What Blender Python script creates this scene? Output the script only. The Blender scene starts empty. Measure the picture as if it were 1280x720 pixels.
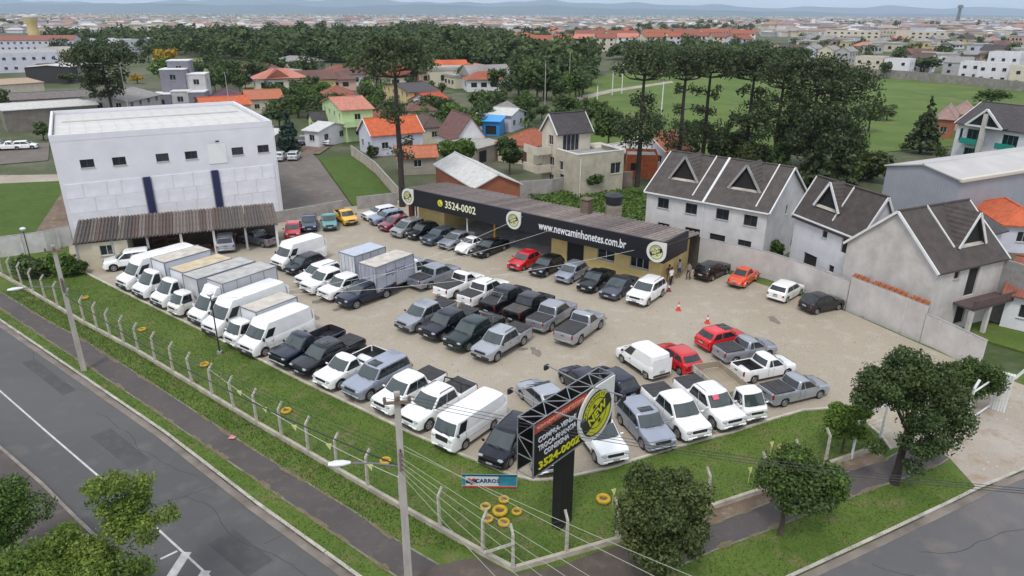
import bpy, math, random
import numpy as np
from math import sin, cos, pi, radians, atan2, hypot, sqrt
from mathutils import Vector, Matrix
SC = bpy.context.scene
COL = SC.collection
# ------------------------------------------------------------------ camera, sky, sun, exposure
FPX, HZ, CAM_H, ROLL = 870.0, 17.0, 22.5, math.atan(6 / 1280)      # focal length in photo pixels, horizon row, metres above the lot
PITCH = math.atan((360 - HZ) / FPX)
_c, _s, _cr, _sr = cos(PITCH), sin(PITCH), cos(ROLL), sin(ROLL)
FW = Vector((0, _c, -_s)); RT = Vector((_cr, _s * _sr, _c * _sr)); UP = Vector((-_sr, _s * _cr, _c * _cr))
cam_data = bpy.data.cameras.new('camera'); cam = bpy.data.objects.new('camera', cam_data); COL.objects.link(cam)
cam_data.sensor_width = 36.0; cam_data.lens = FPX / 1280 * 36; cam_data.clip_start = 0.5; cam_data.clip_end = 90000
M = Matrix.Identity(4)
for i in range(3): M[i][0], M[i][1], M[i][2] = RT[i], UP[i], -FW[i]
M[2][3] = CAM_H; cam.matrix_world = M
SC.camera = cam
SC.view_settings.view_transform = 'Standard'; SC.view_settings.look = 'None'
SC.view_settings.exposure = 0.50; SC.view_settings.gamma = 1.0
SUN_EL, SUN_AZ = radians(58), radians(200)                          # high sun behind thin cloud, from behind and left of the camera
world = bpy.data.worlds.new('World'); SC.world = world; world.use_nodes = True
wn, wl = world.node_tree.nodes, world.node_tree.links
for n in list(wn): wn.remove(n)
w_out = wn.new('ShaderNodeOutputWorld'); w_bg = wn.new('ShaderNodeBackground'); w_bg.inputs['Strength'].default_value = 0.10
w_sky = wn.new('ShaderNodeTexSky'); w_sky.sky_type = 'NISHITA'; w_sky.sun_disc = False
w_sky.sun_elevation = SUN_EL; w_sky.sun_rotation = SUN_AZ; w_sky.altitude = 900; w_sky.air_density = 1.0; w_sky.dust_density = 2.0
w_tc = wn.new('ShaderNodeTexCoord'); w_map = wn.new('ShaderNodeMapping'); w_map.inputs['Scale'].default_value = (2.0, 2.0, 9.0)
w_n = wn.new('ShaderNodeTexNoise'); w_n.inputs['Scale'].default_value = 1.6; w_n.inputs['Detail'].default_value = 7; w_n.inputs['Roughness'].default_value = .55
w_r = wn.new('ShaderNodeValToRGB'); w_r.color_ramp.elements[0].position = .30; w_r.color_ramp.elements[0].color = (.42, .42, .42, 1)
w_r.color_ramp.elements[1].position = .62; w_r.color_ramp.elements[1].color = (1, 1, 1, 1)
w_mix = wn.new('ShaderNodeMixRGB'); w_mix.inputs['Color2'].default_value = (7.5, 7.8, 8.5, 1)
wl.new(w_tc.outputs['Generated'], w_map.inputs['Vector']); wl.new(w_map.outputs['Vector'], w_n.inputs['Vector']); wl.new(w_n.outputs['Fac'], w_r.inputs['Fac'])
wl.new(w_r.outputs['Color'], w_mix.inputs['Fac']); wl.new(w_sky.outputs['Color'], w_mix.inputs['Color1'])
wl.new(w_mix.outputs['Color'], w_bg.inputs['Color']); wl.new(w_bg.outputs['Background'], w_out.inputs['Surface'])
sun_d = bpy.data.lights.new('sun', 'SUN'); sun_d.energy = 1.3; sun_d.angle = radians(14); sun_d.color = (1, .96, .9)
sun = bpy.data.objects.new('sun', sun_d); COL.objects.link(sun)
# Nishita: rotation 0 puts the sun at +Y, growing clockwise seen from above
sun_dir = Vector((sin(SUN_AZ) * cos(SUN_EL), cos(SUN_AZ) * cos(SUN_EL), sin(SUN_EL)))
sun.rotation_euler = sun_dir.to_track_quat('Z', 'Y').to_euler(); sun.location = sun_dir * 200
SC.cycles.use_denoising = True
SC.cycles.max_bounces = 6; SC.cycles.diffuse_bounces = 2; SC.cycles.glossy_bounces = 3; SC.cycles.transparent_max_bounces = 8; SC.cycles.volume_bounces = 1
SC.cycles.use_adaptive_sampling = True

def G(px, py, z=0.0):
    """Surveyed point: where the sight line through a photo pixel meets the level z."""
    d = FW + RT * ((px - 640) / FPX) + UP * ((360 - py) / FPX)
    t = (z - CAM_H) / d.z
    return Vector((d.x * t, d.y * t, z))
# ------------------------------------------------------------------ materials
MATS = {}
def hexc(h):
    h = h.lstrip('#'); v = [int(h[i:i + 2], 16) / 255 for i in (0, 2, 4)]
    return tuple(c / 12.92 if c <= .04045 else ((c + .055) / 1.055) ** 2.4 for c in v)
def mat(name, col, rough=.7, metal=0.0, var=.0, vscale=3.0, col2=None, bump=0.0, bscale=None, spec=.5, coat=0.0, space='Object', detail=5, stretch=None, trans=0.0, wave=None, island=0.0):
    """Principled material; colour wanders between col and col2 (or a darker/lighter col) over a noise."""
    if name in MATS: return MATS[name]
    m = bpy.data.materials.new(name); m.use_nodes = True; nt = m.node_tree; N, L = nt.nodes, nt.links
    b = N['Principled BSDF']; b.inputs['Roughness'].default_value = rough; b.inputs['Metallic'].default_value = metal
    b.inputs['Specular IOR Level'].default_value = spec; b.inputs['Coat Weight'].default_value = coat; b.inputs['Coat Roughness'].default_value = .06
    b.inputs['Base Color'].default_value = (*col, 1); m.diffuse_color = (*col, 1)
    vec = None; src = None
    if var or col2 or bump:
        if space == 'World':
            g = N.new('ShaderNodeNewGeometry'); vec = g.outputs['Position']
        else:
            g = N.new('ShaderNodeTexCoord'); vec = g.outputs['Object']
        if stretch:
            mp = N.new('ShaderNodeMapping'); mp.inputs['Scale'].default_value = stretch; L.new(vec, mp.inputs['Vector']); vec = mp.outputs['Vector']
    if var or col2:
        n = N.new('ShaderNodeTexNoise'); n.inputs['Scale'].default_value = vscale; n.inputs['Detail'].default_value = detail; n.inputs['Roughness'].default_value = .62
        L.new(vec, n.inputs['Vector'])
        r = N.new('ShaderNodeValToRGB'); r.color_ramp.elements[0].position = .32; r.color_ramp.elements[1].position = .68
        c1 = col if col2 else tuple(x * (1 - var) for x in col); c2 = col2 or tuple(min(1, x * (1 + var)) for x in col)
        r.color_ramp.elements[0].color = (*c1, 1); r.color_ramp.elements[1].color = (*c2, 1)
        L.new(n.outputs['Fac'], r.inputs['Fac']); src = r.outputs['Color']
    if island:
        g2 = N.new('ShaderNodeNewGeometry'); h = N.new('ShaderNodeHueSaturation'); mr = N.new('ShaderNodeMapRange')
        mr.inputs['To Min'].default_value = 1 - island; mr.inputs['To Max'].default_value = 1 + island
        L.new(g2.outputs['Random Per Island'], mr.inputs['Value']); L.new(mr.outputs['Result'], h.inputs['Value'])
        if src: L.new(src, h.inputs['Color'])
        else: h.inputs['Color'].default_value = (*col, 1)
        src = h.outputs['Color']
    if src: L.new(src, b.inputs['Base Color'])
    hgt = None
    if wave:                                                    # fine ribs / tile courses as relief: (axis, bands per metre, depth)
        w = N.new('ShaderNodeTexWave'); w.wave_type = 'BANDS'; w.bands_direction = wave[0]; w.inputs['Scale'].default_value = wave[1] / 2 / 1.59 * 1.0
        w.inputs['Distortion'].default_value = .3; w.inputs['Detail'].default_value = 1
        tc = N.new('ShaderNodeTexCoord'); L.new(tc.outputs['Object'], w.inputs['Vector'])
        bp = N.new('ShaderNodeBump'); bp.inputs['Strength'].default_value = wave[2]; bp.inputs['Distance'].default_value = .06
        L.new(w.outputs['Fac'], bp.inputs['Height']); L.new(bp.outputs['Normal'], b.inputs['Normal'])
    elif bump:
        n2 = N.new('ShaderNodeTexNoise'); n2.inputs['Scale'].default_value = bscale or vscale * 6; n2.inputs['Detail'].default_value = 4
        L.new(vec, n2.inputs['Vector'])
        bp = N.new('ShaderNodeBump'); bp.inputs['Strength'].default_value = bump; bp.inputs['Distance'].default_value = .05
        L.new(n2.outputs['Fac'], bp.inputs['Height']); L.new(bp.outputs['Normal'], b.inputs['Normal'])
    if trans:                                                   # thin leaves let some light through
        t = N.new('ShaderNodeBsdfTranslucent'); mx = N.new('ShaderNodeMixShader'); mx.inputs['Fac'].default_value = trans
        if src: L.new(src, t.inputs['Color'])
        else: t.inputs['Color'].default_value = (*col, 1)
        o = N['Material Output']; L.new(b.outputs['BSDF'], mx.inputs[1]); L.new(t.outputs['BSDF'], mx.inputs[2]); L.new(mx.outputs['Shader'], o.inputs['Surface'])
    MATS[name] = m
    return m
def paint(hexv, metal=.0):
    k = 'paint ' + hexv + ('m' if metal else '')
    return mat(k, hexc(hexv), rough=.35 if metal else .3, metal=.55 if metal else 0, coat=.8, var=.06, vscale=1.2)
# ------------------------------------------------------------------ mesh helpers
class MB:
    """Collects shapes and links them as ONE mesh object."""
    def __init__(s): s.v, s.f, s.m = [], [], []; s.mi = 0
    def add(s, vs, fs):
        o = len(s.v); s.v += [tuple(v) for v in vs]; s.f += [tuple(i + o for i in f) for f in fs]; s.m += [s.mi] * len(fs); return s
    def box(s, cx, cy, cz, sx, sy, sz, rot=0.0, bev=0.0):
        hx, hy, hz = sx / 2, sy / 2, sz / 2; c, n = cos(rot), sin(rot)
        if bev:
            b = min(bev, hx * .9, hy * .9, hz * .9); P = []
            for z, i in ((-hz, b), (-hz + b, 0), (hz - b, 0), (hz, b)):
                X, Y = hx - i, hy - i
                P += [(x, y, z) for x, y in ((X - b, Y), (-X + b, Y), (-X, Y - b), (-X, -Y + b), (-X + b, -Y), (X - b, -Y), (X, -Y + b), (X, Y - b))]
            F = [tuple(range(7, -1, -1)), tuple(range(24, 32))]
            for k in range(3):
                for i in range(8): F.append((k * 8 + i, k * 8 + (i + 1) % 8, k * 8 + 8 + (i + 1) % 8, k * 8 + 8 + i))
        else:
            P = [(x, y, z) for z in (-hz, hz) for x, y in ((-hx, -hy), (hx, -hy), (hx, hy), (-hx, hy))]
            F = [(3, 2, 1, 0), (4, 5, 6, 7), (0, 1, 5, 4), (1, 2, 6, 5), (2, 3, 7, 6), (3, 0, 4, 7)]
        return s.add([(cx + x * c - y * n, cy + x * n + y * c, cz + z) for x, y, z in P], F)
    def beam(s, a, b, w, h=None):
        """A square bar from a to b."""
        a, b = Vector(a), Vector(b); d = b - a; h = h or w
        u = d.cross(Vector((0, 0, 1))); u = u.normalized() if u.length > 1e-6 else Vector((1, 0, 0)); v = u.cross(d).normalized()
        P = [p + u * (i * w / 2) + v * (j * h / 2) for p in (a, b) for i, j in ((-1, -1), (1, -1), (1, 1), (-1, 1))]
        return s.add(P, [(3, 2, 1, 0), (4, 5, 6, 7), (0, 1, 5, 4), (1, 2, 6, 5), (2, 3, 7, 6), (3, 0, 4, 7)])
    def tube(s, pts, rad, n=8, cap=True):
        pts = [Vector(p) for p in pts]; R = rad if isinstance(rad, (list, tuple)) else [rad] * len(pts); P, F = [], []
        for i, p in enumerate(pts):
            d = (pts[min(i + 1, len(pts) - 1)] - pts[max(i - 1, 0)])
            d = d.normalized() if d.length > 0 else Vector((0, 0, 1))
            u = d.cross(Vector((0.31, .95, .05))); u = u.normalized() if u.length > 1e-5 else Vector((1, 0, 0)); v = d.cross(u)
            P += [p + (u * cos(2 * pi * k / n) + v * sin(2 * pi * k / n)) * R[i] for k in range(n)]
        for i in range(len(pts) - 1):
            for k in range(n): F.append((i * n + k, i * n + (k + 1) % n, i * n + n + (k + 1) % n, i * n + n + k))
        if cap: F += [tuple(range(n - 1, -1, -1)), tuple(range(len(P) - n, len(P)))]
        return s.add(P, F)
    def lathe(s, prof, n=16, c=(0, 0, 0), axis='z'):
        P, F = [], []
        for r, h in prof:
            for k in range(n):
                a = 2 * pi * k / n; x, y = r * cos(a), r * sin(a)
                P.append({'z': (c[0] + x, c[1] + y, c[2] + h), 'y': (c[0] + x, c[1] + h, c[2] + y), 'x': (c[0] + h, c[1] + x, c[2] + y)}[axis])
        for i in range(len(prof) - 1):
            for k in range(n): F.append((i * n + k, i * n + (k + 1) % n, i * n + n + (k + 1) % n, i * n + n + k))
        return s.add(P, F)
    def prism(s, poly, z0, z1):
        n = len(poly); P = [(p[0], p[1], z0) for p in poly] + [(p[0], p[1], z1) for p in poly]
        return s.add(P, [tuple(range(n - 1, -1, -1)), tuple(range(n, 2 * n))] + [(i, (i + 1) % n, n + (i + 1) % n, n + i) for i in range(n)])
    def extr(s, poly, d):
        """Extrude a planar 3D polygon by vector d."""
        d = Vector(d); n = len(poly); P = [Vector(p) for p in poly]; P += [p + d for p in P]
        return s.add(P, [tuple(range(n - 1, -1, -1)), tuple(range(n, 2 * n))] + [(i, (i + 1) % n, n + (i + 1) % n, n + i) for i in range(n)])
    def quad(s, *p): return s.add(p, [tuple(range(len(p)))])
    def mesh(s, name, smooth=None, mats=()):
        me = bpy.data.meshes.new(name); me.from_pydata(s.v, [], s.f); me.update()
        if smooth is not None:
            me.polygons.foreach_set('use_smooth', [True] * len(me.polygons))
            if smooth < 180: me.set_sharp_from_angle(angle=radians(smooth))
        for m in mats: me.materials.append(m)
        if len(mats) > 1: me.polygons.foreach_set('material_index', s.m)
        return me
    def build(s, name, m=None, parent=None, smooth=None, world=True, fix=True):
        """World-space shapes are moved into the frame of the parent chain (parents are unrotated Empties when world=True)."""
        mats = m if isinstance(m, (list, tuple)) else (m,) if m else ()
        me = s.mesh(name, smooth, mats)
        o = bpy.data.objects.new(name, me); COL.objects.link(o)
        if parent is not None:
            o.parent = parent
            if world:
                off = wpos(parent); me.transform(Matrix.Translation(-off))
        else:
            pass
        if fix: recalc(me)
        return o
def wpos(o):
    p = Vector((0, 0, 0))
    while o is not None: p += Vector(o.location); o = o.parent
    return p
import bmesh
def recalc(me):
    bm = bmesh.new(); bm.from_mesh(me); bmesh.ops.recalc_face_normals(bm, faces=bm.faces); bm.to_mesh(me); bm.free()
def tag(o, label=None, cat=None, group=None, kind=None):
    if label: o['label'] = label
    if cat: o['category'] = cat
    if group: o['group'] = group
    if kind: o['kind'] = kind
    return o
def thing(name, label, cat, loc=(0, 0, 0), rz=0.0, group=None):
    o = bpy.data.objects.new(name, None); COL.objects.link(o); o.empty_display_size = .3
    o.location = loc; o.rotation_euler = (0, 0, rz); return tag(o, label, cat, group)
def child(name, me, parent, m=None, loc=None, rz=None, scale=None):
    """Link a shared mesh as a part; the colour sits on the object, not on the mesh."""
    o = bpy.data.objects.new(name, me); COL.objects.link(o); o.parent = parent
    if loc is not None: o.location = loc
    if rz is not None: o.rotation_euler = (0, 0, rz)
    if scale is not None: o.scale = scale
    if m is not None:
        if not me.materials: me.materials.append(m)
        if me.materials[0] is not m:
            o.material_slots[0].link = 'OBJECT'; o.material_slots[0].material = m
    return o
def copy_tree(o, parent=None):
    c = o.copy(); COL.objects.link(c); c.parent = parent
    for ch in o.children: copy_tree(ch, c)
    return c
def textmesh(txt, size=1.0, ext=.02, name='lettering', space=1.0, align='CENTER', shear=0.0, bold=0.0):
    cu = bpy.data.curves.new(name, 'FONT'); cu.body = txt; cu.size = size; cu.extrude = ext; cu.align_x = align; cu.align_y = 'CENTER'
    cu.space_character = space; cu.shear = shear; cu.resolution_u = 2; cu.offset = bold
    o = bpy.data.objects.new(name, cu); COL.objects.link(o); dg = bpy.context.evaluated_depsgraph_get(); dg.update()
    me = bpy.data.meshes.new_from_object(o.evaluated_get(dg)); me.name = name
    bpy.data.objects.remove(o); bpy.data.curves.remove(cu)
    return me
def frame_mat(origin, u, v):
    """Matrix whose x runs along u, y along v."""
    u = Vector(u).normalized(); v = Vector(v).normalized(); w = u.cross(v)
    m = Matrix.Identity(4)
    for i in range(3): m[i][0], m[i][1], m[i][2], m[i][3] = u[i], v[i], w[i], origin[i]
    return m
# ------------------------------------------------------------------ ground, roads, pavements, lawns
def ground_mat(name, c1, c2, c3, s1=.12, s2=2.5, rough=.9, bump=.4, bs=14, fine=.25, stretch=None):
    """Large patches c1..c2 with flecks of c3, plus a fine grain."""
    if name in MATS: return MATS[name]
    m = bpy.data.materials.new(name); m.use_nodes = True; N, L = m.node_tree.nodes, m.node_tree.links; b = N['Principled BSDF']
    b.inputs['Roughness'].default_value = rough; b.inputs['Specular IOR Level'].default_value = .25
    g = N.new('ShaderNodeNewGeometry'); vec = g.outputs['Position']
    if stretch:
        mp = N.new('ShaderNodeMapping'); mp.inputs['Rotation'].default_value = (0, 0, stretch[0]); mp.inputs['Scale'].default_value = stretch[1]; L.new(vec, mp.inputs['Vector']); vs = mp.outputs['Vector']
    else: vs = vec
    def noise(v, sc, det, ro=.6):
        n = N.new('ShaderNodeTexNoise'); n.inputs['Scale'].default_value = sc; n.inputs['Detail'].default_value = det; n.inputs['Roughness'].default_value = ro; L.new(v, n.inputs['Vector']); return n.outputs['Fac']
    def ramp(f, a, b_, p0, p1):
        r = N.new('ShaderNodeValToRGB'); r.color_ramp.elements[0].position = p0; r.color_ramp.elements[1].position = p1
        r.color_ramp.elements[0].color = a; r.color_ramp.elements[1].color = b_; L.new(f, r.inputs['Fac']); return r.outputs['Color']
    base = ramp(noise(vs, s1, 8), (*c1, 1), (*c2, 1), .36, .64)
    fl = ramp(noise(vec, s2, 6), (0, 0, 0, 1), (1, 1, 1, 1), .52, .72)
    mx = N.new('ShaderNodeMixRGB'); L.new(fl, mx.inputs['Fac']); L.new(base, mx.inputs['Color1']); mx.inputs['Color2'].default_value = (*c3, 1)
    gr = ramp(noise(vec, bs, 5, .7), (1 - fine,) * 3 + (1,), (1 + fine,) * 3 + (1,), .3, .7)
    mu = N.new('ShaderNodeMixRGB'); mu.blend_type = 'MULTIPLY'; mu.inputs['Fac'].default_value = 1; L.new(mx.outputs['Color'], mu.inputs['Color1']); L.new(gr, mu.inputs['Color2'])
    L.new(mu.outputs['Color'], b.inputs['Base Color'])
    if bump:
        bp = N.new('ShaderNodeBump'); bp.inputs['Strength'].default_value = bump; bp.inputs['Distance'].default_value = .04
        L.new(noise(vec, bs * .8, 4), bp.inputs['Height']); L.new(bp.outputs['Normal'], b.inputs['Normal'])
    MATS[name] = m; return m
M_GRASS = ground_mat('lawn grass', (.070, .120, .018), (.106, .158, .030), (.165, .150, .062), .22, .8, bump=.8, bs=9, fine=.32)
M_FIELD = ground_mat('field grass', (.072, .124, .022), (.112, .170, .032), (.17, .165, .065), .05, .12, bump=.3, bs=2, fine=.15)
M_ASPH = ground_mat('asphalt', (.098, .096, .096), (.118, .115, .114), (.132, .128, .124), .09, .6, rough=.85, bump=.25, bs=30, fine=.10, stretch=(radians(-42), (.25, 1.6, 1)))
M_ASPH2 = ground_mat('worn asphalt', (.120, .118, .120), (.155, .150, .150), (.19, .165, .15), .14, .5, rough=.85, bump=.25, bs=30, fine=.10)
M_PATH = ground_mat('path asphalt', (.088, .078, .076), (.108, .096, .093), (.135, .112, .095), .3, 1.8, bump=.3, bs=26, fine=.14)
M_GRAVEL = ground_mat('gravel lot', (.355, .306, .232), (.408, .360, .286), (.44, .40, .335), .07, .7, bump=.6, bs=9, fine=.13, stretch=(radians(35), (1.0, .35, 1)))
M_DRIVE = ground_mat('dark gravel', (.135, .115, .098), (.175, .152, .132), (.22, .2, .18), .12, .7, bump=.4, bs=12, fine=.18)
M_SOIL = ground_mat('bare soil', (.15, .105, .075), (.22, .165, .12), (.28, .23, .18), .3, 1.5, bump=.5, bs=12, fine=.2)
M_DIRT = ground_mat('sandy apron', (.33, .28, .22), (.42, .38, .33), (.30, .22, .14), .2, .8, bump=.4, bs=14, fine=.13)
M_TOWN = ground_mat('town ground', (.055, .085, .025), (.12, .12, .075), (.16, .14, .11), .035, .14, bump=0, bs=1.5, fine=.2)
M_CONC = mat('kerb concrete', (.42, .39, .34), rough=.85, var=.28, vscale=1.2, bump=.3, space='World')
M_CONC2 = mat('grey concrete', (.33, .32, .31), rough=.85, var=.22, vscale=.9, bump=.3, space='World')
M_MARK = mat('road paint', (.50, .50, .48), rough=.7, var=.22, vscale=2.5, space='World')

KERB = [(-90, 344), (0, 401), (97, 467), (205, 541), (320, 630), (445, 720), (520, 776), (600, 812), (690, 822), (790, 806), (880, 772), (995, 719), (1097, 672), (1192, 627), (1222, 612), (1330, 566)]
PATH_LO = [(-90, 334), (0, 385), (97, 449), (155, 487), (232, 539), (320, 599), (420, 668), (495, 719), (560, 760)]
PATH_UP = [(-90, 316), (0, 365), (57, 400), (107, 427), (175, 470), (280, 539), (320, 565), (440, 639), (500, 679), (548, 707)]
FENCE = [(-40, 322), (27, 360), (105, 406), (172, 442), (320, 532), (500, 637), (602, 695), (642, 716)]
FENCE_B = [(642, 716), (772, 679), (885, 639), (952, 617), (1032, 585), (1097, 562)]
RPATH_UP = [(642, 740), (700, 716), (790, 690), (886, 657), (960, 630), (1045, 595), (1107, 575), (1150, 552)]
RPATH_LO = [(760, 752), (820, 720), (892, 687), (960, 662), (1060, 622), (1172, 581), (1186, 572)]
LOTKERB = [(88, 331), (97, 337), (140, 359), (250, 413), (347, 462), (380, 479), (450, 512), (512, 542), (565, 565), (640, 596), (668, 602), (702, 600), (760, 587), (840, 562), (922, 540), (960, 527), (1005, 514), (1034, 512), (1072, 521), (1100, 545), (1112, 562)]
def pts(L, z=0.0): return [G(x, y, z) for x, y in L]
def sheet(name, poly, z, m, z0=None, kind='structure'):
    mb = MB()
    if z0 is None: mb.quad(*[(p[0], p[1], z) for p in poly])
    else: mb.prism(poly, z0, z)
    o = mb.build(name, m); o['kind'] = kind; return o
def strip(mb, line, w, z0, z1, side=1):
    """A ribbon of real height along a polyline, w wide to one side of it."""
    P = [Vector((p[0], p[1], 0)) for p in line]; off = []
    for i, p in enumerate(P):
        d = (P[min(i + 1, len(P) - 1)] - P[max(i - 1, 0)]).normalized(); off.append(p + Vector((-d.y, d.x, 0)) * w * side)
    for i in range(len(P) - 1):
        mb.prism([P[i], P[i + 1], off[i + 1], off[i]], z0, z1)
def subdiv(line, step):
    out = [line[0]]
    for a, b in zip(line, line[1:]):
        n = max(1, int((Vector(b) - Vector(a)).length / step))
        out += [Vector(a).lerp(Vector(b), k / n) for k in range(1, n + 1)]
    return out
# base terrain to the horizon, slightly lower than everything laid on it
mb = MB(); mb.quad((-26000, -60, -.16), (26000, -60, -.16), (26000, 40000, -.16), (-26000, 40000, -.16)); o = mb.build('ground', M_TOWN); o['kind'] = 'structure'
road = [G(-90, 344), G(-90, 530)] and pts(KERB)
far_l = G(-90, 344); rp = [Vector((p.x, p.y, 0)) for p in road]
poly = rp + [Vector((75, 30, 0)), Vector((75, -40, 0)), Vector((-75, -40, 0)), Vector((-75, 66, 0))]
sheet('road', poly, -.13, M_ASPH)
# the side street at the right is paler and more worn
sheet('side_street', [G(x, y) for x, y in KERB[10:]] + [Vector((70, 24, 0)), Vector((60, -2, 0)), Vector((14, 4, 0))], -.126, M_ASPH2)
lawnp = [Vector((p.x, p.y, 0)) for p in pts(KERB)] + [Vector((62, 40, 0)), G(1290, 470), G(1215, 455), G(960, 350), G(500, 280), G(90, 300), G(-60, 312), Vector((-75, 76, 0))]
sheet('lawn', lawnp, 0.0, M_GRASS, -.15)
sheet('footpath', pts(PATH_LO) + pts(PATH_UP)[::-1], .005, M_PATH)
sheet('corner_pavement', [G(548, 707), G(575, 700), G(602, 697), G(642, 718), G(700, 708), G(745, 690), G(778, 681), G(790, 690), G(892, 687), G(820, 720), G(760, 752), G(690, 790), G(600, 782), G(560, 760), G(495, 719)], .009, ground_mat('corner paving', (.088, .070, .060), (.12, .098, .082), (.15, .12, .10), .4, 1.6, bump=.3, bs=20, fine=.16))
sheet('side_footpath', pts(RPATH_LO)[1:] + pts(RPATH_UP)[::-1][:-2], .013, M_PATH)
sheet('soil_strip', pts(FENCE_B[1:]) + pts(RPATH_UP)[::-1][1:-2], .004, M_SOIL)
lot = pts(LOTKERB) + [G(1150, 552), G(1186, 572), G(1215, 520), G(1290, 485), G(1215, 458), G(1150, 430), G(1060, 390), G(960, 358), G(870, 330), G(800, 300), G(500, 250), G(440, 258), G(357, 266), G(85, 292)]
sheet('gravel_lot', lot, .004, M_GRAVEL, -.15)
sheet('apron', [G(1112, 562), G(1150, 552), G(1186, 572), G(1215, 604), G(1222, 612), G(1330, 566), G(1330, 470), G(1240, 505)], .017, M_DIRT)
mb = MB(); kl = subdiv(pts(KERB), 1.0)
strip(mb, kl, .16, -.15, .03, 1); sheet_o = mb.build('road_kerb', M_CONC); sheet_o['kind'] = 'structure'
mb = MB(); strip(mb, kl, .38, -.15, -.105, -1); o = mb.build('gutter', mat('gutter concrete', (.20, .17, .145), rough=.9, var=.3, vscale=.7, space='World')); o['kind'] = 'structure'
mb = MB(); strip(mb, subdiv(pts(LOTKERB), 1.0), .14, -.1, .10, 1); o = mb.build('lot_kerb', mat('lot kerb concrete', (.50, .46, .38), rough=.85, var=.25, vscale=1.0, space='World')); o['kind'] = 'structure'
mb = MB()
for line, sd in ((PATH_LO, -1), (PATH_UP, 1), (RPATH_LO, -1), (RPATH_UP[3:], 1)): strip(mb, subdiv(pts(line), 1.0), .09, -.1, .022, sd)
o = mb.build('path_edging', mat('path edging', (.20, .185, .13), rough=.9, var=.35, vscale=1.5, space='World')); o['kind'] = 'structure'
# far side of the street
FARK = [(-90, 484), (9, 564), (55, 604), (95, 644), (190, 735)]
fp = pts(FARK)
sheet('far_verge', fp + [Vector((-3, 2, 0)), Vector((-60, 20, 0))], 0.0, M_GRASS, -.15)
sheet('far_footpath', [p + (fp[-1] - fp[0]).normalized().cross(Vector((0, 0, 1))) * 0.15 for p in fp] + [p + (fp[-1] - fp[0]).normalized().cross(Vector((0, 0, 1))) * 4.2 for p in fp[::-1]], .006, ground_mat('brown path', (.085, .07, .066), (.11, .094, .088), (.13, .11, .10), .3, 1.4, bump=.3, bs=18, fine=.15))
mb = MB(); strip(mb, subdiv(fp, 1.0), .16, -.15, .03, -1); o = mb.build('far_kerb', mat('far kerb concrete', (.24, .21, .18), rough=.9, var=.3, vscale=1.2, space='World')); o['kind'] = 'structure'
# painted markings
mb = MB(); strip(mb, subdiv([G(x, y, -.13) for x, y in ((-90, 416), (0, 490), (57, 540), (150, 620), (222, 686), (262, 723), (300, 760))], 2), .10, -.128, -.124, 1)
def stripe(p0, p1, w):
    strip(mb, [G(*p0, -.13), G(*p1, -.13)], w, -.128, -.1235, 1)
stripe((221, 688), (200, 698), .12); stripe((228, 690), (207, 722), .42); stripe((252, 713), (238, 735), .42);
o = mb.build('road_marking', M_MARK); o['kind'] = 'structure'
# drive, grass plots and fields behind the lot
sheet('back_drive', [G(356, 268), G(440, 258), G(398, 200), G(385, 186), G(345, 186)], .006, M_DRIVE, -.15)
sheet('side_street_far', [G(340, 196), G(400, 192), G(420, 178), G(340, 176)], .011, M_SOIL)
sheet('grass_plot', [G(442, 258), G(498, 250), G(455, 205), G(440, 196), G(399, 198)], .008, ground_mat('bright grass', (.055, .098, .014), (.072, .120, .018), (.095, .13, .028), .3, 1.2, bump=.6, bs=8, fine=.25), -.15)
sheet('grass_lot', [G(-60, 306), G(38, 300), G(80, 236), G(76, 226), G(-60, 232)], .002, ground_mat('bright grass', (0, 0, 0), (0, 0, 0), (0, 0, 0)), -.15)
sheet('dirt_lane', [G(38, 300), G(95, 300), G(105, 240), G(80, 236)], .004, M_SOIL, -.15)
sheet('dirt_bank', [G(-60, 232), G(76, 226), G(74, 218), G(-60, 220)], .006, M_DIRT, -.15)
sheet('overgrown_plot', [G(655, 240), G(740, 236), G(812, 246), G(812, 300), G(700, 262)], .0, ground_mat('weedy plot', (.05, .085, .018), (.085, .12, .03), (.15, .14, .06), .25, 1.0, bump=.8, bs=5, fine=.35), -.15)
sheet('field', [G(690, 170), G(800, 200), G(960, 190), G(1100, 190), G(1330, 170), G(1330, 112), G(1180, 104), G(1062, 92), G(960, 88), G(760, 92), G(715, 112)], -.06, M_FIELD)
sheet('field_path', [G(716, 122), G(760, 112), G(840, 101), G(842, 103), G(765, 115), G(722, 126)], -.05, M_DIRT)
sheet('pale_field', [G(218, 72), G(310, 75), G(318, 92), G(225, 90)], -.06, ground_mat('dry field', (.16, .17, .06), (.20, .20, .08), (.12, .15, .05), .02, .1, bump=0, bs=1, fine=.1))
sheet('yard', [G(0, 205), G(60, 200), G(62, 178), G(-20, 178)], -.05, M_DRIVE)
sheet('garden_plot', [G(1205, 398), G(1330, 420), G(1330, 455), G(1215, 420)], .004, M_GRASS, -.15)
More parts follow.
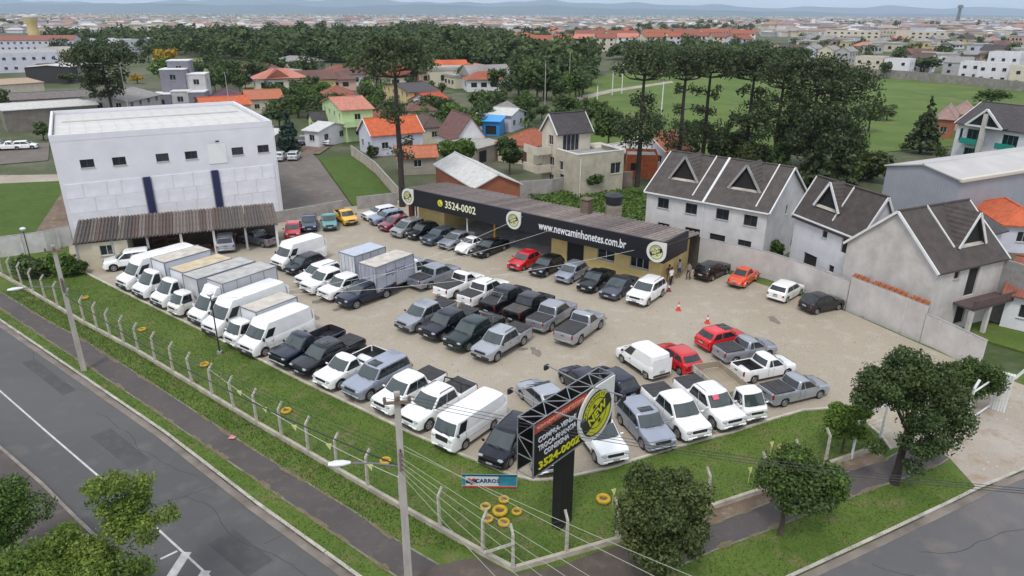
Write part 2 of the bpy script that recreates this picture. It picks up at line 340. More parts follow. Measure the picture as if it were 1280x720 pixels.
# grass blades: texture of the lawns near the camera
def in_poly(x, y, P):
    c = np.zeros(len(x), bool); n = len(P)
    for i in range(n):
        x0, y0, x1, y1 = P[i][0], P[i][1], P[i - 1][0], P[i - 1][1]
        if y0 == y1: continue
        c ^= ((y0 > y) != (y1 > y)) & (x < (x1 - x0) * (y - y0) / (y1 - y0) + x0)
    return c
def blades(name, polys, n, h, seed, m, wid=.03, holes=()):
    rg = np.random.default_rng(seed); V = []; 
    for P in polys:
        a = np.array([(p[0], p[1]) for p in P]); lo, hi = a.min(0), a.max(0); area = abs(sum(P[i][0] * P[i - 1][1] - P[i - 1][0] * P[i][1] for i in range(len(P)))) / 2
        k = int(n * area); k2 = int(k * (hi - lo).prod() / max(area, .1)); q = rg.uniform(lo, hi, (k2, 2)); ok = in_poly(q[:, 0], q[:, 1], P)
        for H in holes: ok &= ~in_poly(q[:, 0], q[:, 1], H)
        V.append(q[ok])
    q = np.concatenate(V); k = len(q); a = rg.uniform(0, 2 * pi, k); hh = h * rg.uniform(.4, 1.3, k); le = rg.uniform(-.5, .5, (k, 2)) * hh[:, None]
    d = np.stack([np.cos(a), np.sin(a)], 1) * wid
    co = np.zeros((k, 3, 3)); co[:, 0, :2] = q - d; co[:, 1, :2] = q + d; co[:, 2, :2] = q + le; co[:, 2, 2] = hh
    me = bpy.data.meshes.new(name); me.vertices.add(k * 3); me.loops.add(k * 3); me.polygons.add(k)
    me.vertices.foreach_set('co', co.ravel()); me.loops.foreach_set('vertex_index', np.arange(k * 3, dtype=np.int32)); me.polygons.foreach_set('loop_start', np.arange(0, k * 3, 3, dtype=np.int32)); me.polygons.foreach_set('loop_total', np.full(k, 3, np.int32))
    me.update(); me.materials.append(m); o = bpy.data.objects.new(name, me); COL.objects.link(o); o['kind'] = 'stuff'; return o
M_BLADE = mat('grass blade', (.074, .124, .019), rough=.6, col2=(.122, .178, .036), vscale=.5, space='World', island=.3, trans=.3)
blades('grass', [pts(FENCE[1:] + FENCE_B[1:]) + [G(1112, 562)] + pts(LOTKERB)[::-1], pts(PATH_LO[1:-1]) + pts(KERB)[1:6][::-1], pts(RPATH_LO[1:-1]) + pts(KERB)[9:15][::-1]], 60, .08, 3, M_BLADE)
blades('rough_grass', [pts(FENCE[1:-1]) + pts(PATH_UP)[1:-1][::-1]], 110, .10, 4, mat('rough grass blade', (.062, .105, .016), rough=.6, col2=(.10, .14, .026), vscale=.8, space='World', island=.3, trans=.3), .03)

# loose stones on the gravel, worn soil along the path edges, patches and cracks of the road
def stones(name, P, n, r0, r1, m, seed):
    rg = np.random.default_rng(seed); a = np.array([(p[0], p[1]) for p in P]); lo, hi = a.min(0), a.max(0); k = int(n * (hi - lo).prod()); q = rg.uniform(lo, hi, (k, 2)); q = q[in_poly(q[:, 0], q[:, 1], P)]; k = len(q)
    r = rg.uniform(r0, r1, k) * np.where(rg.random(k) < .04, 2.2, 1); co = np.zeros((k, 4, 3)); an = rg.uniform(0, 6.3, k)
    for i in range(3): t = an + i * 2.1; co[:, i, 0] = q[:, 0] + np.cos(t) * r; co[:, i, 1] = q[:, 1] + np.sin(t) * r; co[:, i, 2] = .003
    co[:, 3, :2] = q + rg.normal(0, .25, (k, 2)) * r[:, None]; co[:, 3, 2] = r * .75
    idx = np.array([(0, 1, 3), (1, 2, 3), (2, 0, 3)]); li = (np.arange(k)[:, None, None] * 4 + idx).ravel().astype(np.int32)
    me = bpy.data.meshes.new(name); me.vertices.add(k * 4); me.loops.add(k * 9); me.polygons.add(k * 3); me.vertices.foreach_set('co', co.ravel()); me.loops.foreach_set('vertex_index', li); me.polygons.foreach_set('loop_start', np.arange(0, k * 9, 3, dtype=np.int32)); me.polygons.foreach_set('loop_total', np.full(k * 3, 3, np.int32)); me.update(); me.materials.append(m)
    o = bpy.data.objects.new(name, me); COL.objects.link(o); o['kind'] = 'stuff'
stones('gravel_stones', lot, 22, .018, .05, mat('loose stone', (.36, .31, .25), rough=.9, island=.35), 11)
stones('apron_stones', [G(1112, 562), G(1150, 552), G(1186, 572), G(1215, 604), G(1222, 612), G(1330, 566), G(1330, 470), G(1240, 505)], 30, .02, .06, mat('pale loose stone', (.42, .37, .31), rough=.9, island=.35), 12)
rgd = random.Random(31)
def blotch(mb, c, rx, ry, ang, z, n=14):
    P = []
    for i in range(n):
        t = 2 * pi * i / n; k = rgd.uniform(.6, 1.2); x, y = cos(t) * rx * k, sin(t) * ry * k; P.append((c.x + x * cos(ang) - y * sin(ang), c.y + x * sin(ang) + y * cos(ang), z))
    mb.quad(*P)
mb = MB()
for line in (PATH_LO[1:8], PATH_UP[1:9], RPATH_LO[2:6], RPATH_UP[3:7]):
    for p, q in zip(pts(line), pts(line)[1:]):
        for i in range(max(2, int((q - p).length / 1.3))):
            c = p.lerp(q, rgd.random()); d = q - p; blotch(mb, c, rgd.uniform(.25, .8), rgd.uniform(.06, .20), atan2(d.y, d.x), .0252 + rgd.uniform(0, .003))
o = mb.build('worn_edge', mat('worn soil', (.13, .105, .06), rough=.95, col2=(.19, .155, .10), vscale=3, space='World')); o['kind'] = 'structure'
mb = MB()
for i in range(26):                                                # oil and damp spots where cars stand
    x, y = rgd.uniform(180, 1000), rgd.uniform(300, 540)
    if in_poly(np.array([G(x, y).x]), np.array([G(x, y).y]), lot)[0]: blotch(mb, G(x, y), rgd.uniform(.3, .9), rgd.uniform(.2, .5), rgd.uniform(0, 3), .0075 + .0002 * i)
o = mb.build('oil_stain', mat('oil stain', (.20, .17, .135), rough=.8, var=.2, vscale=2, space='World')); o['kind'] = 'structure'
mb = MB(); dirn = (G(445, 720) - G(97, 467)).normalized(); nrm_ = Vector((-dirn.y, dirn.x, 0))
for bx, by, l, w in ((150, 560, 5.0, 1.1), (60, 470, 7.0, .8), (300, 690, 3.2, 1.3)):
    c = G(bx, by, -.13); mb.quad(*[tuple(c + dirn * sx * l / 2 + nrm_ * sy * w / 2 + Vector((0, 0, .0022))) for sx, sy in ((-1, -1), (1, -1), (1, 1), (-1, 1))])
o = mb.build('road_patch', ground_mat('patched asphalt', (.078, .077, .078), (.092, .090, .090), (.10, .10, .10), .5, 2, bump=.2, bs=30, fine=.1)); o['kind'] = 'structure'
mb = MB()
for bx, by, ang, n in ((120, 515, .1, 26), (40, 440, -.1, 22), (230, 620, .05, 24), (330, 680, 1.2, 12), (170, 640, 1.4, 10), (1150, 690, .9, 20), (1090, 705, .2, 16)):
    c = G(bx, by, -.13); a = atan2(dirn.y, dirn.x) + ang; z_ = -.1268 if bx < 900 else -.1225
    for i in range(n):
        a += rgd.uniform(-.35, .35); a += (atan2(dirn.y, dirn.x) + ang - a) * .25; e = c + Vector((cos(a), sin(a), 0)) * .42; s = Vector((-sin(a), cos(a), 0)) * .016
        mb.quad((c.x - s.x, c.y - s.y, z_), (e.x - s.x, e.y - s.y, z_), (e.x + s.x, e.y + s.y, z_), (c.x + s.x, c.y + s.y, z_)); c = e
o = mb.build('road_crack', mat('tar crack', (.05, .05, .05), rough=.9)); o['kind'] = 'structure'
# ------------------------------------------------------------------ vehicles
M_GLASS = mat('car glass', (.018, .024, .026), rough=.06, spec=.8)
M_WSHIELD = mat('windscreen glass', (.045, .062, .060), rough=.08, spec=.9)  # sky reflection is put into this lighter grey-green base colour
M_TYRE = mat('tyre rubber', (.022, .022, .023), rough=.85, var=.2, vscale=6)
M_RIM = mat('alloy rim', (.42, .42, .43), rough=.35, metal=.7)
M_STEEL = mat('steel rim', (.20, .20, .21), rough=.5, metal=.4)
M_BLACK = mat('black plastic', (.025, .025, .027), rough=.6, var=.15, vscale=4)
M_COVER = mat('bed cover vinyl', (.045, .044, .046), rough=.75, var=.18, vscale=1.5)
M_COVERBR = mat('faded bed cover', (.085, .075, .070), rough=.8, var=.18, vscale=1.5)
M_LAMP = mat('headlamp glass', (.34, .36, .38), rough=.1, spec=.8)
M_TAIL = mat('tail lamp', (.30, .012, .015), rough=.2, spec=.7)
M_PLATE = mat('number plate', (.40, .40, .41), rough=.5)
M_CHROME = mat('chrome', (.55, .55, .56), rough=.2, metal=.9)
def lerp(a, b, t): return a + (b - a) * t
def interp(P, x):
    """P: list of (x, value), x falling from front to rear."""
    if x >= P[0][0]: return P[0][1]
    for (xa, va), (xb, vb) in zip(P, P[1:]):
        if x >= xb: return lerp(va, vb, (xa - x) / (xa - xb)) if xa != xb else vb
    return P[-1][1]
# L length, W width, H height, wb wheelbase, fo front overhang, r wheel radius, top: bonnet/belt/deck line, cab: (belt front, roof front, roof rear, belt rear, belt z)
# side: side-window spans along the cab; bed: (x front, x rear) of a load bed
CARS = {
 'hatch': dict(L=3.85, W=1.66, H=1.45, wb=2.45, fo=.75, r=.30, top=[(1.92, .60), (1.80, .74), (.95, .92), (-1.75, .98), (-1.92, .86)], cab=(1.02, .38, -1.42, -1.82, .92), side=[(.05, .48), (.505, .91)]),
 'hatch3': dict(L=3.75, W=1.64, H=1.42, wb=2.40, fo=.72, r=.29, top=[(1.87, .62), (1.75, .76), (.85, .92), (-1.70, .97), (-1.87, .84)], cab=(.92, .28, -1.30, -1.78, .92), side=[(.05, .55), (.60, .92)]),
 'sedan': dict(L=4.50, W=1.75, H=1.45, wb=2.65, fo=.88, r=.31, top=[(2.25, .58), (2.12, .72), (1.05, .93), (-1.35, 1.00), (-2.10, 1.0), (-2.25, .88)], cab=(1.15, .35, -.85, -1.62, .94), side=[(.05, .47), (.49, .88)]),
 'mpv': dict(L=4.25, W=1.75, H=1.66, wb=2.65, fo=.82, r=.31, top=[(2.12, .66), (2.02, .82), (1.25, 1.02), (-1.95, 1.06), (-2.12, .92)], cab=(1.45, .50, -1.65, -2.02, 1.0), side=[(.04, .18), (.21, .50), (.53, .76), (.79, .95)]),
 'wagon': dict(L=4.15, W=1.62, H=1.42, wb=2.45, fo=.80, r=.29, top=[(2.07, .66), (1.98, .80), (.80, .92), (-1.95, .97), (-2.07, .86)], cab=(.88, .30, -1.72, -2.0, .92), side=[(.05, .33), (.36, .60), (.64, .95)]),
 'suv': dict(L=4.45, W=1.84, H=1.70, wb=2.63, fo=.88, r=.355, top=[(2.22, .70), (2.12, .92), (1.02, 1.08), (-2.02, 1.12), (-2.22, .98)], cab=(1.08, .34, -1.72, -2.10, 1.06), side=[(.04, .37), (.39, .70), (.72, .94)], zb=.30),
 'suv_long': dict(L=4.85, W=1.84, H=1.80, wb=2.80, fo=.90, r=.385, top=[(2.42, .78), (2.34, .98), (1.12, 1.12), (-2.30, 1.16), (-2.42, 1.02)], cab=(1.16, .48, -2.08, -2.34, 1.10), side=[(.04, .345), (.355, .64), (.65, .96)], zb=.34),
 'pickup_double': dict(L=5.20, W=1.84, H=1.78, wb=3.08, fo=.90, r=.385, top=[(2.60, .76), (2.50, .98), (1.38, 1.11), (-2.50, 1.12), (-2.60, 1.10)], cab=(1.46, .78, -.70, -.98, 1.10), side=[(.05, .49), (.51, .92)], bed=(-1.06, -2.53), zb=.36),
 'pickup_single': dict(L=5.15, W=1.82, H=1.74, wb=3.08, fo=.90, r=.385, top=[(2.57, .76), (2.47, .98), (1.35, 1.09), (-2.48, 1.10), (-2.57, 1.08)], cab=(1.42, .74, .02, -.22, 1.08), side=[(.08, .88)], bed=(-.30, -2.50), zb=.36),
 'pickup_small': dict(L=4.45, W=1.66, H=1.50, wb=2.75, fo=.80, r=.30, top=[(2.22, .64), (2.10, .78), (1.15, .94), (-2.12, 1.0), (-2.22, .96)], cab=(1.22, .55, -.28, -.52, .94), side=[(.07, .60), (.66, .86)], bed=(-.60, -2.15), zb=.26),
 'pickup_big': dict(L=5.50, W=1.95, H=1.86, wb=3.35, fo=.95, r=.39, top=[(2.75, .84), (2.70, 1.10), (1.40, 1.18), (-2.66, 1.20), (-2.75, 1.18)], cab=(1.45, .82, .08, -.12, 1.17), side=[(.08, .90)], bed=(-.20, -2.68), zb=.40),
 'van': dict(L=5.35, W=2.02, H=2.42, wb=3.25, fo=.95, r=.34, top=[(2.67, .72), (2.58, .98), (1.95, 1.28), (-2.62, 1.30), (-2.67, 1.28)], cab=(2.02, 1.22, -2.50, -2.62, 1.26), side=[(.05, .20)], zb=.30, van=1),
 'van_long': dict(L=6.90, W=2.02, H=2.72, wb=4.10, fo=1.02, r=.36, top=[(3.45, .74), (3.34, 1.04), (2.62, 1.34), (-3.38, 1.36), (-3.45, 1.34)], cab=(2.70, 1.75, -3.20, -3.38, 1.32), side=[(.04, .165)], zb=.30, van=1),
 'box_van': dict(L=4.75, W=1.70, H=1.98, wb=2.45, fo=1.05, r=.31, top=[(2.37, .80), (2.33, 1.16), (2.24, 1.20), (-2.32, 1.22), (-2.37, 1.20)], cab=(2.26, 1.92, -2.20, -2.33, 1.18), side=[(.05, .19)], zb=.28, van=1),
 'small_van': dict(L=4.05, W=1.68, H=1.82, wb=2.60, fo=.80, r=.30, top=[(2.02, .66), (1.93, .82), (1.15, 1.02), (-1.96, 1.06), (-2.02, 1.0)], cab=(1.30, .55, -1.86, -1.96, 1.0), side=[(.05, .30)], zb=.26, van=1),
 'cab': dict(L=2.10, W=1.98, H=2.28, wb=.01, fo=.95, r=.34, top=[(1.05, .72), (.98, .98), (.40, 1.26), (-1.0, 1.28), (-1.05, 1.26)], cab=(.46, -.20, -.86, -1.0, 1.24), side=[(.08, .80)], zb=.32, cabonly=1),
 'cab_small': dict(L=1.75, W=1.64, H=1.95, wb=.01, fo=.86, r=.30, top=[(.87, .74), (.84, 1.0), (.62, 1.16), (-.82, 1.18), (-.87, 1.16)], cab=(.64, .22, -.72, -.84, 1.14), side=[(.06, .78)], zb=.34, cabonly=1),
 'beetle': dict(L=4.05, W=1.54, H=1.50, wb=2.40, fo=.80, r=.31, top=[(2.02, .50), (1.90, .68), (1.55, .85), (.75, .98), (-.70, .98), (-1.45, .86), (-1.85, .66), (-2.02, .48)], cab=(.72, .30, -.55, -1.28, .94), side=[(.06, .52), (.56, .88)], zb=.28, beetle=1),
}
CACHE = {}
def body_mesh(k):
    if ('body', k) in CACHE: return CACHE['body', k]
    s = CARS[k]; hL, hw, H, r = s['L'] / 2, s['W'] / 2, s['H'], s['r']; zb0 = s.get('zb', .22)
    axles = [hL - s['fo'], hL - s['fo'] - s['wb']]
    if s.get('cabonly'): axles = axles[:1]
    xs = {hL, hL - .04, hL - .14, hL - .30, -hL, -hL + .04, -hL + .14, -hL + .3, 0} | {x for x, z in s['top']}
    ra = r * 1.20
    for a in axles: xs |= {a + ra * cos(pi * i / 8) for i in range(9)} | {a + ra + .012, a - ra - .012}
    if 'bed' in s: xs |= {s['bed'][0] + .01, s['bed'][0] - .01, s['bed'][1] + .01, s['bed'][1] - .01}
    xs = sorted((x for x in xs if -hL <= x <= hL), reverse=True); xs = [x for i, x in enumerate(xs) if i == 0 or xs[i - 1] - x > .006]
    rings = []
    for x in xs:
        t = min(hL - x, hL + x); w = hw * (1 - (.20 if not s.get('van') else .10) * max(0, 1 - t / .35) ** 2.2)
        if s.get('beetle'): w = hw * (.62 + .38 * min(1, (t / .9)) ** .6)
        zt = interp(s['top'], x); zb = zb0 + .10 * max(0, 1 - t / .10); ar = 0
        for a in axles:
            if abs(x - a) < ra: ar = max(ar, r + sqrt(max(0, ra * ra - (x - a) ** 2)))
        if s.get('cabonly') and x < axles[0] - ra: pass
        bot = max(zb, ar); zt = max(zt, bot + .06); mid = max(zb + .50 * (zt - zb), bot + .02)
        rec = 0
        if 'bed' in s and s['bed'][1] < x < s['bed'][0]: rec = .48
        cr = .02 if rec else .045
        R = [(0, bot), (.84 * w, bot), (.965 * w, bot + .02), (w, mid), (.99 * w, lerp(mid, zt, .70)), (.94 * w, zt), (.865 * w, zt + (.0 if rec else cr * .6)), (.855 * w, zt + cr - rec if rec else zt + cr * .65), (0, zt + cr - rec)]
        ring = [(x, y, z) for y, z in R] + [(x, -y, z) for y, z in R[-2:0:-1]]
        rings.append(ring)
    mb = MB(); n = len(rings[0]); mb.v = [p for R in rings for p in R]
    for i in range(len(rings) - 1):
        for j in range(n): mb.f.append((i * n + j, i * n + (j + 1) % n, i * n + n + (j + 1) % n, i * n + n + j))
    mb.f += [tuple(range(n)), tuple(range(len(mb.v) - n, len(mb.v)))[::-1]]; mb.m = [0] * len(mb.f)
    # cabin shell
    fb, fr, rr, rb, zbelt = s['cab']; wb_, wr = hw * .95, hw * (.82 if not s.get('van') else .90)
    if s.get('beetle'): wb_, wr = hw * .84, hw * .66
    def ringc(t, dz=0.0, sh=0.0):
        te = t; xf, xr, w = lerp(fb, fr, te) - sh, lerp(rb, rr, te) + sh, lerp(wb_, wr, te) - sh; z = lerp(zbelt, H - .06, te) + dz; P = []
        for u in (-.96, -.5, 0, .5, .96): P.append((xf - .11 * u * u, u * w, z))
        for v in (.12, .4, .7, .93): P.append((lerp(xf - .11, xr + .09, v), w, z))
        for u in (.94, .5, 0, -.5, -.94): P.append((xr + .09 * u * u, u * w, z))
        for v in (.93, .7, .4, .12): P.append((lerp(xf - .11, xr + .09, v), -w, z))
        return P
    RC = [ringc(0, -.05), ringc(.0), ringc(.5, .02 if not s.get('van') else .0), ringc(1), ringc(1, .035, .05), ringc(1, .055, .16)]
    o = len(mb.v); nc = len(RC[0]); mb.v += [p for R in RC for p in R]
    for i in range(len(RC) - 1):
        for j in range(nc): mb.f.append((o + i * nc + j, o + i * nc + (j + 1) % nc, o + i * nc + nc + (j + 1) % nc, o + i * nc + nc + j)); mb.m.append(0)
    c = len(mb.v); xm = (fr + rr) / 2; mb.v.append((xm, 0, H)); 
    for j in range(nc): mb.f.append((c - nc + j, c - nc + (j + 1) % nc, c)); mb.m.append(0)
    if s.get('beetle'):                                          # round wings and running boards
        for a in axles:
            for sd in (1, -1):
                for i in range(7):
                    an = pi * i / 6; 
                P = []
                for i in range(9):
                    an = pi * i / 8; ro = r * 1.42; P.append([(a + ro * cos(an) * q, sd * (hw - .06 + yy), .26 + ro * sin(an) * q) for q, yy in ((.72, .10), (1.0, .10), (1.06, .02), (1.04, -.22))])
                o2 = len(mb.v); mb.v += [p for R in P for p in R]
                for i in range(8):
                    for j in range(3): mb.f.append((o2 + i * 4 + j, o2 + i * 4 + j + 1, o2 + i * 4 + 5 + j, o2 + i * 4 + 4 + j)); mb.m.append(0)
    me = mb.mesh(k + '_body', 40); recalc(me); CACHE['body', k] = me
    return me
def glass_meshes(k):
    """Panes lie just proud of the cabin shell: (name, mesh, windscreen)."""
    if ('glass', k) in CACHE: return CACHE['glass', k]
    s = CARS[k]; fb, fr, rr, rb, zbelt = s['cab']; hw, H = s['W'] / 2, s['H']; wb_, wr = hw * .95, hw * (.82 if not s.get('van') else .90)
    if s.get('beetle'): wb_, wr = hw * .84, hw * .66
    bulge = .02 if not s.get('van') else 0.0
    def lev(t): return lerp(fb, fr, t), lerp(rb, rr, t), lerp(wb_, wr, t), lerp(zbelt, H - .06, t) + bulge * (1 - abs(2 * t - 1))
    out = []
    def ws(u, t, front=True):
        xf, xr, w, z = lev(t)
        return Vector((xf - .11 * u * u + .014, u * w, z + .006)) if front else Vector((xr + .09 * u * u - .014, u * w, z + .006))
    def grid(fn, U, T):
        mb = MB()
        for t in T: mb.v += [tuple(fn(u, t)) for u in U]
        n = len(U)
        for i in range(len(T) - 1):
            for j in range(n - 1): mb.f.append((i * n + j, i * n + j + 1, i * n + n + j + 1, i * n + n + j)); mb.m.append(0)
        return mb.mesh('pane', 60)
    t1w = .93
    vh = s.get('van') or s.get('cabonly')
    tw = (.04, .5, .62) if s.get('van') and H > 2.1 else (.04, .5, .90)
    out.append(('windscreen', grid(lambda u, t: ws(u, t), (-.9, -.5, 0, .5, .9), tw), 1))
    if not s.get('van') and not s.get('cabonly'):
        out.append(('rear_window', grid(lambda u, t: ws(u, t, False), (-.86, -.5, 0, .5, .86), (.14, .5, .90)), 0))
    tt = (.08, .5, .60) if s.get('van') and H > 2.1 else (.07, .5, .88)
    for sd in (1, -1):
        for a, b in s['side']:
            def fn(u, t, a=a, b=b, sd=sd):
                xf, xr, w, z = lev(t); xf -= .11; xr += .09
                return Vector((lerp(xf, xr, u), sd * (w + .014), z))
            out.append(('side_window', grid(fn, (a, (a + b) / 2, b), tt), 0))
    CACHE['glass', k] = out
    return out
def wheel_meshes(r, w=.21, steel=False):
    key = ('wheel', r, w)
    if key not in CACHE:
        t = MB(); t.lathe([(r * .60, -w / 2 + .01), (r * .86, -w / 2), (r * .97, -w * .36), (r, -w * .2), (r, w * .2), (r * .97, w * .36), (r * .86, w / 2), (r * .60, w / 2 - .01), (r * .58, w * .1), (0, w * .08)], 18, axis='y')
        rim = MB(); n = 10
        rim.lathe([(r * .64, w * .46), (r * .62, w * .50), (r * .54, w * .47), (r * .52, w * .2)], 18, axis='y')
        rim.lathe([(0, w * .40), (r * .16, w * .40), (r * .18, w * .2)], 10, axis='y')
        for i in range(5):
            a = 2 * pi * i / 5; c, s_ = cos(a), sin(a); h = r * .09
            P = [(r * .12, -h), (r * .56, -h * 1.3), (r * .56, h * 1.3), (r * .12, h)]
            rim.extr([(x * c - y * s_, w * .28, x * s_ + y * c) for x, y in P], (0, w * .12, 0))
        a, b = t.mesh('tyre', 40), rim.mesh('rim', 40); recalc(a); recalc(b); CACHE[key] = (a, b)
    return CACHE[key]
def shared(key, fn):
    if key not in CACHE: CACHE[key] = fn()
    return CACHE[key]
def boxmesh(sx, sy, sz, b=.03, rot=0.0):
    key = ('bm', round(sx, 3), round(sy, 3), round(sz, 3), b)
    return shared(key, lambda: MB().box(0, 0, 0, sx, sy, sz, 0, b).mesh('piece', 40))
def add_wheels(t, s, xs, r=None, rim=M_RIM, track=None, dual=False):
    r = r or s['r']; ty, ri = wheel_meshes(r)
    y0 = (track or s['W'] / 2) - .13
    for x in xs:
        for sd in (1, -1):
            w = child('wheel', ty, t, M_TYRE, (x, sd * y0, r), 0 if sd > 0 else pi)
            child('rim', ri, w, rim)
def vehicle(k, name, label, cat, loc, rz, col, group=None, metal=0, cover=None, bumper=None, rim=M_RIM, rails=None, sunroof=None, rollbar=None, plate='both', roofcol=None, sticker=None, clad=False, grille=None, lens=None, stripe=None, front=None, bedtop=None, hoodcol=None, lz=0.0):
    s = CARS[k]; hL, hw, H, r = s['L'] / 2, s['W'] / 2, s['H'], s['r']; P = paint(col, metal)
    t = thing(name, label, cat, (loc[0], loc[1], lz), rz, group)
    body = child('body', body_mesh(k), t, P)
    for nm, me, ws in glass_meshes(k): child(nm, me, t, M_WSHIELD if ws else M_GLASS)
    a0 = hL - s['fo']; add_wheels(t, s, [a0] if s.get('cabonly') else [a0, a0 - s['wb']], rim=rim)
    zt = s['top'][1][1]; zb = s.get('zb', .22); top0 = s['top'][0][1]
    if not s.get('cabonly'): child('underbody_shade_block', boxmesh(s['L'] * .80, s['W'] * .78, .16, .03), t, M_BLACK, (0, 0, zb - .01))  # dark block added under the body to deepen the contact shadow
    rv = random.Random(label); t.scale = (1 + rv.uniform(-.03, .03), 1 + rv.uniform(-.015, .02), 1 + rv.uniform(-.035, .035))
    if bumper is None and k in ('van', 'van_long', 'cab'): bumper = 'black'
    BM = {None: P, 'black': M_BLACK, 'chrome': M_CHROME}[bumper]
    if not s.get('beetle'):
        child('front_bumper', boxmesh(.16, 2 * hw * .86, .34 if (s.get('van') or s.get('cabonly')) and H > 2.1 else .20, .06), t, BM, (hL - .02, 0, zb + .17))
        child('grille', boxmesh(.06, hw * 1.05, .18 if not grille else grille, .03), t, M_BLACK if front is None else front, (hL - .025, 0, (top0 + zt) / 2 - .03))
        child('intake', boxmesh(.05, hw * 1.1, .12, .02), t, M_BLACK, (hL + .045, 0, zb + .14))
        for sd in (1, -1):
            child('headlight', boxmesh(.26, .34, .16, .06), t, M_LAMP, (hL - .10, sd * (hw * .86 - .15), (top0 + zt) / 2 + .01), -sd * .30)
        if not s.get('cabonly'):
            child('rear_bumper', boxmesh(.14, 2 * hw * .86, .18, .05), t, BM if bumper != 'chrome' else M_CHROME, (-hL + .01, 0, zb + .19))
            tz = s['top'][-1][1] - .16; tall = .34 if ('bed' in s or s.get('van')) else .20
            if s.get('van'): tz -= .12
            for sd in (1, -1):
                child('taillight', boxmesh(.12, .16 if tall > .3 else .30, tall, .04), t, lens or M_TAIL, (-hL + .06, sd * (hw * .86 - (.05 if tall > .3 else .12)), tz), sd * .25)
    else:
        for sd in (1, -1):
            child('headlight', shared('bl', lambda: MB().lathe([(0, .05), (.08, .03), (.10, -.04)], 12, axis='x').mesh('l', 60)), t, M_LAMP, (1.58 + .03, sd * (hw - .13), .66))
            child('taillight', boxmesh(.08, .10, .16, .03), t, M_TAIL, (-1.74, sd * (hw - .13), .62))
        child('front_bumper', boxmesh(.08, 1.46, .10, .035), t, M_CHROME, (2.06, 0, .40)); child('rear_bumper', boxmesh(.08, 1.46, .10, .035), t, M_CHROME, (-2.06, 0, .42))
    if plate in ('both', 'front'): child('number_plate', boxmesh(.03, .40, .13, .01), t, M_PLATE, (hL + .075, 0, zb + .26))
    if plate in ('both', 'rear') and not s.get('cabonly'): child('number_plate', boxmesh(.03, .40, .13, .01), t, M_PLATE, (-hL - .055 if not ('bed' in s) else -hL - .07, 0, zb + (.45 if not 'bed' in s else .22)))
    fb, fr, rr, rb, zbelt = s['cab']
    for sd in (1, -1):
        child('mirror', boxmesh(.12, .20, .15 if H < 2.1 else .26, .04), t, M_BLACK if (bumper == 'black' and H < 2.1) or s.get('van') else P, (fb - .22, sd * (hw * .95 + .12), zbelt + .10))
    if not s.get('beetle'):
        for sd in (1, -1): child('wiper', shared('wip', lambda: MB().beam((0, -.28, 0), (.10, .30, .03), .025).mesh('w')), t, M_BLACK, (lerp(fb, fr, .08) + .0, sd * .28 * 1.0, lerp(zbelt, H, .06) + .045))
    if not s.get('beetle') and not s.get('cabonly'):                     # door seams with handles
        zm = lerp(zb, zbelt, .72); n = len(s['side']) if not s.get('van') else 1
        for sd in (1, -1):
            for q in range(min(n, 2)):
                u = s['side'][q][1]; x = lerp(fb - .11, rb + .09, u) + .06
                child('door_handle', boxmesh(.16, .03, .035, .01), t, M_BLACK if bumper == 'black' else P, (x, sd * (hw * .995 + .005), zm))
                child('door_seam', boxmesh(.012, .012, zbelt - zb - .16, .003), t, M_BLACK, (x - .09, sd * (hw * .995), (zbelt + zb) / 2 + .04))
            if s.get('van'): child('body_crease', boxmesh(s['L'] * .66, .02, .10, .008), t, P if H < 2.1 else M_PLATE if False else P, (-.35, sd * (hw * 1.0), lerp(zb, zbelt, .55)))
        if clad or bumper == 'black':
            for sd in (1, -1): child('sill_trim', boxmesh(s['wb'] - 2.5 * r, .05, .14, .02), t, M_BLACK, (a0 - s['wb'] / 2, sd * (hw * .98), zb + .10))
    if 'bed' in s:
        x0, x1 = s['bed']; L = x0 - x1; zr = interp(s['top'], (x0 + x1) / 2)
        if cover is not None:
            child('bed_cover', shared(('cov', k), lambda: (lambda mb: ([mb.box(L * (i + .5) / 4 - L / 2, 0, .02 + .008 * (i % 2), L / 4 - .01, hw * 1.74, .05, 0, .02) for i in range(4)], mb.mesh('cov', 40))[1])(MB())), t, cover, ((x0 + x1) / 2, 0, zr + .03))
        else:
            child('bed_liner', shared(('lin', k), lambda: (lambda mb: ([mb.box(0, y, .02, L - .04, .06, .03) for y in np.linspace(-hw * .7, hw * .7, 9)], mb.box(0, 0, 0, L - .03, hw * 1.66, .02), mb.box(0, hw * .84, .22, L - .03, .02, .42), mb.box(0, -hw * .84, .22, L - .03, .02, .42), mb.box(L / 2 - .03, 0, .22, .02, hw * 1.6, .42), mb.box(-L / 2 + .03, 0, .22, .02, hw * 1.6, .42), mb.mesh('lin'))[-1])(MB())), t, M_BLACK, ((x0 + x1) / 2, 0, zr - .44))
        child('tailgate', boxmesh(.05, hw * 1.52, .44, .015), t, P, (-hL - .012, 0, zr - .26))
        child('tailgate_handle', boxmesh(.03, .26, .06, .01), t, M_BLACK, (-hL - .045, 0, zr - .16))
    elif not s.get('cabonly') and not s.get('beetle') and k != 'sedan' and not s.get('van'):
        child('tailgate_handle', boxmesh(.03, .34, .05, .01), t, M_BLACK, (-hL - .005, 0, s['top'][-1][1] - .10))
    if s.get('van') and not s.get('cabonly'):
        child('rear_door', boxmesh(.03, hw * .92, (H - zb) * .80, .015), t, P, (-hL - .004 + .0, hw * .47, zb + (H - zb) * .44)); child('rear_door', boxmesh(.03, hw * .92, (H - zb) * .80, .015), t, P, (-hL - .004, -hw * .47, zb + (H - zb) * .44))
        child('sliding_rail', boxmesh(s['L'] * .34, .03, .04, .01), t, M_BLACK if H > 2.1 else M_PLATE, (-hL * .45, -(hw * .97), lerp(zb, H, .47)))
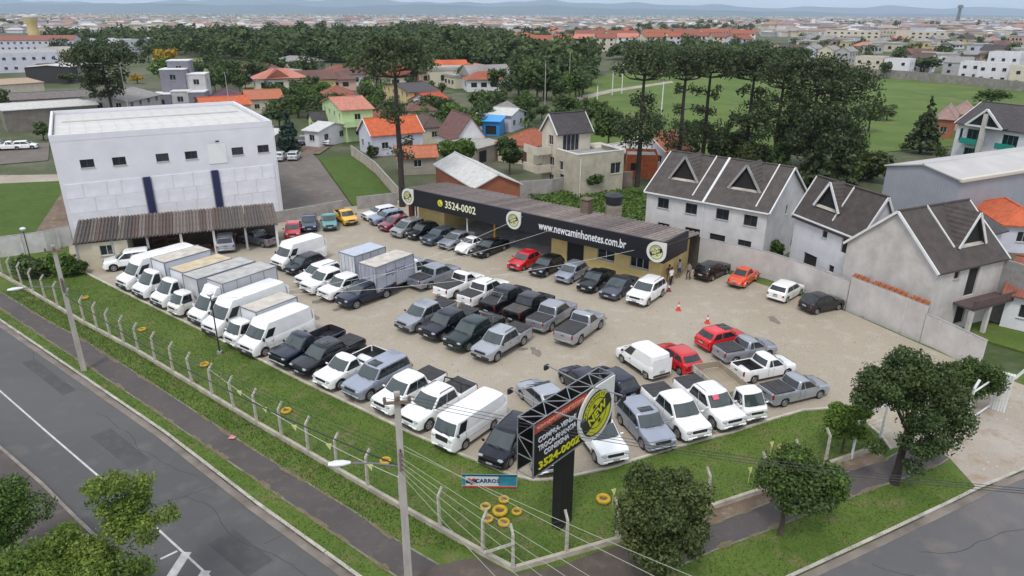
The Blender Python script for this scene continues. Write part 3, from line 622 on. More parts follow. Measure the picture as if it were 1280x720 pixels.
    if rails:
        for sd in (1, -1): child('roof_rail', shared(('rail', k), lambda: MB().tube([(fr - .25, 0, 0), (fr - .35, 0, .06), (rr + .35, 0, .06), (rr + .2, 0, 0)], .025, 6).mesh('rail', 60)), t, M_BLACK if rails == 'black' else M_CHROME, (0, sd * hw * .70, H - .01))
    if sunroof: child('sunroof', boxmesh(sunroof[1], sunroof[2], .03, .012), t, M_GLASS, (fr - sunroof[0], 0, H + .004))
    if rollbar: child('roll_bar', shared(('rb', k), lambda: MB().tube([(.1, -hw * .8, 0), (0, -hw * .72, .58), (0, hw * .72, .58), (.1, hw * .8, 0)], .045, 8).tube([(-.9, -hw * .8, 0), (0, -hw * .72, .54)], .04, 6).tube([(-.9, hw * .8, 0), (0, hw * .72, .54)], .04, 6).mesh('rb', 50)), t, rollbar, (rb - .28, 0, s['top'][-2][1]))
    if sticker:
        me = MB().box(0, 0, 0, .30, .40, .012).mesh('sticker'); o = child('sticker', me, t, mat('sticker pink', hexc('#e0607a'), rough=.6)); o.location = (lerp(fb, fr, .72) + .03, -.28, lerp(zbelt, H - .06, .72) + .055); o.rotation_euler = (0, -atan2(fb - fr, H - zbelt) + pi / 2 * 0 + radians(0), 0); o.rotation_euler = (0, atan2(H - zbelt, fb - fr), 0)
    return t, body
def front_loc(px, py, deg, L, z=0):
    p = G(px, py, z); a = radians(deg); return (p.x - cos(a) * L / 2, p.y - sin(a) * L / 2)
def rear_loc(px, py, deg, L, z=0):
    p = G(px, py, z); a = radians(deg); return (p.x + cos(a) * L / 2, p.y + sin(a) * L / 2)
G_ROW = 'vehicles for sale on the gravel lot'
def V(k, name, label, cat, px, py, deg, col, end='f', **kw):
    L = CARS[k]['L']; loc = front_loc(px, py, deg, L) if end == 'f' else rear_loc(px, py, deg, L)
    kw.setdefault('group', G_ROW)
    return vehicle(k, name, label, cat, loc, radians(deg), col, **kw)
W, SIL, SIL2, BLK, NVY, RED = '#f2f2f0', '#b6b8bb', '#a4a8b0', '#101114', '#131a2c', '#c40f16'
cv, cb = M_COVER, M_COVERBR
# front row along the grass, noses to the street, from far to near
V('van_long', 'panel_van', 'long white high-roof van with black bonnet stickers, farthest in the front row', 'van', 153, 364, 234, W)
V('van_long', 'panel_van', 'long white high-roof van with ribbed roof behind the thin lamp post', 'van', 261, 423, 236, W)
V('van', 'panel_van', 'white panel van parked beside the navy single-cab pickup at the grass edge', 'van', 308, 447, 235, W)
V('pickup_big', 'pickup_truck', 'navy full-size pickup with chrome bumper and open bed with pale rails', 'pickup', 346, 463, 234, '#141c34', bumper='chrome', metal=1)
V('pickup_double', 'pickup_truck', 'black double-cab pickup with black bed cover next to the white single-cab pickup', 'pickup', 374, 473, 234, '#12151f', cover=cv, sunroof=(.45, .5, .8), metal=1)
V('pickup_single', 'pickup_truck', 'white single-cab pickup with open black bed on the front row', 'pickup', 402, 489, 233, W)
V('suv_long', 'estate_car', 'silver-blue off-road wagon with dark sunroof and long dark side glass', 'suv', 437, 503, 233, '#a9afbd', metal=1, sunroof=(.35, .7, .8), rails=None, clad=True)
V('pickup_double', 'pickup_truck', 'white double-cab pickup with black cover beside the silver-blue off-road wagon', 'pickup', 474, 522, 232, W, cover=cv)
V('pickup_double', 'pickup_truck', 'white double-cab pickup with roll bar behind the tall concrete pole', 'pickup', 510, 540, 232, W, cover=cv, rollbar=M_BLACK, rails='black')
V('box_van', 'delivery_van', 'white flat-nosed delivery van with black radiator on the front row', 'van', 553, 566, 233, W, bumper=None, grille=.32)
V('mpv', 'minivan', 'very dark blue minivan with roof rails beside the flat-nosed white van', 'car', 612, 588, 241, '#0e1424', metal=1, rails='chrome')
# right-hand row facing the side street
V('sedan', 'parked_car', 'white car half hidden behind the black sign post', 'car', 689, 597, 285, W)
V('suv', 'parked_suv', 'white suv directly right of the round logo sign', 'suv', 770, 586, 289, W, clad=True, bumper=None)
V('suv', 'parked_suv', 'silver suv with sunroof between two white vehicles at the kerb', 'suv', 829, 569, 289, '#a4a9b6', metal=1, sunroof=(.35, .5, .85))
V('pickup_double', 'pickup_truck', 'white double-cab pickup with black cover beside the silver sunroof suv', 'pickup', 873, 556, 290, W, cover=cv)
V('pickup_double', 'pickup_truck', 'white double-cab pickup with a pink sticker in its windscreen', 'pickup', 917, 542, 291, W, cover=cv, sticker=1, rails='chrome')
V('sedan', 'parked_car', 'silver coupe with sunroof parked behind the big sign', 'car', 657, 488, 119, '#b4b8bf', metal=1, sunroof=(.05, .22, 1.1))
V('hatch', 'parked_car', 'small dark blue hatchback partly hidden by the sign truss', 'car', 708, 470, 116, '#101a33', metal=1)
V('hatch', 'parked_car', 'dark blue round-backed car with its tail to the white pickups', 'car', 789, 505, 121, '#11182f', end='r', metal=1)
V('small_van', 'small_van', 'small white delivery van with its tail to the street beside the red hatchback', 'van', 826, 476, 118, W, end='r', bumper='black')
V('hatch3', 'parked_car', 'red hatchback with its tail to the street beside the small white van', 'car', 867, 471, 115, '#c8101c', end='r')
V('hatch3', 'parked_car', 'bright red hatchback with black roof panel beyond the row of small pickups', 'car', 875, 438, 27, '#d6121a', end='r', sunroof=(.1, .75, 1.0))
V('pickup_small', 'small_pickup', 'silver small pickup next to the bright red hatchback', 'pickup', 897, 452, 21, SIL2, end='r', metal=1, cover=cv)
V('pickup_small', 'small_pickup', 'white small pickup with an open dark bed between two silver ones', 'pickup', 918, 476, 21, W, end='r')
V('pickup_small', 'small_pickup', 'silver small pickup nearest the leafy tree at the end of the row', 'pickup', 955, 505, 22, '#a8adb5', end='r', metal=1, cover=cv)
# middle rows, tails to the camera
V('pickup_double', 'pickup_truck', 'grey pickup with open dark bed in front of the lettered box truck', 'pickup', 491, 357, 50, '#8d929c', end='r', metal=1, cover=cv)
V('pickup_double', 'pickup_truck', 'silver-grey double-cab pickup left of the white single cab', 'pickup', 517, 364, 51, '#9da2ad', end='r', metal=1, cover=cv)
V('pickup_single', 'pickup_truck', 'white single-cab pickup with black cover in the middle row', 'pickup', 549, 376, 52, W, end='r', cover=cv, bumper=None)
V('pickup_double', 'pickup_truck', 'white double-cab pickup with roof rails in the middle row', 'pickup', 580, 386, 53, W, end='r', cover=cv, rails='black')
V('pickup_double', 'pickup_truck', 'black pickup with chrome roll bar and black cover', 'pickup', 608, 396, 54, '#0f1422', end='r', cover=cv, rollbar=M_CHROME, metal=1)
V('pickup_double', 'pickup_truck', 'black pickup with a faded brown bed cover', 'pickup', 638, 407, 54, '#0e1119', end='r', cover=cb, metal=1)
V('pickup_double', 'pickup_truck', 'silver double-cab pickup with black cover left of the silver single cab', 'pickup', 667, 418, 55, '#a6a8ae', end='r', metal=1, cover=cv)
V('pickup_single', 'pickup_truck', 'silver single-cab pickup with black cover at the end of the middle row', 'pickup', 703, 434, 56, '#adb0b5', end='r', metal=1, cover=cv, bumper=None)
# second middle row, noses to the camera
V('pickup_double', 'pickup_truck', 'silver older double-cab pickup with black bumper, first of its row', 'pickup', 503, 417, 232, '#a9adb4', bumper='black', cover=cv, metal=1)
V('pickup_double', 'pickup_truck', 'dark violet-black pickup beside the older silver pickup', 'pickup', 533, 428, 232, '#131228', cover=cv, metal=1, bumper='black')
V('pickup_double', 'pickup_truck', 'dark green pickup with a silver roof bar', 'pickup', 565, 441, 233, '#0f2a2a', cover=cv, metal=1, rollbar=M_CHROME)
V('pickup_double', 'pickup_truck', 'silver pickup with black roof rails, last of its row', 'pickup', 600, 454, 234, '#b4b7bd', bumper='black', cover=cv, metal=1, rails='black')
# loose group in the middle left
V('van', 'panel_van', 'white panel van standing alone near the shed', 'van', 345, 339, 233, W, bumper='black')
V('hatch', 'parked_car', 'dark car with scuffed orange flank beside the lone white van', 'car', 361, 345, 236, '#1a2230', metal=1)  # the orange on the flank is reflected light; nothing orange is drawn
V('suv', 'parked_suv', 'white suv between the scuffed dark car and two white pickups', 'suv', 374, 361, 232, W, rails='black')
V('pickup_double', 'pickup_truck', 'white double-cab pickup with an open dark bed beside the white suv', 'pickup', 382, 369, 231, W)
V('pickup_double', 'pickup_truck', 'white double-cab pickup with an open bed beside the dark blue pickup', 'pickup', 404, 378, 231, W)
V('pickup_double', 'pickup_truck', 'dark blue pickup in front of the lettered box truck', 'pickup', 427, 387, 229, '#18223c', metal=1, cover=cv, bumper='black')
# row along the yellow building, noses to the camera
V('wagon', 'estate_car', 'white old estate car half hidden behind the silver-blue one', 'car', 455, 276, 218, '#e6e6ea', bumper='black')
V('wagon', 'estate_car', 'silver-blue old estate car beside the maroon hatchback', 'car', 464, 282, 218, '#93a0b4', bumper='black', metal=1)
V('hatch3', 'parked_car', 'maroon hatchback beside the silver minivan', 'car', 478, 290, 229, '#7d1632')
V('mpv', 'minivan', 'silver minivan in the row by the yellow building', 'car', 493, 298, 231, '#a6a8a8', metal=1)
V('hatch', 'parked_car', 'black hatchback beside the silver minivan by the yellow building', 'car', 513, 301, 232, '#10121c', metal=1)
V('wagon', 'estate_car', 'grey-green estate car by the yellow building', 'car', 531, 308, 232, '#596873', metal=1)
V('sedan', 'parked_car', 'silver saloon car left of the white round-winged vintage car', 'car', 553, 313, 233, '#a9acb6', metal=1)
V('beetle', 'rounded_car', 'white round-winged vintage car by the yellow building', 'car', 573, 320, 234, '#ecebea', plate='front')
V('sedan', 'parked_car', 'black car with pale windscreen right of the white vintage car', 'car', 595, 323, 234, '#10141f', metal=1)
V('hatch3', 'parked_car', 'red hatchback by the yellow building doorway', 'car', 641, 340, 234, '#cc1620')
V('hatch', 'parked_car', 'black hatchback between the red and the silver one', 'car', 669, 347, 234, '#0e1017', metal=1)
V('hatch', 'parked_car', 'silver hatchback by the yellow building doorway', 'car', 700, 356, 234, '#a5abb8', metal=1)
V('sedan', 'parked_car', 'black saloon car left of the grey saloon', 'car', 729, 367, 234, '#10131c', metal=1)
V('sedan', 'parked_car', 'dark grey saloon car beside the white suv', 'car', 758, 376, 234, '#535663', metal=1)
V('suv', 'parked_suv', 'white suv at the right end of the row by the building', 'suv', 792, 384, 233, W, rails='chrome')
# along the pale wall
V('wagon', 'estate_car', 'black estate car with pale rear window by the people', 'car', 875, 352, 45, '#1a1c20', end='r', metal=1)
V('beetle', 'rounded_car', 'orange round-winged vintage car by the pale wall', 'car', 917, 361, 50, '#d84a12', end='r', plate='rear')
V('hatch', 'parked_car', 'white hatchback with its tail to the lot near the pale wall', 'car', 968, 378, 44, W, end='r')
V('hatch3', 'parked_car', 'black hatchback near the pale wall, last on the right', 'car', 1004, 391, 24, '#0f1014', end='r')
# far edge of the lot
V('hatch3', 'parked_car', 'small red old car beside the shed', 'car', 366, 301, 284, '#c0121c')
V('pickup_small', 'small_pickup', 'blue old pickup beside the small red car', 'pickup', 387, 292, 284, '#152650', cover=cv)
V('pickup_small', 'small_pickup', 'turquoise and white old pickup beside the yellow pickup', 'pickup', 413, 290, 286, '#4d8f8d', bumper='black')
V('pickup_small', 'small_pickup', 'yellow small pickup with black bumper at the far edge', 'pickup', 440, 283, 300, '#f0b400', bumper='black')
V('pickup_small', 'small_pickup', 'grey pickup with open bed under the shed edge', 'pickup', 344, 309, 152, '#85858a', end='r', metal=1)
V('suv', 'parked_suv', 'silver suv reversed beneath the corrugated shed roof', 'suv', 283, 318, 110, '#b9bdc8', end='r', metal=1)
V('suv', 'parked_suv', 'white suv beside the cream shed room, nose to the bushes', 'suv', 130, 338, 205, W, clad=True)
# ------------------------------------------------------------------ trucks
M_ALU = mat('box panel', hexc('#c9cacd'), rough=.45, metal=.15, var=.08, vscale=1.2)
M_ALUW = mat('white box panel', hexc('#dcdee2'), rough=.5, var=.06, vscale=1.2)
M_EDGE = mat('box edge', hexc('#8d9197'), rough=.5, metal=.4)
M_ROOFBEIGE = mat('beige box roof', hexc('#c4bcb0'), rough=.8, var=.2, vscale=1.4)
M_ROOFTAN = mat('tan box roof', hexc('#c6b697'), rough=.8, var=.2, vscale=1.4)
M_ROOFGREY = mat('grey box roof', hexc('#b4b2ae'), rough=.8, var=.2, vscale=1.4)
M_CHASSIS = mat('chassis black', (.03, .03, .032), rough=.7)
M_WOOD = mat('weathered boards', hexc('#9c907c'), rough=.9, var=.25, vscale=2, stretch=(1, 8, 8))
def box_truck(k, label, px, py, deg, col, boxL, boxW, boxH, roofm, panel=M_ALU, end='f', deflector=False, posts=True, text=None, tan=None):
    """Cab from the cab builder, then chassis, body box with roof, posts and doors."""
    s = CARS[k]; cabL = s['L']; total = cabL + boxL + .12; a = radians(deg)
    p = G(px, py); org = Vector((p.x, p.y, 0)) + Vector((cos(a), sin(a), 0)) * (-total / 2 if end == 'f' else total / 2)
    cabx = total / 2 - cabL / 2
    t, body = vehicle(k, 'box_truck', label, 'truck', (org.x, org.y), a, col, group=G_ROW)
    for o in t.children: o.location.x += cabx
    x1 = total / 2 - cabL - .10; x0 = x1 - boxL; xm = (x0 + x1) / 2; z0 = .86 if k == 'cab' else .78; z1 = z0 + boxH
    ch = MB(); ch.box(xm + .3, .38, z0 - .16, boxL + .8, .12, .18).box(xm + .3, -.38, z0 - .16, boxL + .8, .12, .18).box(xm, 0, z0 - .06, boxL * .96, boxW * .9, .06)
    child('chassis', ch.mesh('chassis'), t, M_CHASSIS)
    bx = MB(); bx.box(xm, 0, (z0 + z1) / 2, boxL, boxW, boxH, 0, .02)
    child('cargo_box', bx.mesh('box', 30), t, panel)
    child('box_roof', MB().box(xm, 0, z1 + .025, boxL - .06, boxW - .06, .05, 0, .02).mesh('roof', 30), t, roofm)
    e = MB()
    for sy in (1, -1):
        e.box(xm, sy * (boxW / 2 + .005), z1, boxL + .02, .07, .08); e.box(xm, sy * (boxW / 2 + .005), z0 + .02, boxL + .02, .06, .10)
        for x in (x0, x1): e.box(x, sy * boxW / 2, (z0 + z1) / 2, .07, .07, boxH + .02)
        if posts:
            for i in range(1, 4): e.box(lerp(x0, x1, i / 4), sy * (boxW / 2 + .008), (z0 + z1) / 2, .05, .02, boxH - .1)
    for x in (x0, x1): e.box(x, 0, z1, .07, boxW, .08)
    child('box_trim', e.mesh('trim'), t, M_EDGE)
    for sy in (1, -1):
        child('rear_door', boxmesh(.04, boxW * .47, boxH * .92, .012), t, panel, (x0 - .02, sy * boxW * .245, (z0 + z1) / 2))
        for q in (.12, .36): child('lock_rod', boxmesh(.035, .03, boxH * .9, .008), t, M_EDGE, (x0 - .055, sy * boxW * q, (z0 + z1) / 2))
        child('side_door', boxmesh(boxL * .2, .02, boxH * .8, .008), t, panel, (lerp(x0, x1, .8), sy * (boxW / 2 + .008), (z0 + z1) / 2 - .03))
        child('taillight', boxmesh(.06, .22, .12, .02), t, M_TAIL, (x0 - .03, sy * boxW * .36, z0 - .12))
    ty, ri = wheel_meshes(s['r'])
    for sy in (1, -1):
        for dy in (0, .24) if k == 'cab' else (0,):
            w = child('wheel', ty, t, M_TYRE, (x0 + boxL * .32, sy * (boxW / 2 - .22 - dy), s['r']), 0 if sy > 0 else pi); child('rim', ri, w, M_STEEL)
    child('rear_bumper', boxmesh(.10, boxW * .9, .12, .02), t, M_CHASSIS, (x0 + .05, 0, .50))
    if deflector:
        d = MB(); xa = total / 2 - cabL * .70; d.extr([(xa, -s['W'] * .40, s['H'] - .03), (xa - .35, -s['W'] * .40, s['H'] + .52), (x1 + .06, -s['W'] * .40, s['H'] + .55), (x1 + .06, -s['W'] * .40, s['H'] - .03)], (0, s['W'] * .8, 0))
        child('roof_deflector', d.mesh('defl', 30), t, paint(col))
    if text:
        for sy in (-1, 1):
            for txt, dz, sz, m in text:
                me = textmesh(txt, sz, .004); o = child('lettering', me, t, m)
                o.matrix_local = frame_mat((xm, sy * (boxW / 2 + .022), z0 + dz), (-sy, 0, 0), (0, 0, 1))
    return t
box_truck('cab', 'white box truck with beige roof beside the farthest long van', 173, 375, 235, W, 4.3, 2.05, 2.10, M_ROOFBEIGE, M_ALUW, posts=False)
box_truck('cab', 'white box truck with tan roof, third cab from the far end', 195, 387, 235, W, 4.6, 2.05, 1.95, M_ROOFTAN, M_ALUW, posts=False)
box_truck('cab_small', 'small white cab truck with long grey-roofed box', 218, 397, 235, '#e6e4dc', 5.2, 2.05, 2.15, M_ROOFGREY, M_ALU)
box_truck('cab', 'white box truck with roof deflector and pale grey box', 243, 409, 235, W, 5.0, 2.10, 2.25, M_ROOFGREY, M_ALU, deflector=True)
box_truck('cab_small', 'small white cab truck with beige box between two tall white vans', 288, 437, 235, '#ecebe6', 3.6, 1.85, 1.72, M_ROOFBEIGE, M_ALUW, posts=False)
M_TXT = mat('box lettering', hexc('#3d4470'), rough=.6)
box_truck('cab', 'truck with pale blue ribbed box seen from behind', 436, 361, 52, W, 3.6, 2.05, 2.2, mat('pale box roof', hexc('#b9c0cc'), rough=.6, var=.1), M_ALU, end='r')
box_truck('cab', 'truck with dirty grey box lettered in blue along its side', 462, 374, 54, W, 4.4, 2.05, 2.2, M_ROOFBEIGE, mat('dirty box panel', hexc('#a3a6b2'), rough=.6, var=.16, vscale=1.0), end='r', text=[('express', 1.38, .72, M_TXT)])
# flat-bed truck with dropsides
def flatbed():
    k = 'cab_small'; s = CARS[k]; bl, bw = 3.9, 1.95; total = s['L'] + bl + .1; deg = 287; a = radians(deg); p = G(945, 532)
    org = Vector((p.x, p.y, 0)) - Vector((cos(a), sin(a), 0)) * total / 2
    t, _ = vehicle(k, 'flatbed_truck', 'white flatbed truck with weathered drop sides at the kerb', 'truck', (org.x, org.y), a, '#f0efea', group=G_ROW)
    for o in t.children: o.location.x += total / 2 - s['L'] / 2
    x1 = total / 2 - s['L'] - .05; x0 = x1 - bl; xm = (x0 + x1) / 2; z = .86
    child('chassis', MB().box(xm + .3, .36, z - .2, bl + .8, .12, .18).box(xm + .3, -.36, z - .2, bl + .8, .12, .18).mesh('c'), t, M_CHASSIS)
    for i in range(9): child('deck_board', boxmesh(bl - .06, bw / 9 - .012, .06, .01), t, M_WOOD, (xm, (i - 4) * bw / 9, z - .03 - .004 * (i % 2)))
    side = mat('drop side', hexc('#b4b0a4'), rough=.85, var=.22, vscale=1.5)
    for sy in (1, -1):
        for j in range(3): child('side_board', boxmesh(bl, .05, .145, .012), t, side if sy < 0 else M_WOOD, (xm, sy * (bw / 2 + .02), z + .08 + j * .155))
        for q in (0, .33, .66, 1): child('stake', boxmesh(.07, .05, .56, .01), t, M_EDGE, (lerp(x0 + .03, x1 - .03, q), sy * (bw / 2 + .062), z + .2))
    for j in range(3): child('end_board', boxmesh(.05, bw, .145, .012), t, M_WOOD, (x0 - .03, 0, z + .08 + j * .155))
    for j in range(4): child('head_board', boxmesh(.05, bw, .145, .012), t, M_WOOD, (x1 + .02, 0, z + .08 + j * .155))
    ty, ri = wheel_meshes(s['r'])
    for sy in (1, -1):
        w = child('wheel', ty, t, M_TYRE, (x0 + bl * .32, sy * (bw / 2 - .22), s['r']), 0 if sy > 0 else pi); child('rim', ri, w, M_STEEL)
        child('taillight', boxmesh(.06, .22, .12, .02), t, M_TAIL, (x0 - .06, sy * bw * .38, z - .14))
flatbed()
# ------------------------------------------------------------------ buildings
def wallmat(n, h, var=.10, vs=.7): return mat('wall ' + n, hexc(h), rough=.9, var=var, vscale=vs, bump=.12, bscale=6, detail=7)
def roofmat(n, h, tiles=True, var=.22): return mat('roof ' + n, hexc(h), rough=.85, var=var, vscale=1.6, wave=('X', 5.0, .6) if tiles else None, bump=.2, detail=8)
M_PANE = mat('window pane', (.022, .027, .032), rough=.1, spec=.7)
M_VOID = mat('dark opening', (.018, .017, .016), rough=.9)  # near-black sheet stands in for the unlit rooms behind openings
M_FRAME = mat('window frame', (.55, .55, .54), rough=.5)
M_FRAMED = mat('dark window frame', (.06, .06, .065), rough=.5)
M_SILL = mat('window sill', (.40, .39, .37), rough=.8)
M_WHITE = mat('white trim', (.70, .70, .69), rough=.7, var=.1, vscale=1)
M_DOOR = mat('brown door', (.10, .055, .035), rough=.6)
WH, GR = wallmat('white', '#d9d9dc'), wallmat('render grey', '#bdb9b4', .16)
def ray(px, py): return (FW + RT * ((px - 640) / FPX) + UP * ((360 - py) / FPX))
def uv(px, py, o, u):
    """Where the sight line meets the upright plane through o along u: (metres along u, height)."""
    d = ray(px, py); n = Vector((-u.y, u.x, 0)); c = Vector((0, 0, CAM_H)); t = (o - c).dot(n) / d.dot(n); p = c + d * t
    return (p - o).dot(u), p.z
def wall_skin(mb, o, u, L, z0, z1, holes, dep=.16):
    """An upright wall with real openings and reveals; u x up points outwards."""
    n = u.cross(Vector((0, 0, 1))); xs = sorted({0, L} | {h[0] for h in holes} | {h[0] + h[2] for h in holes}); zs = sorted({z0, z1} | {h[1] for h in holes} | {h[1] + h[3] for h in holes})
    xs = [x for x in xs if 0 <= x <= L]; zs = [z for z in zs if z0 <= z <= z1]
    pt = lambda x, z, d=0: tuple(o + u * x + Vector((0, 0, z)) - n * d)
    for xa, xb in zip(xs, xs[1:]):
        for za, zb in zip(zs, zs[1:]):
            cx, cz = (xa + xb) / 2, (za + zb) / 2
            if any(h[0] < cx < h[0] + h[2] and h[1] < cz < h[1] + h[3] for h in holes): continue
            mb.quad(pt(xa, za), pt(xb, za), pt(xb, zb), pt(xa, zb))
    for x, z, w, h in [q[:4] for q in holes]:
        for a, b in (((x, z), (x + w, z)), ((x + w, z), (x + w, z + h)), ((x + w, z + h), (x, z + h)), ((x, z + h), (x, z))):
            mb.quad(pt(*a), pt(*b), pt(*b, dep), pt(*a, dep))
def window(t, o, u, x, z, w, h, kind='w', dep=.13, frame=None):
    """Frame part with its pane below it; kinds: w window, v bare dark opening, d door, s with sill."""
    n = u.cross(Vector((0, 0, 1))); c = o + u * (x + w / 2) + Vector((0, 0, z + h / 2)) - n * dep; rz = atan2(u.y, u.x)
    if kind == 'v':
        child('opening', shared(('void', round(w, 2), round(h, 2)), lambda: MB().box(0, .02, 0, w, .04, h).mesh('void')), t, M_VOID, c, rz); return
    if kind == 'd':
        d = child('door', boxmesh(w, .06, h, .01), t, M_DOOR, c, rz); child('door_handle', boxmesh(.05, .05, .12, .01), d, M_CHROME, (w * .36, -.05, 0)); return
    key = ('win', round(w, 2), round(h, 2))
    if key not in CACHE:
        mb = MB(); f = .055
        for sx in (-1, 1): mb.box(sx * (w / 2 - f / 2), 0, 0, f, .07, h)
        for sz in (-1, 1): mb.box(0, 0, sz * (h / 2 - f / 2), w - 2 * f, .07, f)
        if w > .9:
            for q in range(1, max(2, round(w / .75))): mb.box(-w / 2 + q * w / max(2, round(w / .75)), 0, 0, f * .8, .06, h - 2 * f)
        CACHE[key] = (mb.mesh('win'), MB().box(0, .02, 0, w - .06, .02, h - .06).mesh('pane'))
    a, b = CACHE[key]; f = child('window', a, t, frame or M_FRAME, c, rz); child('pane', b, f, M_PANE)
    if kind == 's' or kind == 'w': child('sill', boxmesh(w + .12, .12, .05, .01), f, M_SILL, (0, -dep - .02, -h / 2 - .028))
def roof_sect(t, kind, w, d, h, rise, over, m, th=.14, ridgecap=True, barge=None, name='roof'):
    """Roof over the box 0..w, 0..d with eaves at h."""
    mb = MB(); o = over
    if kind == 'gable_x':
        s = rise / (d / 2); e = h - o * s
        for sg in (0, 1):
            y0, y1 = (-o, d / 2) if not sg else (d + o, d / 2)
            mb.extr([(-o, y0, e), (-o, y1, h + rise), (-o, y1, h + rise + th), (-o, y0, e + th)], (w + 2 * o, 0, 0))
        rid = ((-o, d / 2, h + rise + th), (w + o, d / 2, h + rise + th))
        ends = [[(x, -o, e), (x, d / 2, h + rise), (x, d + o, e)] for x in (-o, w + o)]
    elif kind == 'gable_y':
        s = rise / (w / 2); e = h - o * s
        for sg in (0, 1):
            x0, x1 = (-o, w / 2) if not sg else (w + o, w / 2)
            mb.extr([(x0, -o, e), (x1, -o, h + rise), (x1, -o, h + rise + th), (x0, -o, e + th)], (0, d + 2 * o, 0))
        rid = ((w / 2, -o, h + rise + th), (w / 2, d + o, h + rise + th))
        ends = [[(-o, y, e), (w / 2, y, h + rise), (w + o, y, e)] for y in (-o, d + o)]
    elif kind == 'hip':
        P = [(-o, -o, h), (w + o, -o, h), (w + o, d + o, h), (-o, d + o, h)]
        if w >= d: R = [(d / 2, d / 2, h + rise), (w - d / 2, d / 2, h + rise)] if w > d + .2 else [(w / 2 - .1, d / 2, h + rise), (w / 2 + .1, d / 2, h + rise)]
        else: R = [(w / 2, w / 2, h + rise), (w / 2, d - w / 2, h + rise)]
        v = P + R + [(x, y, z - th) for x, y, z in P]
        f = [(0, 1, 5, 4), (1, 2, 5), (2, 3, 4, 5), (3, 0, 4)] if w >= d else [(0, 1, 4), (1, 2, 5, 4), (2, 3, 5), (3, 0, 4, 5)]
        f += [(6, 7, 1, 0), (7, 8, 2, 1), (8, 9, 3, 2), (9, 6, 0, 3), (9, 8, 7, 6)]
        mb.add(v, f); rid = (R[0], R[1]); ends = []
    elif kind == 'shed':
        mb.extr([(-o, -o, h), (-o, d + o, h + rise), (-o, d + o, h + rise + th), (-o, -o, h + th)], (w + 2 * o, 0, 0)); rid = None; ends = []
    else:
        mb.box(w / 2, d / 2, h - .10, w - .3, d - .3, .12); rid = None; ends = []
    r = child(name, mb.mesh(name, 30), t, m); recalc(r.data)
    if rid and ridgecap:
        rc = child('ridge_cap', MB().tube([rid[0], rid[1]], .11, 6).mesh('rc', 60), r, m)
    if kind == 'hip' and ridgecap:
        P = [(-o, -o, h), (w + o, -o, h), (w + o, d + o, h), (-o, d + o, h)]; R = rid
        for i, q in enumerate(P): child('hip_cap', MB().tube([q, R[(0, 1, 1, 0)[i]] if w >= d else R[(0, 0, 1, 1)[i]]], .09, 5).mesh('hc', 60), r, m)
    if barge:
        for E in ends:
            b = MB()
            for a, c in ((E[0], E[1]), (E[1], E[2])): b.beam(Vector(a) + Vector((0, 0, th * .6)), Vector(c) + Vector((0, 0, th * .6)), .11, .18)
            child('barge_board', b.mesh('bb'), r, barge)
    return r
def auto_holes(L, h, z0=0, store=None, gap=3.2, w=1.2, hh=1.1, door=False):
    out = []; n = max(1, int(L / gap)); store = store or max(1, round(h / 3))
    for k in range(store):
        for i in range(n): out.append((L * (i + .5) / n - w / 2, k * h / store + 1.0, w, hh, 'w'))
    if door and n > 1: x = out[n // 2][0]; out[n // 2] = (x + .1, 0.0, .95, 2.1, 'd')
    return out
def block(t, w, d, h, m, holes=None, z0=-.3, o=(0, 0), gable=None, rise=0, dep=.16, sides='flrb', frame=None, zb=0):
    """Four walls of a box 0..w x 0..d in the thing's frame, openings per side f(ront) r(ight) b(ack) l(eft)."""
    holes = holes or {}; ox, oy = o
    S = {'f': (Vector((ox, oy, zb)), Vector((1, 0, 0)), w), 'r': (Vector((ox + w, oy, zb)), Vector((0, 1, 0)), d), 'b': (Vector((ox + w, oy + d, zb)), Vector((-1, 0, 0)), w), 'l': (Vector((ox, oy + d, zb)), Vector((0, -1, 0)), d)}
    for k in sides:
        a, u, L = S[k]; H = [q for q in holes.get(k, []) if q[0] > .05 and q[0] + q[2] < L - .05 and q[1] + q[3] < h - .05]
        mb = MB(); wall_skin(mb, a, u, L, z0, h, H, dep)
        if gable == 'x' and k in 'lr': mb.quad(tuple(a + Vector((0, 0, h))), tuple(a + u * L + Vector((0, 0, h))), tuple(a + u * L / 2 + Vector((0, 0, h + rise))))
        if gable == 'y' and k in 'fb': mb.quad(tuple(a + Vector((0, 0, h))), tuple(a + u * L + Vector((0, 0, h))), tuple(a + u * L / 2 + Vector((0, 0, h + rise))))
        child('wall', mb.mesh('wall'), t, m)
        for q in H: window(t, a, u, *q[:4], q[4] if len(q) > 4 else 'w', frame=frame)
    return S
def house(name, label, A, B, ze, kind, wm, rm, rise=1.5, depth=7, ridge=None, holes='auto', cat='house', over=.4, barge=None, group=None, store=None, z0=-.3, chimney=False, **kw):
    """A, B: photo pixels of the near eave's ends at height ze; the house runs away from there."""
    a, b = G(A[0], A[1], ze), G(B[0], B[1], ze); u = (b - a); u.z = 0; W_ = u.length - 2 * over; u.normalize(); v = Vector((-u.y, u.x, 0))
    if ridge:
        R = G(ridge[0], ridge[1], ze + rise); depth = max(3.0, 2 * ((R - a).dot(v) - over))
    org = a + u * over + v * over; t = thing(name, label, cat, (org.x, org.y, 0), atan2(u.y, u.x), group)
    finish_house(t, W_, depth, ze, kind, wm, rm, rise, holes, over, barge, store, z0, chimney, **kw); t['dims'] = (W_, depth)
    return t, org, u, v, W_, depth
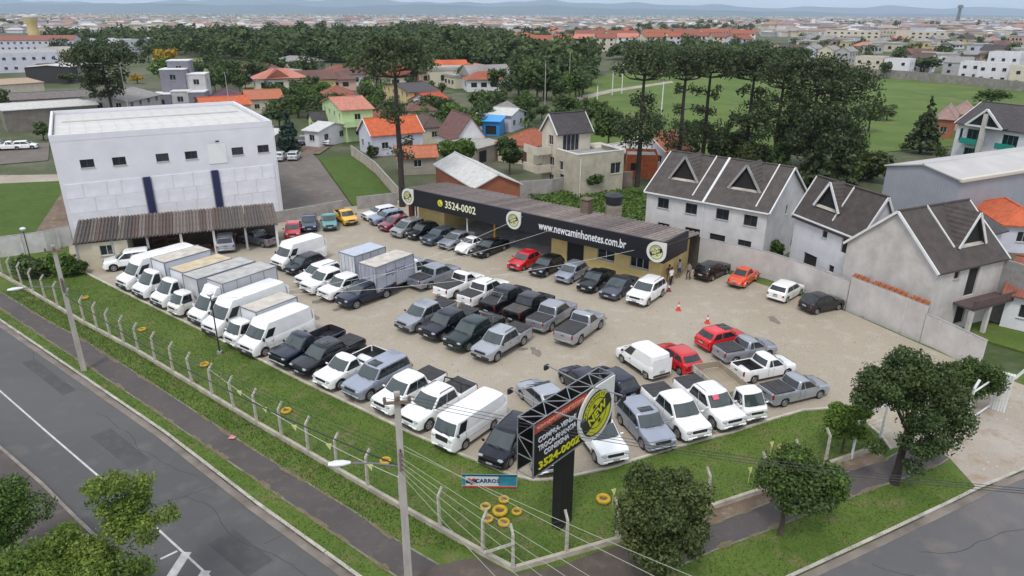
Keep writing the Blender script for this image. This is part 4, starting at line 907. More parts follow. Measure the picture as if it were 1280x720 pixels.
def finish_house(t, w, d, h, kind, wm, rm, rise, holes='auto', over=.4, barge=None, store=None, z0=-.3, chimney=False, th=.14, frame=None):
    if holes == 'auto': holes = {k: auto_holes(L, h, store=store, door=(k == 'f')) for k, L in (('f', w), ('r', d), ('l', d))}
    if kind == 'flat': block(t, w, d, h + .35, wm, holes, z0, frame=frame)
    elif kind == 'shed':
        block(t, w, d, h, wm, holes, z0, frame=frame)
    else: block(t, w, d, h, wm, holes, z0, gable={'gable_x': 'x', 'gable_y': 'y'}.get(kind), rise=rise, frame=frame)
    r = roof_sect(t, kind, w, d, h, rise, over if kind != 'flat' else 0, rm, barge=barge, th=th)
    if chimney: child('chimney', boxmesh(.5, .5, 1.4, .02), r, wm, (w * .7, d * .6, h + rise + .1))
# --- pieces of the lot: white hall, shed, yellow showroom
def white_hall():
    a = G(62, 177, 10.5); b = G(340, 157, 10.5); u = (b - a); u.z = 0; L = u.length; u.normalize(); o = Vector((a.x, a.y, 0)); h = 10.5; d = 21.6
    t = thing('white_hall', 'large white warehouse hall with two dark blue pillars and a row of small windows', 'building', o, atan2(u.y, u.x))
    X = Vector((1, 0, 0)); Hs = []
    for px, py in ((109, 204.5), (149, 201.5), (203, 197), (239, 194), (297, 189), (329, 186), (200, 171), (235, 169)):
        q = uv(px, py, o, u)
        if q[1] + .5 < h - .2: Hs.append((q[0] - .62, q[1] - .42, 1.25, .85, 'w'))
    rh = auto_holes(d, h, gap=5, w=1.2, hh=.9, store=3)
    wm = mat('hall wall', hexc('#dcdce0'), rough=.85, var=.07, vscale=.35, bump=.1, bscale=3, detail=8)
    block(t, L, d, h, wm, {'f': Hs, 'r': []}, frame=M_FRAMED)
    # lower cladding panels between the pillars
    q0 = uv(92, 300, o, u)
    pm = mat('hall panel', hexc('#e2e2e8'), rough=.8, var=.12, vscale=.6, bump=.1)
    p1, p2 = uv(183, 222, o, u)[0], uv(268, 214, o, u)[0]; zt = uv(183, 221, o, u)[1]
    bays = ((.35, p1 - .45), (p1 + .45, p2 - .45), (p2 + .45, L - .35)); rg = random.Random(5)
    for xa, xb in bays:
        nz = 4; hs = zt / nz
        for k in range(nz):
            n = rg.choice((3, 4)); cut = [xa] + [lerp(xa, xb, (i + rg.uniform(-.18, .18)) / n) for i in range(1, n)] + [xb]
            for c0, c1 in zip(cut, cut[1:]): child('wall_panel', boxmesh(round(c1 - c0 - .02, 2), .06, round(hs - .02, 2), .006), t, pm, ((c0 + c1) / 2, -.03 - rg.uniform(0, .025), (k + .5) * hs))
    for p in (p1, p2): child('pillar', boxmesh(.72, .30, zt, .03), t, mat('blue pillar', hexc('#23284f'), rough=.6, var=.15), (p, -.12, zt / 2))
    bp = uv(272, 192, o, u); child('blank_panel', boxmesh(1.9, .05, 2.2, .02), t, mat('blank panel', hexc('#e6e8e6'), rough=.8), (bp[0], -.025, bp[1]))
    par = MB()
    for x, y, sx, sy in ((L / 2, .1, L + .04, .24), (L / 2, d - .1, L + .04, .24), (.1, d / 2, .24, d - .25), (L - .1, d / 2, .24, d - .25)): par.box(x, y, h + .25, sx, sy, .62)
    child('parapet', par.mesh('par'), t, wm)
    rf = MB(); n = 14
    for i in range(n): rf.box(.3 + (L - .6) * (i + .5) / n, d / 2, h + .06 + .02 * (i % 2), (L - .6) / n, d - .6, .08)
    rm = mat('hall roof', hexc('#cbc9c4'), rough=.6, var=.10, vscale=.4, detail=8)
    for i in range(n): child('roof_sheet', boxmesh((L - .6) / n - .008, d - .6, .06, .004), t, rm, (.3 + (L - .6) * (i + .5) / n, d / 2, h + .08 + .006 * (i % 2)))
    child('ridge_skylight', boxmesh(L * .9, .5, .12, .03), t, mat('roof ridge', hexc('#b9b6ae'), rough=.7), (L / 2, d * .62, h + .16))
    child('lamp_bracket', MB().beam((bp[0], 0, bp[1] + 1.4), (bp[0], -.9, bp[1] + 1.5), .06).box(bp[0], -1.0, bp[1] + 1.5, .35, .25, .15).mesh('lb'), t, M_CHASSIS)
    dp = MB().tube([(L + .08, -.02, 0), (L + .08, -.02, h)], .06, 6).mesh('dp'); child('downpipe', dp, t, M_WHITE)
    return o, u, L
HO, HU, HL = white_hall()
def corr_sheet(w, L, h=.11):
    """One trapezoid fibre-cement sheet, L long down the slope."""
    def fn():
        prof = [(-.5, 0), (-.40, 0), (-.30, 1), (-.12, 1), (-.02, 0), (.08, 0), (.18, 1), (.36, 1), (.46, 0), (.52, 0)]
        mb = MB()
        for y in (0, L): mb.v += [(p * w, y, q * h) for p, q in prof]
        n = len(prof)
        for i in range(n - 1): mb.f.append((i, i + 1, n + i + 1, n + i)); mb.m.append(0)
        for y in (0, L): mb.v += [(p * w, y, q * h - .03) for p, q in prof]
        for i in range(n - 1):
            mb.f.append((2 * n + i + 1, 2 * n + i, 3 * n + i, 3 * n + i + 1)); mb.f.append((i + 1, i, 2 * n + i, 2 * n + i + 1)); mb.f.append((n + i, n + i + 1, 3 * n + i + 1, 3 * n + i)); mb.m += [0] * 3
        return mb.mesh('sheet')
    return shared(('corr', w, L, h), fn)
def shed():
    a, b = G(91, 304, 2.6), G(347, 279, 2.6); u = (b - a); u.z = 0; L = u.length; u.normalize(); v = Vector((-u.y, u.x, 0)); o = Vector((a.x, a.y, 0))
    t = thing('open_shed', 'open-fronted shed with rusty corrugated roof along the white hall', 'shed', o, atan2(u.y, u.x))
    D = max(2.4, min(4.2, (HO - o).dot(v) - .15)); n = 30; w = L / n
    cols = [mat('shed sheet %d' % i, hexc(c), rough=.85, var=.35, vscale=1.4, detail=8) for i, c in enumerate(('#5d5651', '#696059', '#514a47', '#746a64', '#5e5049'))]; rg = random.Random(2)
    for i in range(n):
        c = child('roof_sheet', corr_sheet(round(w, 3), round(D + .5, 2)), t, rg.choice(cols), ((i + .5) * w, -.3 + rg.uniform(-.12, .08), 2.55 + rg.uniform(0, .03)))
        c.rotation_euler = (atan2(1.0, D), 0, rg.uniform(-.012, .012))
    for i in range(7):
        x = .2 + (L - .4) * i / 6
        child('post', boxmesh(.22, .22, 2.5, .02), t, M_WHITE if i in (3, 4, 6) else M_CONC2, (x, .1, 1.25))
    child('beam', MB().box(L / 2, .1, 2.46, L, .12, .14).mesh('b'), t, M_CHASSIS); child('back_wall', MB().box(L / 2, D - .12, 1.4, L, .12, 2.8).mesh('bw'), t, mat('sooty wall', hexc('#5a5048'), rough=.9, var=.3, vscale=1))  # back wall in a mottled dark brown
    # the cream room at the left end
    rm = wallmat('cream room', '#c9c0a8', .14); w1 = L * .24
    mb = MB(); H = [(w1 * .45, 1.1, 1.2, 1.0, 'w')]; wall_skin(mb, Vector((.05, .0, 0)), Vector((1, 0, 0)), w1, -.1, 2.42, H); wall_skin(mb, Vector((.05 + w1, 0, 0)), Vector((0, 1, 0)), D - .3, -.1, 2.42, [])
    wall_skin(mb, Vector((.05, D - .3, 0)), Vector((0, -1, 0)), D - .3, -.1, 2.42, []); child('cream_wall', mb.mesh('cw'), t, rm); window(t, Vector((.05, 0, 0)), Vector((1, 0, 0)), *H[0])
    jm = [mat('junk %d' % i, hexc(c), rough=.8) for i, c in enumerate(('#6b4a33', '#8a6a3c', '#3c3a3a', '#5e3b2e'))]
    for i in range(14):                                            # shelves, drums and crates standing in the shed
        x = rg.uniform(w1 + .6, L - .8); k = rg.choice('cbd'); y = rg.uniform(D * .5, D - .6); m = rg.choice(jm); p = o + u * x + v * y
        if k == 'd': mb = MB(); mb.lathe([(0, 0), (.29, 0), (.29, .3), (.31, .31), (.29, .33), (.29, .60), (.31, .61), (.29, .63), (.29, .88), (0, .88)], 14, (p.x, p.y, .01)); nm = 'drum'
        elif k == 'c': mb = MB(); s = rg.uniform(.5, .9); [mb.box(p.x, p.y, .02 + s * (j + .5) / 5, s, s * .8, s / 5 - .03, atan2(u.y, u.x)) for j in range(5)]; mb.box(p.x, p.y, s / 2, s * .94, s * .74, s * .94, atan2(u.y, u.x)); nm = 'crate'
        else: mb = MB(); ra = atan2(u.y, u.x); [mb.box(p.x, p.y, .3 + .55 * j, 1.1, .4, .05, ra) for j in range(3)]; [mb.box(p.x + cos(ra) * sx, p.y + sin(ra) * sx, .8, .05, .38, 1.6, ra) for sx in (-.55, .55)]; nm = 'shelf'
        tag(mb.build(nm, m), {'drum': 'steel drum standing in the shade of the corrugated shed', 'crate': 'slatted crate standing in the shade of the corrugated shed', 'shelf': 'open shelf standing in the shade of the corrugated shed'}[nm], nm, 'clutter stored in the shed')
shed()
def logo(t, org, u, R, z, n, q=.80, yh='#c3c32a'):
    """White drop-shaped badge with a yellow ring seal and a slanted black bar; lies in the plane org,u,up."""
    def M_(off): return frame_mat(org + n * off + Vector((0, 0, z)), u, (0, 0, 1))
    P = [(R * cos(2 * pi * i / 28), R * sin(2 * pi * i / 28)) for i in range(29) if not (0 < i < 7)]
    P = [(R, 0), (R, R)] + [(R * cos(pi / 2 + 1.5 * pi * i / 24), R * sin(pi / 2 + 1.5 * pi * i / 24)) for i in range(0, 24)]
    b = child('round_logo', MB().prism(P, 0, .08).mesh('lg'), t, mat('logo white', hexc('#d4d4cc'), rough=.5)); b.matrix_local = M_(.02)
    def disc(nm, r0, r1, z0, m):
        mb = MB(); mb.lathe([(r0, 0), (r1, 0), (r1, .02), (r0, .02)], 36); d = child(nm, mb.mesh(nm), b, m); d.location = (0, 0, z0); return d
    ye, bk = mat('logo yellow ' + yh, hexc(yh), rough=.5), mat('logo black', (.02, .02, .02), rough=.5)
    disc('seal_disc', 0, R * q, .08, ye); disc('seal_ring', R * (q - .02), R * (q + .03), .085, bk); disc('seal_ring', R * q * .66, R * q * .70, .085, bk)
    a = radians(26); bar = MB().box(0, 0, 0, R * q * 2.02, R * q * .58, .02).mesh('bar'); o = child('seal_bar', bar, b, bk, (0, 0, .112), a)
    me = textmesh('NEW', R * q * .56, .008, bold=.012 * R); w = child('lettering', me, b, ye, (0, 0, .128), a)
    for k, (txt, r, sz) in enumerate((('CAMINHONETES', R * q * .84, .15 * R),)):   # letters set round the seal
        nL = len(txt); span = radians(150 if k == 0 else 105)
        for i, ch in enumerate(txt):
            ang = (pi / 2 + radians(26) + span / 2 - span * (i + .5) / nL) if k == 0 else (-pi / 2 + radians(26) - span / 2 + span * (i + .5) / nL)
            child('lettering', shared(('ch', ch, round(sz, 3)), lambda: textmesh(ch, sz, .006)), b, bk, (r * cos(ang), r * sin(ang), .112), ang - pi / 2 if k == 0 else ang + pi / 2)
    st = MB(); st.prism([((.11 if i % 2 == 0 else .045) * R * cos(pi / 2 + pi * i / 5), (.11 if i % 2 == 0 else .045) * R * sin(pi / 2 + pi * i / 5)) for i in range(10)], 0, .012)
    for sx, sy in ((-.22 * q, .40 * q), (.2 * q, -.42 * q)): child('star', shared(('star', round(R, 3)), lambda: st.mesh('star')), b, bk, (sx * R, sy * R, .108))
    return b
def showroom():
    zt = 4.5; a, b = G(503, 233, zt), G(833, 303, zt); u = (b - a); u.z = 0; L = u.length; u.normalize(); v = Vector((-u.y, u.x, 0)); o = Vector((a.x, a.y, 0)); n = -v
    t = thing('showroom', 'long low yellow showroom with a black lettered fascia and corrugated roof', 'building', o, atan2(u.y, u.x))
    X, Y = Vector((1, 0, 0)), Vector((0, 1, 0)); zb = 2.62; D = 7.0
    bk = mat('fascia black', hexc('#14161f'), rough=.45, var=.2, vscale=.8)
    child('fascia', MB().box(L / 2, -.10, (zt + zb) / 2, L, .20, zt - zb).mesh('f'), t, bk)
    s2 = G(873, 293, zt); rl = (Vector((s2.x, s2.y, 0)) - (o + u * L)).length; rl = 4.4
    child('fascia', MB().box(L - .1, rl / 2 + .005, (zt + zb) / 2, .20, rl - .01, zt - zb).mesh('f'), t, bk)
    sol = MB(); sol.box(L / 2, .62, zb + .03, L - .45, 1.2, .05); child('soffit', sol.mesh('s'), t, M_BLACK)
    wo = o + v * 1.2; ym = mat('showroom yellow', hexc('#d3bb7e'), rough=.9, var=.14, vscale=.7, bump=.15, detail=8)
    def ux(px, py): return uv(px, py, wo, u)[0]
    x_end = L - .95; xa, xb_ = ux(524, 280), ux(556, 290); xc = ux(689, 318)
    # left yellow room
    def ywall(x0, x1, holes): 
        mb = MB(); wall_skin(mb, Vector((x0, 1.2, 0)), X, x1 - x0, -.1, zb + .35, holes); child('wall', mb.mesh('w'), t, ym)
        for q in holes: window(t, Vector((x0, 1.2, 0)), X, *q)
    ywall(xa, xb_, [])
    H = []
    for px0, px1, py0, py1, k in ((709, 729, 297, 330, 'v'), (747, 768, 305, 322, 'w'), (788, 811, 316, 333, 'w')):
        q0, q1 = ux(px0, py0), ux(px1, py1); H.append((q0 - xc, 0.0 if k == 'v' else 1.15, q1 - q0, 2.3 if k == 'v' else 1.25, k))
    ywall(xc, x_end, H)
    for x, out in ((xa, -1), (xb_, 1), (xc, -1), (x_end, 1)):
        mb = MB(); wall_skin(mb, Vector((x, 1.2, 0)) if out > 0 else Vector((x, D, 0)), Y * out, D - 1.2, -.1, zb + .35, []); child('wall', mb.mesh('w'), t, ym)
    dk = mat('shade-toned interior', hexc('#4a443c'), rough=.9, var=.2)  # the bay's shade is put into this dark wall colour
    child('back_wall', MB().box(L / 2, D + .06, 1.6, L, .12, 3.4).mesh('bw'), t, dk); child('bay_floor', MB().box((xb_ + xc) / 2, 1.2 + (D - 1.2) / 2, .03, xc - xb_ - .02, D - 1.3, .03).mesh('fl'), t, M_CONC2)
    child('step', MB().box((xc + x_end) / 2, .65, .05, x_end - xc + .6, 1.0, .10).mesh('st'), t, M_CONC2)
    for px, py in ((625, 300),): child('bay_post', boxmesh(.22, .22, zb, .02), t, mat('ochre post', hexc('#b98a2a'), rough=.7), (ux(621, 302), .9, zb / 2))
    for x in (1.6, xb_ + 4.2): child('bay_post', boxmesh(.12, .12, zb, .01), t, M_WHITE, (x, .3, zb / 2))
    child('end_column', boxmesh(.7, .7, 2.7, .02), t, mat('rust column', hexc('#6b3a22'), rough=.85, var=.2), (.45, 1.0, 1.35))
    nS = 35; w = L / nS; rg = random.Random(8)
    cols = [mat('roof sheet %d' % i, hexc(c), rough=.85, var=.30, vscale=1.2, detail=9) for i, c in enumerate(('#7d736e', '#6e645f', '#877b74', '#756a68', '#8f857e'))]
    for i in range(nS):
        c = child('roof_sheet', corr_sheet(round(w, 3), 6.6, .16), t, rg.choice(cols), ((i + .5) * w, .25, 4.22 + rg.uniform(0, .02))); c.rotation_euler = (-radians(5), 0, rg.uniform(-.006, .006))
    # chimney and water tank behind the roof
    child('chimney', MB().box(0, 0, .7, .9, .9, 1.5, 0, .03).box(0, 0, 1.62, 1.1, 1.1, .10).box(0, 0, 1.48, .7, .7, .2).mesh('ch'), t, mat('chimney brick', hexc('#6e5f52'), rough=.9, var=.25, vscale=3), (uv(733, 262, o + v * 5.6, u)[0], 5.6, 3.7))
    for cx, nm in ((.05, 'logo'),): pass
    lg = []
    for px, py in ((512, 245), (644, 274), (822, 317)):
        q = uv(px, py, o, u); lg.append(q); logo(t, Vector((q[0], -.20, 0)), X, .92, (zt + zb) / 2, Vector((0, -1, 0)), .66, '#d6d69a')
    whm = mat('fascia lettering', hexc('#e4e6e8'), rough=.5)
    def put(txt, p0, p1, size, m, **k):
        q0, q1 = uv(*p0, o, u)[0], uv(*p1, o, u)[0]; me = textmesh(txt, size, .02, bold=.010, **k); xs = [c.co.x for c in me.vertices]; sc = (q1 - q0) / (max(xs) - min(xs))
        c = child('lettering', me, t, m); c.matrix_local = frame_mat(((q0 + q1) / 2, -.215, (zt + zb) / 2 + .0), X, (0, 0, 1)) @ Matrix.Diagonal((sc, 1.12, 1, 1)); return q0
    put('3524-0002', (558, 256), (596, 264), 1.0, mat('phone lettering', hexc('#e8e6c4'), rough=.5)); put('www.newcaminhonetes.com.br', (675, 282), (784, 307), 1.0, whm)
    q = uv(552, 253, o, u); ic = child('phone_icon', MB().lathe([(0, 0), (.36, 0), (.36, .04), (0, .04)], 24).mesh('ic'), t, mat('icon yellow', hexc('#d8d534'), rough=.5)); ic.matrix_local = frame_mat((q[0], -.21, (zt + zb) / 2 + .05), X, (0, 0, 1))
    child('handset', MB().tube([(-.12, .16, .05), (-.13, -.02, .05), (.02, -.15, .05), (.16, -.14, .05)], [.05, .035, .035, .05], 6).mesh('hs', 60), ic, bk)
    # tank on its own tower behind
    p = o + u * uv(766, 275, o + v * 8.2, u)[0] + v * 8.2
    tk = thing('water_tank', 'black round water tank on a short block tower behind the showroom', 'water tank', (p.x, p.y, 0))
    tw = MB(); [tw.box(0, 0, .25 + .5 * i, 1.5 - .02 * (i % 2), 1.5 - .02 * (i % 2), .48) for i in range(9)]; child('tower', tw.mesh('tw'), tk, mat('tower block', hexc('#8b8273'), rough=.9, var=.25, vscale=1.5))
    child('tank', MB().lathe([(0, 4.52), (.78, 4.52), (.95, 5.35), (.97, 5.4), (.95, 5.45), (.90, 5.46), (.6, 5.62), (0, 5.68)], 22).mesh('tk', 40), tk, mat('tank black', (.025, .027, .032), rough=.5, var=.2))
    return o, u, v, L
SO, SU, SV, SL = showroom()
# --- townhouses behind the pale wall
M_ROOFG = roofmat('grey tile', '#524c48', True, .25)
M_ROOFB = roofmat('grey brown tile', '#4e4643', True, .25)
def px_holes(lst, o, u, L):
    out = []
    for px, py, w, h, k in lst:
        x, z = uv(px, py, o, u); out.append((x - w / 2, z - h / 2, w, h, k))
    return out
def dormer(t, x, d, h, rise, w, hh, yfrac, trim, rm):
    """Triangular attic opening with its own little roof, standing on the front slope."""
    s = rise / (d / 2); y0 = d / 2 * yfrac; z0 = h + s * y0; yb = min(d / 2 + .1, y0 + hh / s)
    g = child('dormer', MB().extr([(x - w / 2, y0, z0 + .15), (x + w / 2, y0, z0 + .15), (x, y0, z0 + hh)], (0, .08, 0)).mesh('dm'), t, M_VOID)
    mb = MB()
    for sx in (-1, 1):
        mb.extr([(x + sx * (w / 2 + .1), y0 - .28, z0), (x, y0 - .28, z0 + hh + .10), (x, y0 - .28, z0 + hh + .24), (x + sx * (w / 2 + .22), y0 - .28, z0)], (0, yb - y0 + .2, 0))
    r = child('dormer_roof', mb.mesh('dr'), g, rm); recalc(r.data)
    tb = MB()
    for sx in (-1, 1): tb.beam((x + sx * (w / 2 + .12), y0 - .30, z0 + .0), (x, y0 - .30, z0 + hh + .16), .06, .22)
    child('dormer_trim', tb.mesh('dt'), g, trim)
    child('dormer_sill', MB().extr([(x - w / 2 - .05, y0 - .25, z0 - .02), (x - w / 2 - .05, y0 + .05, z0 + .20), (x - w / 2 - .05, y0 + .05, z0 - .02)], (w + .1, 0, 0)).mesh('dsl'), g, M_CONC)
def townhouse_one():
    ze, rise = 5.6, 3.3; wm = wallmat('townhouse grey', '#c6c4c2', .14)
    t, o, u, v, w, d = house('townhouse', 'pale grey pair of townhouses with two triangular attic openings behind the showroom', (805, 239), (962, 267), ze, 'gable_x', wm, M_ROOFG, rise, ridge=(986, 210), holes={}, over=.25, barge=M_WHITE, cat='house')
    for c in [c for c in t.children if c.name.startswith('wall')]: bpy.data.objects.remove(c)
    H = px_holes([(829, 254, 1.25, 1.05, 'w'), (864, 261, 1.25, 1.05, 'w'), (903, 268, 1.3, 1.05, 'w'), (938, 276, 1.3, 1.05, 'w'), (829, 286, 1.3, 1.2, 'v'), (865, 293, 1.6, 1.3, 'v'), (896, 301, 1.6, 1.3, 'v'), (930, 308, 1.3, 1.2, 'w')], o, u, w)
    block(t, w, d, ze, wm, {'f': H, 'r': [(d / 2 - .2, 4.4, .5, .9, 'w')]}, gable='x', rise=rise, frame=M_FRAMED)
    for f in (.245, .75): dormer(t, w * f, d, ze, rise, 3.0, 2.3, .38, M_CONC2, M_ROOFG)
    r = [c for c in t.children if c.name.startswith('roof')][0]; s = rise / (d / 2)
    for f, k in ((.50, .22), (.39, .10), (.90, .10)):
        x = w * f; mb = MB().beam((x, -.3 if k > .2 else d * .02, ze + .16 + (-.3 * s if k > .2 else d * .02 * s)), (x, d / 2, ze + rise + .22), k, .12); child('verge_strip', mb.mesh('vs'), r, M_WHITE)
    child('gutter', MB().box(w / 2, -.30, ze - .06, w + .4, .12, .12).mesh('g'), t, M_WHITE); child('downpipe', MB().tube([(w / 2, -.06, 0), (w / 2, -.06, ze)], .06, 6).mesh('dp'), t, M_WHITE)
townhouse_one()
def townhouse_two():
    ze, rise = 5.6, 3.2; wm = wallmat('townhouse white', '#d0d0d2', .10)
    t, o, u, v, w, d = house('townhouse', 'white townhouse with one triangular attic opening above the pale wall', (990, 266), (1074, 299), ze, 'gable_x', wm, M_ROOFB, rise, ridge=(1031, 224), holes={}, over=.25, barge=M_WHITE)
    for c in [c for c in t.children if c.name.startswith('wall')]: bpy.data.objects.remove(c)
    H = px_holes([(1031, 293, .6, .6, 'w'), (1060, 309, 1.5, 1.3, 'v'), (1012, 326, 1.7, 1.2, 'v'), (1039, 336, .6, .6, 'w'), (1057, 345, .95, 1.2, 'v')], o, u, w)
    block(t, w, d, ze, wm, {'f': H}, gable='x', rise=rise, frame=M_FRAMED); dormer(t, w * .40, d, ze, rise, 2.9, 2.2, .36, M_WHITE, M_ROOFB)
    child('gutter', MB().box(w / 2, -.30, ze - .06, w + .4, .12, .12).mesh('g'), t, M_WHITE)
    r = [c for c in t.children if c.name.startswith('roof')][0]; child('verge_strip', MB().beam((w * .56, d * .05, ze + .16 + .05 * d * rise / (d / 2)), (w * .56, d / 2, ze + rise + .2), .10, .12).mesh('vs'), r, M_WHITE)
townhouse_two()
def townhouse_three():
    ze, rise = 5.2, 3.5; wm = wallmat('bare render', '#bfbab4', .18)
    t, o, u, v, w, d = house('townhouse', 'unfinished townhouse with a big bare rendered gable wall beside the pale boundary wall', (1174, 342), (1263, 322), ze, 'gable_x', wm, M_ROOFB, rise, ridge=(1121, 266), holes={}, over=.22, barge=M_WHITE)
    for c in [c for c in t.children if c.name.startswith('wall')]: bpy.data.objects.remove(c)
    H = px_holes([(1172, 352, 1.2, 1.3, 'v'), (1196, 344, .6, .6, 'w'), (1215, 351, 1.3, 2.4, 'v'), (1169, 385, 2.0, 2.0, 'v'), (1200, 392, 1.2, 1.6, 'v')], o, u, w)
    block(t, w, d, ze, wm, {'f': H}, gable='x', rise=rise, frame=M_FRAMED); dormer(t, w * .62, d, ze, rise, 3.0, 2.4, .30, M_WHITE, M_ROOFB)
    r = [c for c in t.children if c.name.startswith('roof')][0]; child('verge_strip', MB().beam((w * .38, d * .14, ze + .16 + .14 * d * rise / (d / 2)), (w * .38, d / 2, ze + rise + .2), .10, .12).mesh('vs'), r, M_WHITE)
    child('side_wall', MB().box(w + .12, -.9, 2.45, .2, 1.8, 5.1).mesh('sw'), t, mat('grey render', hexc('#8f8d8a'), rough=.9, var=.15)); child('balcony', MB().box(w * .66, -.8, 2.3, w * .64, 1.6, .16).box(w * .66, -1.55, 2.65, w * .64, .10, .7).mesh('bal'), t, mat('brown balcony', hexc('#5a4a48'), rough=.9, var=.2))
    for x in (w * .36, w * .62): child('column', boxmesh(.3, .3, 2.2, .02), t, GR, (x, -1.4, 1.1))
townhouse_three()
# ------------------------------------------------------------------ walls, fence, poles, wires, sign, small things
def height_at(p, py):
    lo, hi = 0.0, 60.0
    for _ in range(40):
        m = (lo + hi) / 2; v = Vector((p.x, p.y, m - CAM_H)); row = 360 - FPX * v.dot(UP) / v.dot(FW)
        if row > py: lo = m
        else: hi = m
    return lo
def boundary_wall(label, line, h, m, th=.16, piers=2.6, cap=True, bricks=None):
    P = [Vector((q.x, q.y, 0)) for q in pts(line)]; t = thing('boundary_wall', label, 'wall', P[0])
    mb = MB(); strip(mb, P, th, -.15, h, 1); mb.build('wall', m, t)
    if cap: cb = MB(); strip(cb, [p + Vector((0, 0, 0)) for p in P], th + .05, h + .003, h + .06, 1); cb.build('coping', M_CONC2, t)
    if piers:
        for a, b in zip(P, P[1:]):
            n = max(1, int((b - a).length / piers)); ang = atan2((b - a).y, (b - a).x)
            for i in range(n):
                p = a.lerp(b, (i + .5) / n); child('pier', boxmesh(.20, th + .10, h - .02, .01), t, m, p - P[0] + Vector((-sin(ang), cos(ang), 0)) * th / 2 + Vector((0, 0, h / 2)), ang)
    if bricks:
        bm_ = mat('orange brick', hexc('#b06a48'), rough=.9, var=.25, vscale=4)
        for a, b in zip(P, P[1:]):
            d = b - a; n = int(d.length / .42); ang = atan2(d.y, d.x)
            for r in range(2):
                for i in range(n): 
                    if r == 1 and i % 5 == 3: continue
                    p = a.lerp(b, (i + .5 + .25 * r) / n); child('brick', boxmesh(.39, .15, .18, .012), t, bm_, p - P[0] + Vector((-sin(ang), cos(ang), 0)) * th / 2 + Vector((0, 0, h + .10 + .2 * r)), ang)
    return t
WM = mat('pale boundary render', hexc('#c3bdb8'), rough=.9, var=.16, vscale=.6, bump=.15, detail=9)
boundary_wall('long pale rendered wall behind the black and orange cars', [(872, 326), (915, 336), (960, 347), (1010, 366), (1056, 385)], 2.35, WM)
boundary_wall('taller pale wall topped with a strip of bare orange bricks', [(1057, 386), (1102, 405), (1149, 426)], 2.8, WM, bricks=True)
boundary_wall('lower pale wall running down to the leafy gate', [(1150, 427), (1185, 444), (1222, 463)], 2.2, WM)
boundary_wall('grey block wall behind the old cars at the far end', [(346, 279), (388, 272), (430, 264)], 1.3, mat('grey block', hexc('#a19c97'), rough=.9, var=.2, vscale=1))
boundary_wall('grey wall between the grass plot and the silver estate cars', [(447, 262), (497, 256)], 1.5, mat('grey block', (0, 0, 0)))
boundary_wall('beige wall running along the bright grass plot', [(500, 250), (470, 215), (440, 193)], 1.5, wallmat('beige fence', '#b3a798', .2), piers=0)
boundary_wall('whitewashed wall at the left end by the bushes', [(-40, 327), (0, 322), (60, 314), (92, 306)], 2.0, wallmat('whitewash', '#c4c2be', .2), piers=3)
boundary_wall('grey yard wall behind the weedy plot', [(650, 246), (690, 243), (745, 232)], 2.0, mat('grey block', (0, 0, 0)), piers=3)
boundary_wall('brown yard wall beside the beige modern house', [(745, 232), (790, 232)], 1.9, wallmat('brown block', '#7d7066', .25), piers=0)
def fence(label, line, spacing, first=True, end_braces=False):
    P = [Vector((q.x, q.y, 0)) for q in pts(line)]; t = thing('wire_fence', label, 'fence', P[0]); c1 = mat('fence concrete', hexc('#b9b2a6'), rough=.9, var=.28, vscale=2.5, bump=.2)
    mb = MB(); strip(mb, subdiv(P, 2.0), .18, -.15, .26, 1); mb.build('base_wall', mat('fence footing', hexc('#a79f90'), rough=.92, var=.30, vscale=1.1, space='World', detail=8), t)
    def pm():
        mb = MB(); mb.add([(x * s, y * s, z) for z, s in ((0, 1), (1.75, .8)) for x, y in ((-.065, -.065), (.065, -.065), (.065, .065), (-.065, .065))], [(3, 2, 1, 0), (4, 5, 6, 7), (0, 1, 5, 4), (1, 2, 6, 5), (2, 3, 7, 6), (3, 0, 4, 7)])
        mb.beam((0, 0, 1.72), (0, .30, 2.08), .10); return mb.mesh('post', 20)
    me = shared('fencepost', pm); tops = []; rg = random.Random(3)
    for a, b in zip(P, P[1:]):
        d = b - a; n = max(1, round(d.length / spacing)); ang = atan2(d.y, d.x)
        for i in range(n):
            p = a.lerp(b, i / n); o = child('post', me, t, c1, p - P[0] + Vector((-sin(ang), cos(ang), 0)) * .09 + Vector((0, 0, .24)), ang); o.rotation_euler = (rg.uniform(-.035, .035), rg.uniform(-.03, .03), ang); tops.append(p)
    tops.append(P[-1]); wm = mat('fence wire', (.10, .10, .10), rough=.6, metal=.3)
    for z in (.55, .9, 1.25, 1.6, 1.9): 
        w = MB().tube([p + Vector((0, 0, .24 + z)) for p in tops], .006, 3); w.build('wire', wm, t)
    if end_braces:
        for d in ((P[-2] - P[-1]).normalized(),): 
            MB().beam(P[-1] + Vector((0, 0, 1.6)), P[-1] + d * 1.6 + Vector((0, 0, .25)), .10).build('brace', c1, t)
    return t
fence('concrete post fence on a low footing along the main road footpath', FENCE, 2.3, end_braces=True)
FB = [(642, 716), (772, 679), (885, 639), (952, 617), (1032, 585), (1097, 562)]
fence('concrete post fence on a low footing along the side street', FB, 2.9)
